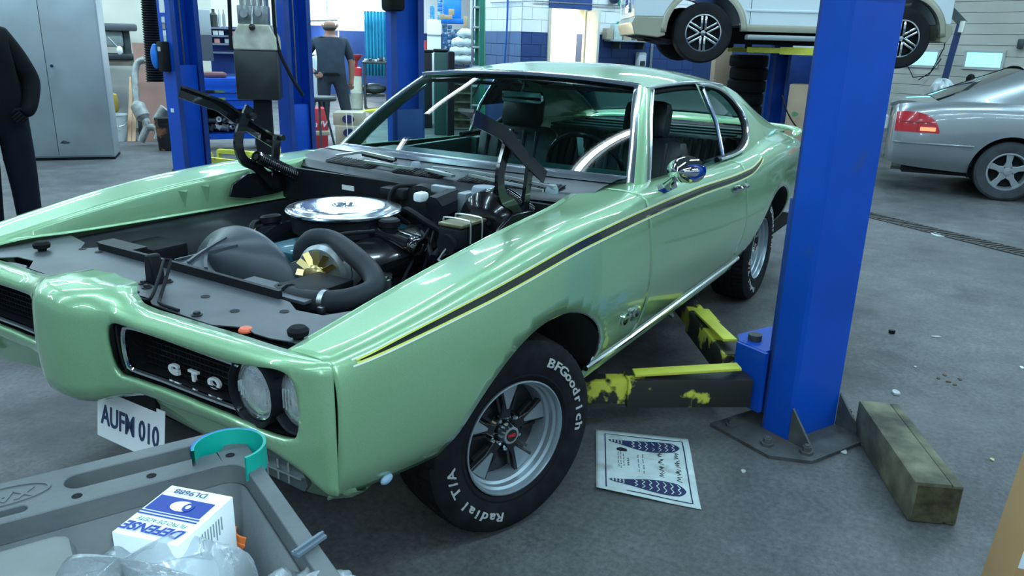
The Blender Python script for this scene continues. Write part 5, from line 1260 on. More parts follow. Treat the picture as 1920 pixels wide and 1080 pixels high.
# ---- people
def person(name, label, joints, radii, edges, M_, paint, rootj='hip'):
    """one skinned body; paint(v) -> material slot from the local rest position"""
    names = list(joints); me = bpy.data.meshes.new(name); me.from_pydata([joints[k] for k in names], [(names.index(a), names.index(b)) for a, b in edges], [])
    o = bpy.data.objects.new(name, me); COL.objects.link(o)
    md = o.modifiers.new('skin', 'SKIN'); md.use_smooth_shade = True
    for i, k in enumerate(names):
        sv = me.skin_vertices[0].data[i]; r = radii[k]; sv.radius = r if isinstance(r, tuple) else (r, r); sv.use_root = (k == rootj)
    sb = o.modifiers.new('sub', 'SUBSURF'); sb.levels = 2; sb.render_levels = 2
    dg = bpy.context.evaluated_depsgraph_get(); m2 = bpy.data.meshes.new_from_object(o.evaluated_get(dg)); bpy.data.objects.remove(o)
    b = bpy.data.objects.new(name, m2); COL.objects.link(b); b.matrix_world = M_; m2.shade_smooth()
    m2.materials.clear()
    for q in paint['mats']: m2.materials.append(q)
    for f in m2.polygons: f.material_index = paint['fn'](f.center)
    tag(b, label, 'person'); return b
SKIN = mat('skin', (.42, .22, .15), .5); SHIRT = mat('slate_work_shirt', (.030, .048, .070), .8, var=.15, scale=10, bump=.2, bscale=25); TROUS = mat('slate_work_trousers', (.028, .038, .055), .8, var=.15, scale=10, bump=.2, bscale=25); SHOE = mat('black_shoe', (.012, .012, .013), .5)
BLKCOAT = mat('black_work_coat', (.004, .005, .0065), .75, var=.2, bump=.2, bscale=20); NAVYT = mat('navy_trousers', (.005, .007, .016), .75, var=.2, bump=.2, bscale=20); HAIR = mat('grey_brown_hair', (.10, .07, .05), .8, bump=.4, bscale=90)
JB = {'hip': (0, 0, .95), 'belly': (0, 0, 1.08), 'chest': (0, .01, 1.30), 'neck0': (0, 0, 1.46), 'neck': (0, -.0, 1.52), 'head': (0, 0, 1.62), 'crown': (0, 0, 1.70),
      'shL': (-.17, 0, 1.41), 'elL': (-.33, .05, 1.15), 'wrL': (-.21, -.08, .99), 'haL': (-.16, -.10, .96), 'shR': (.17, 0, 1.41), 'elR': (.245, .02, 1.13), 'wrR': (.235, .05, .88), 'haR': (.23, .06, .79),
      'thL': (-.095, 0, .90), 'knL': (-.10, .01, .50), 'anL': (-.12, -.02, .09), 'toL': (-.14, .13, .035), 'thR': (.095, 0, .90), 'knR': (.15, .03, .50), 'anR': (.22, -.02, .09), 'toR': (.24, .13, .035)}
RB = {'hip': (.165, .12), 'belly': (.17, .13), 'chest': (.185, .125), 'neck0': (.085, .08), 'neck': .058, 'head': (.082, .095), 'crown': (.068, .078), 'shL': .075, 'elL': .048, 'wrL': .032, 'haL': .036, 'shR': .075, 'elR': .048, 'wrR': .032, 'haR': .036,
      'thL': .098, 'knL': .072, 'anL': .055, 'toL': .038, 'thR': .098, 'knR': .072, 'anR': .055, 'toR': .038}
EB = [('hip', 'belly'), ('belly', 'chest'), ('chest', 'neck0'), ('neck0', 'neck'), ('neck', 'head'), ('head', 'crown'), ('chest', 'shL'), ('shL', 'elL'), ('elL', 'wrL'), ('wrL', 'haL'), ('chest', 'shR'), ('shR', 'elR'), ('elR', 'wrR'), ('wrR', 'haR'), ('hip', 'thL'), ('thL', 'knL'), ('knL', 'anL'), ('anL', 'toL'), ('hip', 'thR'), ('thR', 'knR'), ('knR', 'anR'), ('anR', 'toR')]
def fingers(b, joints, w, h, M_, m):
    """five short bent fingers grown from each palm"""
    a, c = Vector(joints[w]), Vector(joints[h]); d = (c-a).normalized(); s = d.cross(Vector((0, 1, 0))).normalized(); u = s.cross(d)
    for k, (off, L) in enumerate(((-.026, .060), (-.009, .072), (.009, .068), (.026, .054))):
        o = MB().tube([tuple(c+s*off), tuple(c+s*off+d*L*.5+u*.006), tuple(c+s*off*.9+d*L*.85+u*.022)], [.011, .0095, .008], 8, M_).build('finger', m, b)
    MB().tube([tuple(c-d*.02+s*-.03), tuple(c+d*.012+s*-.05+u*.01), tuple(c+d*.035+s*-.045+u*.02)], [.013, .011, .009], 8, M_).build('thumb', m, b)
def man_paint(c):
    if c.z > 1.475: return 0
    if c.z < .10: return 3
    if abs(c.x) > .195 and .98 < c.z < 1.16: return 0
    if c.x < -.20 and .93 < c.z < 1.19: return 0
    if c.x > .195 and .74 < c.z <= .98: return 0
    if c.z > .955: return 1
    return 2
Mman, pm_ = face_m(622, 150, 11.5, 0); Mman.translation = Vector((pm_.x, pm_.y, 0)); Mman = Mman @ Matrix.Diagonal((1.22, 1.15, 1.01, 1))
man = person('person', 'balding person in slate work clothes seen from behind, hand on hip', JB, RB, EB, Mman, {'mats': [SKIN, SHIRT, TROUS, SHOE], 'fn': man_paint})
MB().ball((0, -.022, 1.60), .1, 16, Mman, (.84, .80, .55)).build('hair', HAIR, man)
for s in (-1, 1): MB().ball((s*.085, .01, 1.625), .026, 10, Mman, (.4, .7, 1)).build('ear', SKIN, man)
MB().ball((0, .10, 1.625), .02, 8, Mman, (.7, 1, 1)).build('nose', SKIN, man)
for w, h in (('wrL', 'haL'), ('wrR', 'haR')): fingers(man, JB, w, h, Mman, SKIN)
MB().lathe([(.178, -.02), (.182, 0), (.178, .02)], 28, Mman @ T(0, 0, .955) @ Matrix.Diagonal((.93, .70, 1, 1))).build('belt', BLACK, man)
# person cut by the left edge of the frame
J2 = dict(JB); J2.update({'chest': (-.04, -.03, 1.32), 'neck0': (-.07, -.03, 1.47), 'neck': (-.08, -.04, 1.53), 'head': (-.09, -.06, 1.63), 'crown': (-.09, -.06, 1.72), 'shR': (.12, -.02, 1.42), 'elR': (.24, -.02, 1.15), 'wrR': (.20, -.12, .98), 'haR': (.16, -.15, .95), 'shL': (-.20, -.02, 1.42), 'elL': (-.27, -.03, 1.14), 'wrL': (-.20, -.18, .98), 'haL': (-.16, -.22, .97), 'knR': (.11, .0, .50), 'anR': (.11, 0, .09), 'toR': (.12, -.13, .035), 'toL': (-.15, -.13, .035)})
R2 = dict(RB); R2.update({'hip': (.20, .15), 'belly': (.21, .16), 'chest': (.20, .15), 'elR': .065, 'wrR': .05, 'thR': .12, 'thL': .12, 'knR': .09, 'knL': .09, 'anR': .075, 'anL': .075})
M2, p2 = face_m(-14, 207, 5.0, 0); M2.translation = Vector((p2.x, p2.y, 0))
per2 = person('person', 'person in black coat and navy trousers cut off by the left picture edge', J2, R2, EB, M2, {'mats': [SKIN, BLKCOAT, NAVYT, SHOE], 'fn': lambda c: 0 if c.z > 1.49 else 1 if c.z > .92 else 3 if c.z < .1 else 2})
MB().ball((-.09, -.045, 1.705), .1, 14, M2, (.80, .90, .62)).build('hair', HAIR, per2)
for s in (-1, 1): MB().ball((-.09+s*.032, -.150, 1.65), .011, 8, M2).build('eye', mat('eye_dark', (.03, .02, .02), .3), per2)
MB().ball((-.09, -.148, 1.575), .02, 8, M2, (1.2, .4, .35)).build('mouth', mat('lip', (.28, .10, .09), .5), per2)
for s in (-1, 1): MB().ball((-.09+s*.085, -.06, 1.635), .026, 10, M2, (.4, .7, 1)).build('ear', SKIN, per2)
MB().ball((-.09, -.16, 1.635), .02, 8, M2, (.7, 1, 1)).build('nose', SKIN, per2)
fingers(per2, J2, 'wrR', 'haR', M2, BLKCOAT); fingers(per2, J2, 'wrL', 'haL', M2, BLKCOAT)

# ---- two lift posts of the next bay, with hose, pump unit and arms
def far_post(name, label, px, dep, rz):
    P = atd(px, 150, dep); P.z = 0; t = lift_post(name, label, P, rz, w=.30, dep=.22); 
    loc_part(MB().box(-.10, .10, -.2, -.04, .10, 1.18 if px < 400 else .80, bv=.006).build('carriage', LBLUE), t)
    loc_part(MB().tube([(.03, -.10, 1.0), (.03, -.10, 3.2)], .010, 8).build('lift_cable', STEEL), t); return t, P
pA, PA = far_post('lift_post', 'blue lift post with stickers and a black switch box, beside hanging corrugated hose', 333, 7.8, 175)
pB, PB = far_post('lift_post', 'blue lift post carrying the hydraulic pump unit', 541, 8.2, 170)
STK = [(12, 16, 26, (.75, .8, .8)), (38, 10, 10, (.6, .66, .66)), (50, 9, 10, (.35, .30, .22)), (62, 9, 9, (.7, .75, .75)), (72, 8, 10, (.45, .62, .40)), (206, 10, 7, (.6, .72, .8))]
for k, (py, w, h, c) in enumerate(STK):
    zc = atd(315, py, 7.75).z; kk = 7.75/FPX
    loc_part(MB().box(-.155, -.1505, -.11-w/2*kk, -.11+w/2*kk, zc-h/2*kk, zc+h/2*kk).build('sticker', mat('sticker_%d' % k, c, .6), smooth=0), pA)
zc = atd(313, 105, 7.75).z
sb_ = loc_part(MB().box(-.225, -.15, -.17, -.06, zc-.14, zc+.14, bv=.012).build('switch_box', BLACK), pA)
loc_part(MB().box(-.232, -.225, -.135, -.095, zc+.05, zc+.09).build('switch_plate', mat('switch_grey', (.5, .52, .52), .5), smooth=0), sb_)
gp_ = wm(pA) @ Vector((-.21, -.005, zc))
g_ = MB().ball((0, 0, 0), .1, 14, T(*gp_), (.45, .45, 1.2)).build('glove', mat('blue_nitrile', (.02, .20, .75), .4, bump=.6, bscale=18)); tag(g_, 'crumpled bright blue glove tucked behind the switch box of the stickered post', 'glove')
# corrugated exhaust hose hanging by the post
hs = MB(); hp0, hp1 = atd(277, -60, 8.0), atd(292, 153, 8.0); nseg = 46; rows = []
for k in range(nseg*4+1):
    t_ = k/(nseg*4); c = hp0.lerp(hp1, t_); r = .085+.009*math.cos(2*math.pi*k/4); rows.append([(c.x+r*math.cos(2*math.pi*j/20), c.y+r*math.sin(2*math.pi*j/20), c.z) for j in range(20)])
tag(hs.grid(rows, closed=True).build('exhaust_hose', mat('hose_black', (.014, .016, .019), .55)), 'black corrugated exhaust hose hanging beside the stickered lift post', 'hose')
# pump unit on post B
pu, Mp = root('pump_unit', 'hydraulic pump unit with cloudy plastic tank and black lower tank', 'pump', 483, 100, 7.6, -8)
def zpx(y, dep=7.6, x=483): return atd(x, y, dep).z
Z0, Z1, Z2, Z3, Z4 = zpx(188), zpx(94), zpx(46), zpx(12), zpx(-30)
TANKW = mat('cloudy_tank', (.50, .50, .40), .35, var=.25, scale=9)
MB().box(-.205, .20, -.14, .16, Z0, Z1, Mp, .02).build('lower_tank', mat('tank_black', (.020, .024, .026), .35, var=.4, scale=5), pu)
MB().prism([(-.205, Z1), (.21, Z1), (.205, Z1+.12), (.14, Z2), (-.14, Z2), (-.205, Z1+.12)], -.16, .14, Mp @ RX(90)).build('upper_tank', TANKW, pu, bevel=.015)
vb_ = MB().box(-.15, .13, -.10, .10, Z2, Z3, Mp, .008).build('valve_block', ALU, pu)
for k in range(5): MB().box(-.12+k*.055, -.10+k*.055, -.115, .1, Z3-.08, Z4, Mp).build('motor_fin', ALU, pu, smooth=0)
MB().tube([(-.08, -.10, Z2+.09), (-.08, -.17, Z2+.09)], .035, 14, Mp).build('valve_port', STEEL, vb_)
MB().tube([(.05, -.10, Z2+.1), (.05, -.17, Z2+.1)], .03, 14, Mp).build('valve_port', STEEL, vb_)
lv = MB().tube([(.0, -.13, Z2+.16), (-.01, -.17, Z2+.0)], .008, 8, Mp).build('release_lever', STEEL, vb_)
MB().ball((-.01, -.175, Z2-.03), .032, 14, Mp).build('knob', BLKGLOSS, lv)
MB().tube(spline([tuple(Mp @ Vector((-.20, -.1, Z4+.1))), tuple(Mp @ Vector((-.215, -.12, Z1+.25))), tuple(Mp @ Vector((-.225, -.12, Z1)))], 14), .018, 10).build('oil_hose', RUBBER, pu)
MB().tube(spline([tuple(Mp @ Vector((.19, -.1, Z4+.1))), tuple(Mp @ Vector((.2, -.12, Z1+.1))), tuple(Mp @ Vector((.30, -.12, Z1-.2))), tuple(Mp @ Vector((.42, -.10, Z0+.05)))], 24), .016, 10).build('oil_hose', RUBBER, pu)
MB().tube([(.19, -.1, Z2-.02), (.19, -.1, Z4)], .022, 8, Mp).build('fitting', ALU, pu)
MB().box(-.06, .10, -.08, .05, 0.0, Z0, Mp).build('mount', DARKIN, pu, smooth=0)
# yellow arms of that bay resting near the floor
for (x0, y0, x1, y1, dep0, dep1) in ((345, 293, 395, 289, 8.9, 9.2), (366, 296, 440, 304, 8.8, 8.9), (410, 283, 500, 290, 9.6, 9.4), (470, 290, 535, 283, 9.3, 9.7)):
    a, b = atd(x0, y0, dep0), atd(x1, y1, dep1)
    o = MB().bar([tuple(a), tuple(b)], .06, .05).build('arm_guard', YELC, smooth=0); tag(o, 'yellow arm guard lying %s' % {345: 'at the foot of the stickered lift post', 366: 'just behind the coupe right fender', 410: 'in front of the blue tool chest', 470: 'below the hydraulic pump unit'}[x0], 'lift arm')
    zb = min(a.z, b.z)
    for q in (a, b): MB().box(q.x-.02, q.x+.02, q.y-.02, q.y+.02, 0, q.z).build('foot', YELC, o, smooth=0)

# ---- bench corner behind the cabinet
DARKM = mat('dark_machine', (.05, .065, .07), .5, .3, var=.3, scale=10)
bn, Mb_ = root('machine_bench', 'blue-legged workbench with a dark drill machine head', 'bench', 225, 120, 11.6, 0)
D_ = 11.6
def zb(y, x=225): return atd(x, y, D_).z
k_ = D_/FPX
MB().box(-50*k_, 45*k_, 0, .5, zb(118)-.04, zb(112), Mb_, .01).build('bench_top', mat('bench_wood', (.22, .19, .15), .7, var=.2), bn)
for x in (-45, 30): MB().box((x)*k_, (x+22)*k_, .02, .45, 0, zb(118)-.04, Mb_, .01).build('bench_leg', LBLUE, bn)
MB().box(-44*k_, 36*k_, -.1, .4, zb(58), zb(44), Mb_, .03).build('machine_guard', mat('guard_grey', (.10, .11, .12), .5), bn)
MB().box(-30*k_, 10*k_, 0, .35, zb(88), zb(58), Mb_, .03).build('machine_head', mat('machine_green', (.25, .30, .28), .5, var=.2), bn)
MB().tube([(15*k_, .1, zb(118)), (15*k_, .1, zb(58))], .06, 14, Mb_).build('machine_column', DARKM, bn)
MB().tube([(-15*k_, -.12, zb(70)), (2*k_, -.14, zb(92))], .012, 8, Mb_).build('feed_lever', STEEL, bn)
MB().ball((2*k_, -.14, zb(94)), .04, 12, Mb_, (1, 1, 1.6)).build('lever_grip', WHITE, bn)
MB().box(-34*k_, 26*k_, -.05, .3, zb(112), zb(100), Mb_, .03).build('machine_table', DARKM, bn)
o, M_ = root('paint_bucket', 'white plastic bucket on the floor beside leaning planks', 'bucket', 222, 240, 11.0, 0)
rb = 17*11/FPX; hb = atd(222, 213, 11).z
MB().lathe([(.0005, 0), (rb*.86, 0), (rb, hb-.02), (rb*1.06, hb-.02), (rb*1.06, hb), (rb*.98, hb), (rb*.84, .02), (.0005, .02)], 28, M_).build('bucket_body', mat('bucket_white', (.62, .66, .66), .45), o)
MB().tube(spline([(-rb, 0, hb-.04), (-rb*.6, -rb*1.1, hb-.14), (rb*.6, -rb*1.1, hb-.14), (rb, 0, hb-.04)], 20), .005, 6, M_).build('bail', STEEL, o)
o, M_ = root('black_bucket', 'black bucket with orange grime beside the stickered lift post', 'bucket', 309, 250, 10.2, 0)
rb = 15*10.2/FPX; hb = max(.32, atd(309, 220, 10.2).z)
MB().lathe([(.0005, 0), (rb*.86, 0), (rb, hb-.09), (rb*1.06, hb-.09), (rb*1.06, hb-.06), (rb, hb-.06), (rb*1.06, hb-.03), (rb*1.08, hb), (rb*.95, hb), (.0005, hb-.03)], 28, M_).build('bucket_body', mat('bucket_black', (.02, .02, .022), .5, col2=(.25, .12, .06), c2_lo=.55, c2_hi=.62, c2_scale=6, var=.2), o)
o = pbox('yellow_jug', 'yellow plastic jug behind the steel cabinet edge', 'jug', 200, 221, 175, 212, 11.2, .18, mat('jug_yellow', (.50, .34, .06), .45), bv=.05)
for i, (x0, x1, h0) in enumerate(((243, 246, 120), (251, 254, 120))):
    a, b = at(x0, 266, 'z', 0), atd(x1, h0+25, 11.5); o = MB().bar([tuple(a), tuple(b)], .05, .02).build('plank', mat('pale_plank', (.42, .25, .15), .7, var=.15)); tag(o, ('narrow pale plank leaning on the bench nearest the white bucket', 'narrow pale plank leaning on the bench next to the exhaust pipe')[i], 'plank')
a, b = at(330, 282, 'z', 0), 0
o, M_ = root('pink_board', 'pink-brown sheet of board leaning behind the stickered post', 'board', 297, 200, 11.0, 10)
MB().box(-30*11/FPX, 22*11/FPX, 0, .02, 0, atd(297, 80, 11).z, M_ @ RX(-6)).build('board_sheet', mat('pink_board', (.46, .26, .20), .7, var=.08), o)
o, M_ = root('leaning_sheet', 'dark grey curved sheet leaning behind the exhaust pipe', 'sheet', 278, 200, 11.1, -10)
MB().prism([(-.16, 0), (.12, 0), (.16, .8), (.14, 1.15), (.02, 1.22), (-.12, 1.12), (-.16, .8)], 0, .03, M_ @ RX(84)).build('panel_sheet', mat('panel_dark', (.045, .055, .06), .5), o)
EXH = mat('dull_exhaust_steel', (.33, .34, .32), .5, .7, var=.3, scale=12)
ex_ = thing('exhaust_pipe', 'exhaust pipe with catalytic converter leaning by the bench', 'exhaust', tuple(at(275, 270, 'z', 0)))
D2 = 10.6
pts = [atd(272, 112, D2), atd(258, 118, D2), atd(253, 140, D2), atd(254, 170, D2), atd(256, 193, D2)]
MB().tube([tuple(q) for q in spline(pts, 24)], .045, 14).build('front_pipe', EXH, ex_)
MB().tube([tuple(atd(254, 192, D2)), tuple(atd(258, 198, D2)), tuple(atd(268, 219, D2)), tuple(atd(273, 225, D2))], [.05, .095, .095, .05], 16).build('converter', EXH, ex_)
MB().tube([tuple(q) for q in spline([atd(271, 222, D2), atd(276, 236, D2), atd(270, 252, D2), atd(264, 266, D2)], 16)], .05, 12).build('down_pipe', EXH, ex_)
MB().tube([tuple(q) for q in spline([atd(276, 238, D2), atd(292, 240, D2), atd(297, 250, D2), atd(294, 262, D2)], 16)], .05, 12).build('down_pipe', EXH, ex_)
MB().tube([tuple(atd(292, 228, D2)), tuple(atd(312, 205, D2))], [.06, .09], 14).build('second_converter', EXH, ex_)
# ---- tool chest with parts shelf
tc_, Mt_ = root('tool_chest', 'blue tool chest with steel drawer edges and an open parts shelf', 'tool chest', 425, 205, 10.3, 6)
k_ = 10.3/FPX; X0, X1 = -52*k_, 62*k_
def zt(y): return max(0, atd(425, y, 10.3).z)
MB().box(X0, X1, 0, .5, zt(205), zt(146), Mt_, .01).build('chest_body', LBLUE, tc_)
for (y0, y1) in ((172, 149), (186, 174), (203, 188)):
    dw = MB().box(X0+.02, X1-.02, -.02, 0, zt(y0), zt(y1), Mt_, .004).build('drawer', LBLUE, tc_); MB().box(X0+.02, X1-.02, -.040, -.018, zt(y0)-.006, zt(y0)+.026, Mt_).build('drawer_pull', CHROME, dw, smooth=0)
for x in (X0, X1-.04): MB().box(x, x+.04, 0, .5, 0, zt(205), Mt_).build('leg', LBLUE, tc_, smooth=0)
MB().box(X0, X1, 0, .5, zt(263), zt(253), Mt_).build('lower_shelf', LBLUE, tc_, smooth=0)
MB().box(X0, X1, .48, .5, zt(263), zt(205), Mt_).build('back_panel', DARKIN, tc_, smooth=0)
random.seed(12)
for k in range(16):
    x = X0+.1+(X1-X0-.2)*(k % 8)/7.3; zc = zt(253)+.07+.10*(k//8); r = random.uniform(.035, .06)
    o = MB().lathe([(r*.4, -.05), (r, -.04), (r*.8, 0), (r, .04), (r*.4, .05), (r*.4, -.05)], 12, Mt_ @ T(x, .15+.05*(k % 3), zc) @ RX(random.uniform(0, 180)) @ RY(random.uniform(0, 90))).build('engine_part', [STEEL, DARKM, WHITE, EXH][k % 4]); tag(o, '%s engine part, %s from the left, %s layer on the tool chest shelf' % (('steel', 'dark', 'white', 'grey')[k % 4], ('first', 'second', 'third', 'fourth', 'fifth', 'sixth', 'seventh', 'eighth')[k % 8], ('lower', 'upper')[k//8]), 'engine part', 'parts on the tool chest shelf')
o = MB().box(-.25, .05, .1, .35, zt(146), zt(146)+.07, Mt_, .03).build('rag', mat('red_rag', (.20, .09, .09), .8, bump=.5, bscale=14)); tag(o, 'dull red rag lying on top of the blue tool chest', 'rag')
# pegboard, bottle shelf and grinder behind the chest
sh, Ms_ = root('parts_rack', 'dark rack with narrow shelves above the blue tool chest', 'rack', 420, 80, 11.0, 4)
k_ = 11/FPX
def zs(y): return atd(420, y, 11).z
MB().box(-24*k_, 40*k_, .2, .24, zs(140), zs(50), Ms_).build('rack_back', LBLUED, sh, smooth=0)
for y in (53, 68, 83, 99): s_ = MB().box(-22*k_, 40*k_, 0, .2, zs(y)-.012, zs(y)+.012, Ms_).build('rack_shelf', STEEL, sh, smooth=0)
for k, (x, w, y0, c) in enumerate(((-14, 14, 22, (.05, .06, .05)), (-4, 5, 24, (.5, .55, .55)), (4, 6, 26, (.3, .32, .3)))):
    o = MB().lathe([(.0005, 0), (w*k_/2, 0), (w*k_/2, .16), (w*k_*.2, .20), (w*k_*.2, .24), (.0005, .24)], 14, Ms_ @ T(x*k_, .1, zs(53)+.013)).build('oil_bottle', mat('bottle_%d' % k, c, .4)); tag(o, ('black bottle with yellow-green cap on the rack top shelf', 'thin white bottle on the rack top shelf', 'grey bottle at the right of the rack top shelf')[k], 'bottle')
for k, (x, y) in enumerate(((-18, 68), (-16, 83), (2, 83), (-8, 68), (12, 68))):
    o = MB().box(x*k_, (x+9)*k_, .02, .15, zs(y)+.013, zs(y)+.075, Ms_, .004).build('parts_box', mat('pbox_%d' % (k % 3), [(.62, .62, .6), (.55, .25, .22), (.35, .4, .42)][k % 3], .6)); tag(o, ('white box at the left of the upper narrow rack shelf', 'reddish box at the left of the lower narrow rack shelf', 'grey box right on the lower narrow rack shelf', 'white box in the middle of the upper narrow rack shelf', 'reddish box right on the upper narrow rack shelf')[k], 'parts box', 'boxes on the parts rack')
o = pbox('wall_machine', 'pale wall-mounted charger with dark lower door beside the stickered post', 'charger', 368, 394, 18, 66, 10.8, .2, mat('charger_grey', (.38, .42, .43), .5))
MB().box(-.11, .11, -.03, 0, -.34, 0, face_m(381, 66, 10.78, 0)[0]).build('charger_door', mat('charger_door', (.07, .085, .10), .5), o, smooth=0)
# ---- between the next-bay post and the coupe: red machine, cartons, stool
REDP = mat('red_machine', (.55, .04, .05), .4, var=.08)
o = pbox('red_case', 'red machine cabinet with white lettering behind the pump post', 'machine', 586, 614, 203, 268, 10.4, .35, REDP, 8, True)
vs_, fs_ = text_mesh('m IV', .11, .002, .003, shear=.25); MB().add(vs_, fs_, face_m(597, 233, 10.35, 8)[0] @ T(0, -.02, 0) @ RX(90)).build('lettering', WHITE, o, smooth=0)
MB().box(-.09, .09, -.06, -.02, -.03, .03, face_m(604, 249, 10.35, 8)[0], .01).build('drawer_handle', mat('handle_tan', (.5, .4, .3), .5), o)
KRAFT = mat('kraft_carton', (.42, .38, .28), .75, var=.06)
for i, (y0, y1) in enumerate(((236, 262), (211, 236))):
    o = pbox('kraft_carton', ('lower of two strapped tan cartons on the floor near the standing person', 'upper of two strapped tan cartons with a dark oval print')[i], 'carton', 629-i*4, 680, y0, y1, 11.0, .4, KRAFT, -8, i == 0, grp='strapped cartons')
    if i == 0: zlo = 0
    Mx, p = face_m(655-i*2, (y0+y1)/2, 10.98, -8)
    MB().prism([(.085*math.cos(R_(a)), .06*math.sin(R_(a))) for a in range(0, 360, 20)], .0, .004, Mx @ T(.0, -.01, 0) @ RX(90)).build('oval_print', PNAVY, o, smooth=0)
    for x in (-.03, .05): MB().box(x, x+.012, -.016, -.01, -.095, .095, Mx).build('strap', WHITE, o, smooth=0)
st_, Mst = root('shop_stool', 'low dark shop stool with grey round top beside the red machine', 'stool', 600, 220, 9.6, 0)
zs_ = atd(600, 180, 9.6).z
MB().lathe([(.0005, zs_), (.2, zs_), (.21, zs_-.02), (.2, zs_-.05), (.0005, zs_-.05)], 26, Mst).build('stool_top', DARKM, st_)
for a in range(4): MB().tube([(.05*math.cos(a*1.57), .05*math.sin(a*1.57), zs_-.05), (.2*math.cos(a*1.57), .2*math.sin(a*1.57), 0)], .015, 8, Mst).build('leg', DARKM, st_)
# ---- far wall corner: drum, table, curtain, lamp, door with notices, pipes
o, M_ = root('waste_drum', 'pale drum with red lid and red funnel near the far blue wall', 'drum', 667, 130, 17, 0)
k_ = 17/FPX; r = 11*k_
MB().lathe([(.0005, 0), (r, 0), (r, .32), (r*1.03, .33), (r, .34), (r, .66), (r*.9, .72), (.0005, .72)], 24, M_).build('drum_body', mat('drum_pale', (.52, .52, .42), .5, var=.1), o)
MB().lathe([(r*1.0, .70), (r, .86), (r*.6, .88), (.0005, .88)], 24, M_).build('drum_lid', REDP, o)
MB().lathe([(.04, .88), (.05, 1.0), (r*1.1, 1.1), (r*1.15, 1.14), (r, 1.13)], 24, M_).build('funnel', mat('funnel_red', (.35, .03, .04), .5), o)
wt, Mw_ = root('parts_table', 'dark table heaped with parts near the cyan curtain', 'table', 700, 120, 17, 0)
MB().box(-20*k_, 26*k_, 0, .6, .95, 1.0, Mw_, .01).build('table_top', DARKM, wt)
for x in (-19, 23): MB().box(x*k_, x*k_+.05, 0, .6, 0, .95, Mw_).build('leg', DARKM, wt, smooth=0)
MB().box(-15*k_, 20*k_, .1, .5, .25, .3, Mw_).build('lower_shelf', DARKM, wt, smooth=0)
random.seed(4)
for k in range(8):
    o = MB().box(-.025, .025, -.03, .03, 0, random.uniform(.04, .10), Mw_ @ T((-15+k*5)*k_, .2, 1.0) @ RZ(k*40), .01).build('car_part', [WHITE, STEEL, DARKM, EXH][k % 4]); tag(o, 'small car part, %s from the left on the dark far table' % ('first', 'second', 'third', 'fourth', 'fifth', 'sixth', 'seventh', 'eighth')[k], 'car part', 'parts on the far table')
o = MB().ball((0, .2, .42), .2, 12, Mw_, (1.4, 1, .6)).build('old_motor', DARKM); tag(o, 'dark old motor on the lower shelf of the far table', 'motor')
o = MB().prism([(-.3, 0), (.55, 0), (.55, .10), (-.1, .03)], 0, .4, Mw_ @ T(.0, -.5, 0) @ RX(90)).build('wheel_ramp', mat('ramp_yellow', (.65, .62, .05), .5)); tag(o, 'yellow wheel ramp on the floor before the far table', 'ramp')
FARD = 20.5; k_ = FARD/FPX
cur, Mc_ = root('curtain', 'cyan tarpaulin curtain hanging before the far wall', 'curtain', 704, 65, 19.0, 0)
rows = []
for z in (0.6, 1.2, 1.8, zz(704, 22, 19)): rows.append([((-20+42*j/40)*19/FPX, .04*math.sin(j*1.1), z) for j in range(41)])
MB().grid(rows, Mc_).build('curtain_sheet', mat('cyan_tarp', (.04, .34, .52), .6, var=.1), cur, solid=.004)
MB().tube([(-21*19/FPX, 0, zz(704, 22, 19)), (23*19/FPX, 0, zz(704, 22, 19))], .02, 8, Mc_).build('curtain_rail', STEEL, cur)
MB().tube([(23*19/FPX, 0, 0), (23*19/FPX, 0, zz(704, 22, 19))], .02, 8, Mc_).build('curtain_post', STEEL, cur)
lp, Ml_ = root('wall_lamp', 'bright white lamp glowing on the far wall left of the cyan curtain', 'lamp', 668, 28, 19.6, 0)
zl = zz(668, 28, 19.6)
MB().tube([(-.30, 0, zl), (.32, 0, zl)], .10, 16, Ml_).build('lamp_tube', mat('lamp_glow', (.95, 1, .98), .4, emit=5.0), lp)
MB().box(-.36, .38, .08, .14, zl-.06, zl+.12, Ml_).build('lamp_back', WHITE, lp, smooth=0)
_l = bpy.data.lights.new('wall_lamp_light', 'POINT'); _l.energy = 160; _l.color = (.9, 1, .97); _l.shadow_soft_size = .12; _o = bpy.data.objects.new('wall_lamp_light', _l); COL.objects.link(_o); _o.location = Ml_ @ Vector((0, -.3, zl-.35))
nb = pbox('notice_door', 'blue framed door with yellow notices behind the standing person', 'door', 578, 612, 48, 140, 19.8, .06, LBLUED, 0, True)
for (px, py, w, h, c) in ((589, 75, 14, 20, (.55, .6, .35)), (592, 70, 9, 9, (.2, .5, .65)), (588, 95, 12, 14, (.6, .65, .5))):
    MB().box(-w/2*.0136, w/2*.0136, -.03, -.02, -h/2*.0136, h/2*.0136, face_m(px, py, 19.8, 0)[0]).build('notice', mat('notice_%d' % px, c, .6), nb, smooth=0)
o = pbox('white_sack', 'white sacks slumped by the notice door left of the person', 'sack', 583, 603, 104, 150, 18.5, .5, mat('sack_white', (.5, .58, .62), .7, bump=.6, bscale=8), 0, True, .12)
MB().tube([tuple(atd(560, 40, 19.5)), tuple(atd(633, 38, 19.5)), tuple(atd(634, 70, 19.5))], .02, 8).build('conduit', STEEL, bpy.data.objects['wall_far'])
MB().tube([tuple(atd(613, -20, 19.5)), tuple(atd(613, 38, 19.5))], .015, 8).build('conduit', STEEL, bpy.data.objects['wall_far'])
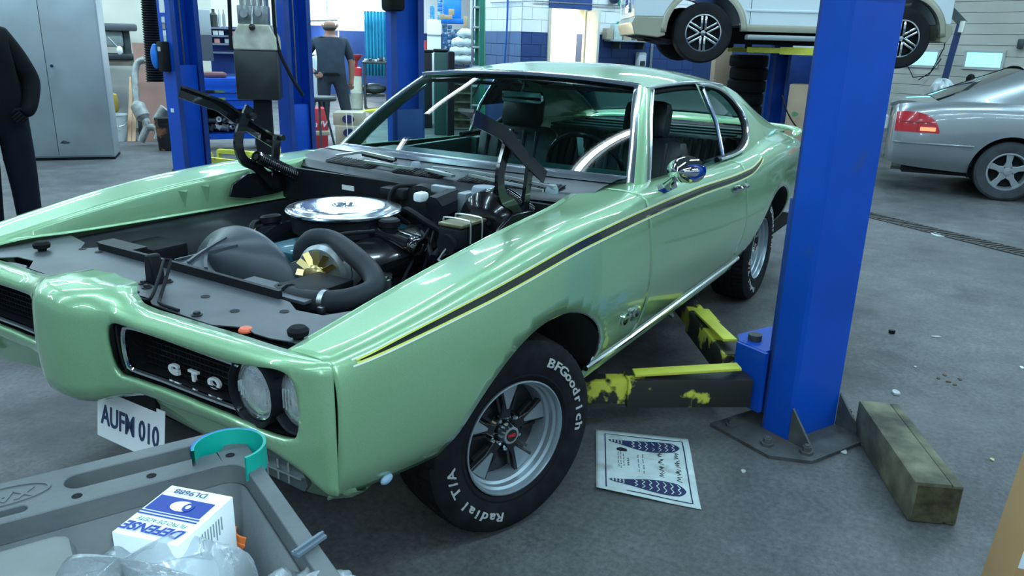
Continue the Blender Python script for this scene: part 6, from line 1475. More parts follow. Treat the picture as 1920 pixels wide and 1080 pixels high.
# ---- stock by the pier: white cupboard, blue parts boxes, sacks, bins, ladder, hose
o = pbox('white_cupboard', 'white two-door cupboard beside the stacked blue boxes', 'cupboard', 801, 827, 37, 96, 14.0, .5, WHITE, 0, True)
MB().box(-.125, .125, -.006, 0, -.012, .012, face_m(814, 66, 13.99, 0)[0]).build('door_gap', STEEL, o, smooth=0)
BXB = mat('blue_box', (.035, .22, .52), .55, var=.2, scale=3, col2=(.35, .52, .66), c2_lo=.56, c2_hi=.60, c2_scale=12)
BXD = mat('navy_box', (.05, .15, .30), .55, var=.2, col2=(.45, .55, .62), c2_lo=.56, c2_hi=.6, c2_scale=14)
ORD = ('first', 'second', 'third', 'fourth', 'fifth', 'sixth', 'seventh', 'eighth')
COLN = ('column next to the white cupboard', 'second column right of the cupboard', 'third column right of the cupboard', 'column nearest the white sacks', 'left column standing on the cupboard', 'right column standing on the cupboard')
n = 0
for col, (x0, x1, ys, m) in enumerate(((829, 839, range(45, 95, 8), BXD), (839, 848, range(47, 92, 9), BXD), (848, 857, range(55, 80, 8), BXD), (857, 868, range(55, 78, 8), BXB), (806, 815, range(11, 37, 8), BXB), (820, 830, range(-5, 35, 9), BXB))):
    for row, y in enumerate(ys):
        o = pbox('parts_carton', 'small blue filter carton, %s from the top, %s' % (ORD[row], COLN[col]), 'carton', x0+.3, x1-.3, y, y+7.4, 14.2, .25, m, 0, False, .006, 'blue stock cartons')
        n += 1
for i, (x0, x1, y0, y1, lab) in enumerate(((831, 865, -4, 33, 'large bright blue shrink-wrapped carton on top of the stock stack'), (823, 870, 34, 44, 'flat wide blue carton lying across the stock stack'))):
    o = pbox('stock_carton', lab, 'carton', x0, x1, y0, y1, 14.2, .4, mat('bright_blue_box', (.02, .22, .72), .4, var=.25, scale=4), 0, False, .01)
for (x0, x1, y0, y1, lab) in ((824, 833, 26, 36, 'open tan carton end on the flat blue box'), (833, 848, 28, 36, 'long tan carton lying on the flat blue box'), (841, 852, 17, 28, 'upright small tan carton above the long one'), (869, 877, 31, 52, 'tan carton at the right end of the stock stack')):
    pbox('tan_carton', lab, 'carton', x0, x1, y0, y1, 13.9, .12, mat('tan_card', (.48, .36, .22), .7), 0, False, .005)
SACK = mat('woven_sack', (.52, .60, .63), .7, var=.1, bump=.5, bscale=12)
for i, (cx, cy, w, h) in enumerate(((873, 64, 30, 17), (868, 80, 42, 18), (866, 96, 46, 18), (868, 112, 44, 18))):
    M_, p = face_m(cx, cy, 13.2, 0); k_ = 13.2/FPX; random.seed(i+20); rows = []
    for a in range(13):
        t = math.pi*a/12; rows.append([((w*k_/2)*math.sin(t)**.6*math.cos(2*math.pi*j/20)*(1+.14*math.sin(j*2.3+i)+.06*math.sin(j*5+a)), .25*math.sin(t)**.6*math.sin(2*math.pi*j/20), -(h*k_/2)*math.cos(t)*(1+.22*math.sin(j*1.7+i+a)+.1*math.sin(j*4.1+a*2))) for j in range(20)])
    o = MB().grid(rows, M_, closed=True).build('white_sack', SACK, smooth=60); tag(o, ('topmost white sack in the pile beside the ladder', 'second white sack from the top of the pile by the ladder', 'third white sack from the top of the pile by the ladder', 'lowest visible white sack in the pile by the ladder')[i], 'sack', 'sacks by the ladder')
o, M_ = root('sack_pallet', 'stack of wooden pallets under the white sacks', 'pallet', 868, 130, 13.3, 0)
for k in range(7): MB().box(-.22, .22, 0, .5, .012+k*.15, .012+k*.15+.02, M_).build('deck_board', wood, o, smooth=0); MB().box(-.2, .2, .2, .3, k*.15+.032, k*.15+.15+.0, M_).build('stringer', wood, o, smooth=0)
for (x0, x1, y0, y1, lab, c) in ((791, 810, 99, 121, 'black battery box among the bins', (.02, .022, .026)), (814, 838, 98, 122, 'dark green wheelie bin body', (.02, .07, .06))):
    o = pbox('bin', lab, 'bin', x0, x1, y0, y1, 12.4 if x0 > 800 else 13.4, .4, mat('bin_%d' % x0, c, .5), 0, True, .02)
    MB().box(-.12, .12, -.02, .42, 0, .05, face_m((x0+x1)/2, y0, 12.4 if x0 > 800 else 13.4, 0)[0], .02).build('lid', BLACK, o)
pbox('black_case', 'black tool case leaning on the green bin', 'case', 840, 853, 96, 110, 11.9, .15, BLACK, 6, True, .03)
pbox('red_cabinet', 'narrow red cabinet half hidden behind the lift post', 'cabinet', 792, 800, 76, 102, 14.5, .4, REDP, 0, True)
ld, Ml_ = root('step_ladder', 'green fibreglass ladder standing against the pier wall', 'ladder', 897, 60, 11.9, -14)
k_ = 11.9/FPX; LG = mat('ladder_green', (.015, .17, .11), .4, var=.15)
MB().box(-13*k_, -10*k_, -.03, .05, 0, 2.7, Ml_, .004).build('side_rail', STEEL, ld); MB().box(6*k_, 15*k_, -.04, .05, 0, 2.7, Ml_ @ RY(-.8), .006).build('side_rail', LG, ld); MB().box(-9*k_, -2*k_, .08, .12, 0, 2.7, Ml_, .004).build('back_rail', LG, ld)
for k in range(9): MB().box(-10*k_, 6*k_, -.03, .08, .29*k+.22, .29*k+.25, Ml_, .004).build('step', mat('step_alu', (.42, .45, .46), .4, .6), ld)
a, b = on_a(952, -30, 6.93), on_a(946, 116, 6.93); b2 = on_a(945, 150, 6.93)
tag(MB().tube([tuple(q) for q in spline([a, on_a(951, 40, 6.93), b, b2], 20)], .018, 8).build('air_hose', mat('hose_blue', (.03, .10, .38), .4)), 'blue air hose hanging down the pier wall', 'hose')
MB().tube([tuple(on_a(920, 5, 6.95)), tuple(on_a(999, 2, 6.95))], .012, 6).build('conduit', STEEL, bpy.data.objects['wall_pier'])
MB().tube([tuple(on_b(1001, 2, -9.45)), tuple(on_b(1180, 12, -9.45))], .012, 6).build('conduit', STEEL, bpy.data.objects['wall_back'])
# ---- shelf on the doorway wall and what stands on it
sx0, sx1 = on_b(1133, 75, -9.48).dot(A), on_b(1207, 78, -9.48).dot(A); szz = on_b(1160, 75, -9.4).z
shf = thing('wall_shelf', 'grey wall shelf right of the open office door', 'shelf', tuple(AB((sx0+sx1)/2, -9.4, szz)))
MB().box(sx0, sx1, -9.48, -9.22, szz-.03, szz, MROOM, .004).build('shelf_board', mat('shelf_grey', (.36, .40, .42), .6), shf)
for t_ in (.2, .8): MB().box(sx0+(sx1-sx0)*t_, sx0+(sx1-sx0)*t_+.03, -9.48, -9.26, szz-.16, szz-.03, MROOM).build('bracket', DARKM, shf, smooth=0)
its = (('carton', 'small tan carton at the left of the wall shelf', 1131, 1143, 54, 74, (.42, .36, .28)), ('bottle', 'clear white bottle with green print on the wall shelf', 1145, 1160, 46, 74, (.50, .62, .60)), ('sign', 'green eye-wash sign standing on the wall shelf', 1160, 1174, 39, 56, (.02, .30, .18)), ('carton', 'tan box in the middle of the wall shelf', 1163, 1178, 55, 74, (.45, .37, .27)), ('spray_can', 'small dark can on the wall shelf', 1178, 1186, 62, 75, (.12, .13, .12)), ('cup', 'pink cup at the right end of the wall shelf', 1192, 1200, 67, 76, (.75, .25, .40)), ('carton', 'pale carton near the right end of the wall shelf', 1187, 1191, 58, 75, (.50, .45, .38)))
for (nm, lab, x0, x1, y0, y1, c) in its:
    a0, a1 = on_b(x0, y1, -9.4).dot(A), on_b(x1, y1, -9.4).dot(A); h = (y1-y0)*14.6/FPX
    o = MB().box(a0, a1, -9.44 if nm != 'sign' else -9.475, -9.30 if nm != 'sign' else -9.455, szz if nm != 'sign' else szz+.16, szz+h if nm != 'sign' else szz+.16+h, MROOM, .01).build(nm, mat('it_%d' % x0, c, .5, var=.1, scale=20)); tag(o, lab, {'spray_can': 'can'}.get(nm, nm))
    if nm == 'sign':
        Ms2 = MROOM @ T((a0+a1)/2, -9.453, szz+.16+h/2) @ RX(90)
        MB().prism([(.045*math.cos(R_(q)), .03*math.sin(R_(q))) for q in range(0, 360, 20)], -.004, .0, Ms2).build('eye_mark', WHITE, o, smooth=0)
        MB().prism([(.018*math.cos(R_(q)), .018*math.sin(R_(q))) for q in range(0, 360, 20)], -.008, -.004, Ms2).build('eye_mark', mat('it_%d' % x0, c), o, smooth=0)
a0, a1 = on_b(1192, 110, -9.45).dot(A), on_b(1207, 110, -9.45).dot(A); z1, z0 = on_b(1200, 98, -9.45).z, on_b(1200, 126, -9.45).z
o = MB().box(a0, a1, -9.48, -9.36, z0, z1, MROOM, .03).build('soap_dispenser', mat('dispenser_white', (.62, .68, .70), .35)); tag(o, 'white soap dispenser on the blue wall under the shelf', 'dispenser')
MB().box(a0+.04, a1-.04, -9.365, -9.352, z0+.03, z0+.12, MROOM, .01).build('push_plate', DARKM, o)
o = tag(MB().ball(tuple(MROOM @ Vector((on_b(1152, 0, -9.4).dot(A), -9.4, on_b(1152, -2, -9.4).z))), .10, 14, I4, (1, 1, .9)).build('wash_bowl', mat('dark_glass', (.03, .05, .10), .2)), 'round dark bowl of the wash station above the wall shelf', 'bowl')
a0, a1 = on_b(1160, 3, -9.46).dot(A), on_b(1174, 3, -9.46).dot(A)
tag(MB().box(a0, a1, -9.48, -9.46, on_b(1167, 9, -9.46).z, on_b(1167, -8, -9.46).z, MROOM).build('wall_sign', mat('sign_green', (.02, .33, .20), .5)), 'small green sign on the white wall above the shelf', 'sign')
a0 = on_b(1222, 90, -9.47).dot(A)
MB().box(a0-.03, a0+.03, -9.49, -9.46, 0, 1.75, MROOM).build('downpipe', STEEL, bpy.data.objects['wall_back'], smooth=0)
# ================================================================== the white SUV on the far lift
def wheel_far(parent, M_, r, w, rr, tyre_m, rim_m, spokes, dual=False, name='wheel'):
    """M_ local z = outward axle"""
    ty = MB().lathe([(rr, -w/2), (rr+.02, -w/2-.005), (r-.03, -w/2), (r-.005, -w/2+.02), (r, 0), (r-.005, w/2-.02), (r-.03, w/2), (rr+.02, w/2+.005), (rr, w/2), (rr-.01, w/2-.02), (rr-.015, -w/2)], 48, M_).build('tyre', tyre_m, parent)
    rim = MB().lathe([(rr+.004, w/2+.003), (rr-.012, w/2+.004), (rr-.02, w/2-.02), (rr-.03, 0)], 48, M_).build('rim', rim_m, parent)
    MB().lathe([(.0005, w/2-.07), (rr-.02, w/2-.075), (rr-.02, w/2-.09)], 36, M_).build('rim_dark', DARKIN, rim)
    for k in range(spokes):
        a = 360*k/spokes+90
        if dual:
            for s in (-1, 1): MB().box(.05, rr-.012, s*.028-.016, s*.028+.016, w/2-.05, w/2-.012, M_ @ RZ(a), .006).build('spoke', rim_m, rim)
        else: MB().prism([(.03, -.05), (.10, -.026), (rr-.012, -.036), (rr-.012, .036), (.10, .026), (.03, .05)], w/2-.045, w/2-.015, M_ @ RZ(a)).build('spoke', rim_m, rim, bevel=.005)
        MB().lathe([(.0005, .016), (.009, .014), (.011, 0)], 8, M_ @ RZ(a+180/spokes) @ T(.055, 0, w/2-.03)).build('lug_nut', CHROME if dual else DARKM, rim)
    MB().lathe([(.0005, w/2), (.035, w/2-.003), (.045, w/2-.03)], 24, M_).build('centre_cap', rim_m, rim)
    return ty
def side_mesh(outline, arches, y0, y1, n=3, crown=.0):
    """car side as a prism from outline polygon (x, z) with arches already in the outline"""
    return MB().prism(outline, y0, y1, RX(90))
def arc(cx, cz, r, a0, a1, n=14): return [(cx+r*math.cos(R_(a0+(a1-a0)*k/n)), cz+r*math.sin(R_(a0+(a1-a0)*k/n))) for k in range(n+1)]
SWHITE = paint_mat('suv_white', (.62, .70, .73), .02, .3, 0.0); STAN = mat('suv_tan', (.34, .33, .25), .35, .2, coat=.4)
TIREK = mat('tyre_black', (.014, .015, .017), .7, var=.2)
CHW = mat('chrome_wheel', (.62, .66, .68), .14, 1.0)
fwp, rwp = atd(1315, 62, 10.9), atd(1688, 57, 11.25)
hd_ = (fwp-rwp); hd_.z = 0; WB = 2.72; yaw = 300.0; ZL = (fwp.z+rwp.z)/2
suv = thing('suv_car', 'white and tan sport utility vehicle raised on the far lift', 'car', (0, 0, 0), yaw)
lf = Matrix.Rotation(R_(yaw), 3, 'Z') @ Vector((0, 1, 0)); RW = .405
org = fwp-lf*.84; org.z = fwp.z-RW; suv.location = org        # origin: under the front axle middle, near side at +y
def sp_(mb, nm, m, par=None, **k): return loc_part(mb.build(nm, m, **k), par or suv)
HW = .97; Z = 0
body_out = [(.96, .60), (.98, .80), (.97, 1.05), (.85, 1.14), (.30, 1.20), (-.25, 1.24), (-WB-.56, 1.26), (-WB-.64, 1.15), (-WB-.64, .60), (-WB-.50, .60)]+arc(-WB, .42, .52, 160, 20)[::1]+[(-WB+.52, .52), (-.52, .52)]+arc(0, .42, .52, 160, 20)+[(.50, .60)]
b_ = sp_(MB().prism(body_out, -HW, HW, RX(90)), 'body', SWHITE, bevel=.03)
cl_f = [(.50, .60), (.96, .60), (1.0, .52), (.95, .36), (.62, .33), (.52, .36)]+arc(0, .42, .53, -4, 18, 4)
sp_(MB().prism(cl_f, -HW-.005, HW+.005, RX(90)), 'front_bumper', STAN, bevel=.03)
cl_r = [(-WB-.66, .60), (-WB-.50, .60)]+arc(-WB, .42, .53, 162, 184, 4)+[(-WB-.55, .36), (-WB-.62, .36), (-WB-.68, .48)]
sp_(MB().prism(cl_r, -HW-.005, HW+.005, RX(90)), 'rear_bumper', STAN, bevel=.03)
for cx in (0, -WB):
    for s in (-1, 1): sp_(MB().grid([[(cx+(r)*math.cos(R_(a)), s*(HW+dy), .42+r*math.sin(R_(a))) for a in range(-2, 183, 6)] for r, dy in ((.515, -.10), (.515, .014), (.56, .018), (.60, .002))]), 'wheel_flare', STAN, solid=.005)
for s in (-1, 1):
    sp_(MB().box(-WB+.55, -.56, s*(HW-.02)-.02, s*(HW-.02)+.02, .44, .54, bv=.008), 'rocker', STAN)
    rb_ = sp_(MB().box(-WB+.60, -.58, min(s*.93, s*1.10), max(s*.93, s*1.10), .33, .40, bv=.02), 'running_board', mat('board_grey', (.30, .34, .35), .4, .3))
    for x in (-.62, -1.66, -2.55): sp_(MB().box(x-.004, x+.004, min(s*(HW+.0), s*(HW+.004)), max(s*HW, s*(HW+.004)), .54, 1.22), 'door_gap', mat('gap_dark', (.10, .12, .13), .7), smooth=0)
    sp_(MB().box(-WB+.55, -.56, min(s*HW, s*(HW+.014)), max(s*HW, s*(HW+.014)), .70, .735, bv=.006), 'side_moulding', SWHITE)
    for x in (-1.45, -2.40): sp_(MB().box(x-.11, x+.11, min(s*HW, s*(HW+.03)), max(s*HW, s*(HW+.03)), 1.06, 1.10, bv=.012), 'door_handle', SWHITE)
    sp_(MB().prism([(-.35, 1.26), (-WB-.45, 1.27), (-WB-.30, 1.78), (-1.15, 1.80)], s*.80-.01, s*.80+.01, RX(90)), 'side_glass', CARGLASS)
    sp_(MB().box(.82, .99, min(s*.62, s*.92), max(s*.62, s*.92), .86, 1.06, bv=.03), 'headlamp', mat('clear_lens', (.5, .6, .6), .2))
sp_(MB().prism([(-.30, 1.25), (-WB-.56, 1.27), (-WB-.38, 1.80), (-1.15, 1.82)], -.78, .78, RX(90)), 'cabin', DARKIN, bevel=.04)
sp_(MB().box(-WB-.45, -1.10, -.80, .80, 1.80, 1.88, bv=.04), 'roof', SWHITE)
sp_(MB().box(.93, 1.0, -.50, .50, .66, .98, bv=.02), 'grille', CHROME)
sp_(MB().box(-WB-.5, .75, -.42, .42, .28, .50, bv=.03), 'chassis', DARKIN)
sp_(MB().prism([(.95, .37), (.40, .24), (.36, .30), (.9, .40)], -.75, .75, RX(90)), 'air_dam', BLACK)
for cx in (0, -WB): sp_(MB().tube([(cx, -.75, .40), (cx, .75, .40)], .06, 12), 'axle', DARKIN)
for cx in (0, -WB):
    for s in (-1, 1): wheel_far(suv, wm(suv) @ T(cx, s*.84, RW) @ RX(-90*s), RW, .25, .245, TIREK, CHW, 6, True)
# its lift: two posts, yellow arms
Pn = atd(1455, 150, 12.4); Pn.z = 0
lpn = lift_post('lift_post', 'blue lift post standing behind the raised white vehicle', Pn, yaw+180, w=.28, dep=.18)
mid = wm(suv) @ Vector((-1.5, 0, 0)); za = org.z+.20
Pf = mid+(mid-Vector((Pn.x, Pn.y, mid.z))); 
for (x, s, nm) in ((-.75, 1, 'near front'), (-2.35, 1, 'near rear'), (-.75, -1, 'far front'), (-2.35, -1, 'far rear')):
    a = wm(suv) @ Vector((x, s*.55, .0)); b = wm(suv) @ Vector((-1.55, s*1.05, .0)); a.z = b.z = za; d = (b-a)
    o = MB().bar([tuple(a), tuple(a+d*.55)], .10, .07).build('swing_arm', YELC, smooth=0); tag(o, 'yellow swing arm under the raised white vehicle, %s arm' % nm, 'lift arm')
    MB().bar([tuple(a+d*.5), tuple(b)], .13, .10).build('outer_arm', YELC, o, smooth=0)
    MB().lathe([(.0005, .09), (.05, .09), (.05, 0), (.0005, 0)], 16, T(a.x, a.y, za+.02)).build('lift_pad', RUBBER, o)
# ================================================================== silver sedan
SILV = paint_mat('sedan_silver', (.30, .33, .345), .05, .3, .6); SEDW = mat('sedan_wheel', (.40, .43, .44), .4, .7); DUSTT = mat('dusty_tyre', (.045, .052, .06), .8, var=.3, scale=9)
sc_ = at(1873, 374, 'z', 0); yw = 100
left = Vector((-math.sin(R_(yw)), math.cos(R_(yw)), 0)); so = sc_+left*.74
sed = thing('sedan_car', 'dusty silver sedan parked at the right, lit red tail lamp', 'car', tuple(so), yw)
def se_(mb, nm, m, **k): return loc_part(mb.build(nm, m, **k), sed)
# loft: stations of (x, half width, z table) built as ring sections from sill to deck
SS = [ # x, sill(y,z), low, mid, shoulder, deck edge
 (-1.20, (.55, .36), (.62, .44), (.64, .58), (.60, .80), (.50, .90)), (-1.15, (.72, .33), (.79, .42), (.80, .58), (.76, .84), (.66, .945)), (-1.00, (.78, .30), (.845, .42), (.855, .60), (.81, .88), (.72, .975)), (-.70, (.80, .28), (.865, .42), (.88, .62), (.84, .91), (.75, 1.00)),
 (-.30, (.80, .26), (.87, .42), (.89, .63), (.855, .92), (.77, 1.01)), (.20, (.80, .24), (.87, .42), (.89, .62), (.86, .90), (.78, 1.0)), (.9, (.80, .22), (.87, .40), (.89, .60), (.86, .88), (.77, .97)), (1.9, (.80, .22), (.87, .40), (.88, .60), (.84, .86), (.74, .95)), (2.7, (.80, .24), (.86, .40), (.87, .58), (.82, .80), (.70, .88)), (3.45, (.70, .28), (.76, .40), (.76, .56), (.70, .70), (.6, .74))]
_sx = [q[0] for q in SS]
def s_curve(x, n=21): return [(x, p.x, p.y) for p in spline([(interp(x, _sx, [q[k][0] for q in SS]), interp(x, _sx, [q[k][1] for q in SS]), 0) for k in range(1, 6)], n)]
def s_y(x, z):
    c = s_curve(x, 40)
    for i in range(39):
        if c[i][2] <= z <= c[i+1][2]: t = (z-c[i][2])/(c[i+1][2]-c[i][2]+1e-9); return c[i][1]+(c[i+1][1]-c[i][1])*t
    return c[0][1] if z < c[0][2] else c[-1][1]
for s in (-1, 1):
    xs = list(np.linspace(-1.20, 3.45, 160)); P = [[Vector(p) for p in s_curve(x)] for x in xs]; AR = [(0, .31, .37), (2.72, .31, .37)]
    ins = [[any((p.x-a)**2+(p.z-c)**2 < r*r for a, c, r in AR) for p in r_] for r_ in P]
    n, nc = len(P)-1, len(P[0]); keep = [[sum((ins[i][j], ins[i+1][j], ins[i][j+1], ins[i+1][j+1])) < 2 for j in range(nc-1)] for i in range(n)]
    used = set(); gone = set()
    for i in range(n):
        for j in range(nc-1):
            for q in ((i, j), (i+1, j), (i, j+1), (i+1, j+1)): (used if keep[i][j] else gone).add(q)
    for (i, j) in used & gone:
        p = P[i][j]; a, c, r = min(AR, key=lambda q: abs(q[0]-p.x)); dx, dz = p.x-a, max(p.z-c, -.05); l = math.hypot(dx, dz); X, Zz = a+dx/l*r, (c+dz/l*r if p.z > c-.05 else p.z); P[i][j] = Vector((X, s_y(X, Zz), Zz))
    o = MB().add([(p.x, s*p.y, p.z) for r_ in P for p in r_], [(i*nc+j, i*nc+j+1, (i+1)*nc+j+1, (i+1)*nc+j) for i in range(n) for j in range(nc-1) if keep[i][j]]).build('body_side', SILV, smooth=50); fix_out(o, s); loc_part(o, sed)
    for (a, c, r) in AR:
        o = se_(MB().grid([[(a+r*math.cos(R_(t)), s*yy, c+r*math.sin(R_(t))) for t in range(-15, 196, 7)] for yy in (.865, .50)]), 'wheel_house', DARKIN)
        wheel_far(sed, wm(sed) @ T(a, s*.755, .315) @ RX(-90*s), .315, .20, .195, DUSTT, SEDW, 5)
    # rub strip, bumper split, tail lamp, door line
    se_(MB().tube([(x, s*(s_y(x, .555)+.004), .555) for x in np.linspace(-1.14, -.36, 24)], .010, 6), 'rub_strip', SILV)
    lamp = MB().grid([[(x, s*(s_y(x, z0+(z1-z0)*k/4)+.006), z0+(z1-z0)*k/4) for k in range(5)] for x, z0, z1 in [(-1.145, .67, .87), (-1.08, .67, .885), (-.95, .67, .885), (-.85, .67, .86), (-.76, .67, .80), (-.71, .67, .70)]]).build('tail_lamp', mat('tail_red', (.50, .02, .03), .2, coat=.6), smooth=60); loc_part(lamp, sed)
    loc_part(MB().grid([[(x, s*(s_y(x, z)+.008), z) for z in (.69, .73)] for x in np.linspace(-.90, -.75, 6)]).build('lit_bulb', mat('lamp_amber', (1.0, .30, .12), .3, emit=1.0)), lamp)
    loc_part(MB().grid([[(x, s*(s_y(x, z)+.0085), z) for z in (.772, .780)] for x in np.linspace(-1.12, -.79, 8)]).build('lamp_rib', mat('lamp_dark', (.12, .01, .02), .3)), lamp)
    loc_part(MB().grid([[(x, s*(s_y(x, z)+.0085), z) for z in np.linspace(.675, .87, 4)] for x in (-.93, -.925)]).build('lamp_rib', mat('lamp_dark', (.12, .01, .02), .3)), lamp)
    se_(MB().grid([[(x, s*(s_y(x, z)+.001), z) for z in np.linspace(.30, .98, 12)] for x in (.36, .367)]), 'door_gap', DARKIN)
    # side glass and pillars
    se_(MB().grid([[(x, s*(y+(1-t)*0), z) for x, y, z in ((x0+(x1-x0)*t, .775-(.775-.575)*t, .99+(1.36-.99)*t) for t in np.linspace(0, 1, 8))] for x0, x1 in ((.16, .52), (.30, .56), (.9, .9), (1.5, 1.35), (2.2, 1.55))]), 'side_glass', CARGLASS, smooth=60)
    se_(MB().tube([(.52, s*.58, 1.36), (.22, s*.70, 1.18), (.08, s*.775, 1.05), (.13, s*.79, .985), (.5, s*.785, .98), (2.2, s*.775, .965)], .012, 8), 'window_trim', CHROME)
    # C pillar
    o = se_(MB().grid([[(x0+(x1-x0)*t, s*(y0+(y1-y0)*t+.02*math.sin(math.pi*t)), z0+(z1-z0)*t) for t in np.linspace(0, 1, 12)] for x0, y0, z0, x1, y1, z1 in ((-.78, .70, .995, .02, .52, 1.355), (-.45, .755, 1.005, .18, .56, 1.375), (-.1, .775, 1.01, .36, .585, 1.375), (.16, .785, 1.0, .56, .59, 1.37))]), 'rear_pillar', SILV, smooth=60); fix_out(o, s)
    se_(MB().tube([(1.55, s*.585, 1.36), (2.25, s*.76, .97)], .03, 8), 'front_pillar', SILV)
se_(MB().grid([[(x, y*(interp(x, _sx, [q[5][0] for q in SS])), interp(x, _sx, [q[5][1] for q in SS])+.018*(1-y*y)) for y in np.linspace(-1, 1, 17)] for x in np.linspace(-1.2, -.72, 14)]), 'boot_lid', SILV, smooth=60)
se_(MB().grid([[(x, y*(interp(x, _sx, [q[5][0] for q in SS])), interp(x, _sx, [q[5][1] for q in SS])+.018*(1-y*y)) for y in np.linspace(-1, 1, 17)] for x in np.linspace(2.25, 3.45, 14)]), 'bonnet', SILV, smooth=60)
se_(MB().grid([[(x0+(x1-x0)*t, y*(.70+(.52-.70)*t), z0+(z1-z0)*t+.02*(1-y*y)) for y in np.linspace(-1, 1, 15)] for t in np.linspace(0, 1, 10) for x0, x1, z0, z1 in [(-.76, .04, 1.0, 1.355)]]), 'rear_glass', CARGLASS, smooth=60)
se_(MB().grid([[(x0+(x1-x0)*t, y*(.74+(.55-.74)*t), z0+(z1-z0)*t+.02*(1-y*y)) for y in np.linspace(-1, 1, 15)] for t in np.linspace(0, 1, 10) for x0, x1, z0, z1 in [(2.28, 1.5, .97, 1.355)]]), 'windshield', CARGLASS, smooth=60)
se_(MB().grid([[(x, y*.585, 1.36+.045*(1-abs(y)**2.5)-.02*((x-.8)/.8)**2) for y in np.linspace(-1, 1, 21)] for x in np.linspace(.02, 1.56, 16)]), 'roof', SILV, smooth=60)
se_(MB().grid([[(-1.20, y, z) for y in (-.60, -.3, 0, .3, .60)] for z in (.36, .6, .8, .92)]), 'tail_panel', SILV)
se_(MB().box(-1.215, -1.20, -.20, .20, .64, .78), 'number_plate', WHITE)
se_(MB().box(-1.0, 3.2, -.74, .74, .22, .30), 'floor_pan', DARKIN, smooth=0)
se_(MB().box(-.3, .3, -.68, .68, .55, .98, bv=.05), 'rear_seat', DARKIN)
se_(MB().tube([(-1.1, -.45, .28), (-.6, -.45, .27)], .10, 12, flat=(1.4, .7)), 'muffler', EXH)
# ---- tyres, cartons and junk at the right back
def tyre(nm, lab, M_, r=.32, w=.2, grp=None):
    rr = r*.62
    o = MB().lathe([(rr, -w*.4), (rr+.03, -w/2), (r-.03, -w*.48), (r-.004, -w*.38), (r, -w*.30), (r-.006, -w*.26), (r, -w*.2), (r, w*.2), (r-.006, w*.26), (r, w*.3), (r-.004, w*.38), (r-.03, w*.48), (rr+.03, w/2), (rr, w*.4), (rr, -w*.4)], 44, M_).build(nm, TIREK); tag(o, lab, 'tyre', grp); return o
TD = 12.9
base = atd(1400, 150, TD)
names = ('lowest', 'second from the bottom', 'third from the bottom', 'fourth from the bottom', 'fifth from the bottom', 'sixth from the bottom', 'topmost of it', 'top')
for k in range(7):
    tyre('stacked_tyre', 'black tyre in the stack under the raised vehicle, %s' % names[k], T(base.x+.02*math.sin(k*2.1), base.y+.02*math.cos(k*1.3), .1+k*.2), .31, .198, 'tyre stack')
o = pbox('tall_carton', 'tall brown carton beside the tyre stack', 'carton', 1341, 1370, 83, 165, 13.4, .35, mat('carton_brown', (.46, .33, .23), .7, var=.06), 12, True)
o = pbox('leaf_carton', 'brown carton with a green leaf print behind the near lift post', 'carton', 1476, 1524, 158, 254, 11.2, .4, mat('carton_brown2', (.42, .31, .21), .7, var=.06), -6, True)
MB().prism([(.045*math.cos(R_(q))*(1+.2*math.cos(R_(q*3))), .035*math.sin(R_(q))) for q in range(0, 360, 20)], 0, .004, face_m(1490, 214, 11.15, -6)[0] @ T(0, -.01, 0) @ RX(90)).build('leaf_print', mat('leaf_green', (.08, .22, .10), .7), o, smooth=0)
cp = [atd(1466, 178, 10.7), atd(1474, 205, 10.7), atd(1486, 228, 10.7), atd(1500, 246, 10.7)]
tag(MB().tube([tuple(q) for q in spline(cp, 20)], .010, 8).build('dangling_cable', BLACK), 'thin black cable curving down in front of the leaf carton', 'cable')
pbox('dark_locker', 'dark navy locker behind the far lift post', 'locker', 1480, 1530, 90, 165, 13.6, .5, LBLUED, 0, True)
p = at(1703, 214, 'z', 0); jt = atd(1712, 182, 12.2)
tyre('floor_tyre', 'worn tyre lying flat on another behind the silver sedan', T(jt.x, jt.y, .33) @ RX(3), .34, .2, 'tyres by the garage door'); tyre('floor_tyre', 'tyre lying on the floor under the worn one behind the sedan', T(jt.x, jt.y, .11), .34, .2, 'tyres by the garage door')
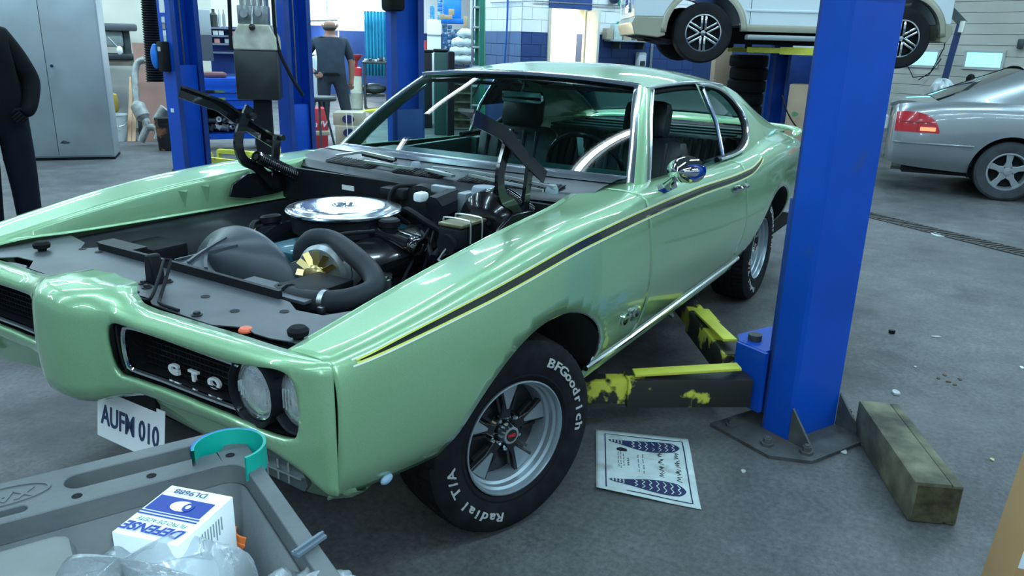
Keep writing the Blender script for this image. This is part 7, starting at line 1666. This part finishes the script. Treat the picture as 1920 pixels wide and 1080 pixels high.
# engine crane post and bags on a cart
cr, Mcr = root('engine_crane', 'dark blue engine crane mast by the garage door', 'crane', 1770, 120, 13.3, 0)
k_ = 12.9/FPX
zt_ = atd(1785, 15, 12.9).z
MB().bar([tuple(Mcr @ Vector((0, 0, 0))), tuple(Mcr @ Vector((.04, 0, .9))), tuple(Mcr @ Vector((.13, 0, zt_-.25)))], .10, .10).build('mast', mat('crane_blue', (.02, .04, .12), .4), cr, smooth=0)
MB().bar([tuple(Mcr @ Vector((-.25, -.1, zt_+.15))), tuple(Mcr @ Vector((.18, 0, zt_-.25)))], .08, .12).build('boom', DARKM, cr, smooth=0)
MB().tube([tuple(Mcr @ Vector((.17, -.06, zt_-.2))), tuple(Mcr @ Vector((.16, -.07, zt_-.38)))], .05, 10).build('hook_block', mat('hook_chrome', (.7, .72, .66), .3, .6), cr)
MB().bar([tuple(Mcr @ Vector((-.5, -.3, .06))), tuple(Mcr @ Vector((.5, .2, .06)))], .1, .08).build('base_leg', mat('crane_blue', (.02, .04, .12)), cr, smooth=0)
ct, Mct = root('parts_cart', 'low cart heaped with clear bags behind the silver sedan', 'cart', 1775, 170, 12.4, 0)
k_ = 12.4/FPX; zc_ = atd(1775, 184, 12.4).z
MB().box(-42*k_, 50*k_, 0, .5, zc_-.05, zc_, Mct, .01).build('cart_top', mat('cart_pale', (.40, .40, .36), .6), ct)
for x in (-40, 44): MB().box(x*k_, x*k_+.05, .02, .48, 0, zc_-.05, Mct).build('leg', DARKM, ct, smooth=0)
c = Mct @ Vector((-.08, .24, zc_+.002)); o = film_bag('plastic_bag', 'shiny clear bag heaped on the cart behind the sedan', tuple(c), .26, .18, .26, 31); o.data.materials[0] = mat('shiny_bag', (.55, .62, .64), .25, .0, bump=.6, bscale=14, coat=.5)
c = Mct @ Vector((.30, .12, zc_)); o = tag(MB().ball((c.x, c.y, zc_+.30), .07, 10, I4, (1, 1, 1.2)).tube([(c.x, c.y, zc_), (c.x, c.y, zc_+.3)], .05, 10).build('black_bottle', BLACK), 'black bottle standing among the clear bags', 'bottle')
c = Mct @ Vector((.46, .3, zc_)); o = tag(MB().lathe([(.0005, 0), (.09, 0), (.10, .12), (.06, .22), (.03, .24), (.03, .28), (.0005, .28)], 14, T(c.x, c.y, zc_)).build('white_jug', WHITE), 'white jug on the right of the bag cart', 'jug')
for (pts, lab) in (([(1700, 120), (1712, 145), (1740, 142), (1765, 110)], 'thin cable drooping across the garage door left of the crane'), ([(1722, 150), (1745, 135), (1770, 90), (1778, 45)], 'second thin cable rising toward the crane hook')):
    tag(MB().tube([tuple(on_a(x, y, GW-.12)) for x, y in pts], .010, 6).build('wall_cable', BLACK), lab, 'cable')
p = on_a(1914, 80, GW-.06); tag(MB().box(-.05, .05, -.05, .05, -.10, .06, T(*p), .02).build('wall_hook', DARKM), 'small dark hook fitting high on the garage door', 'hook')
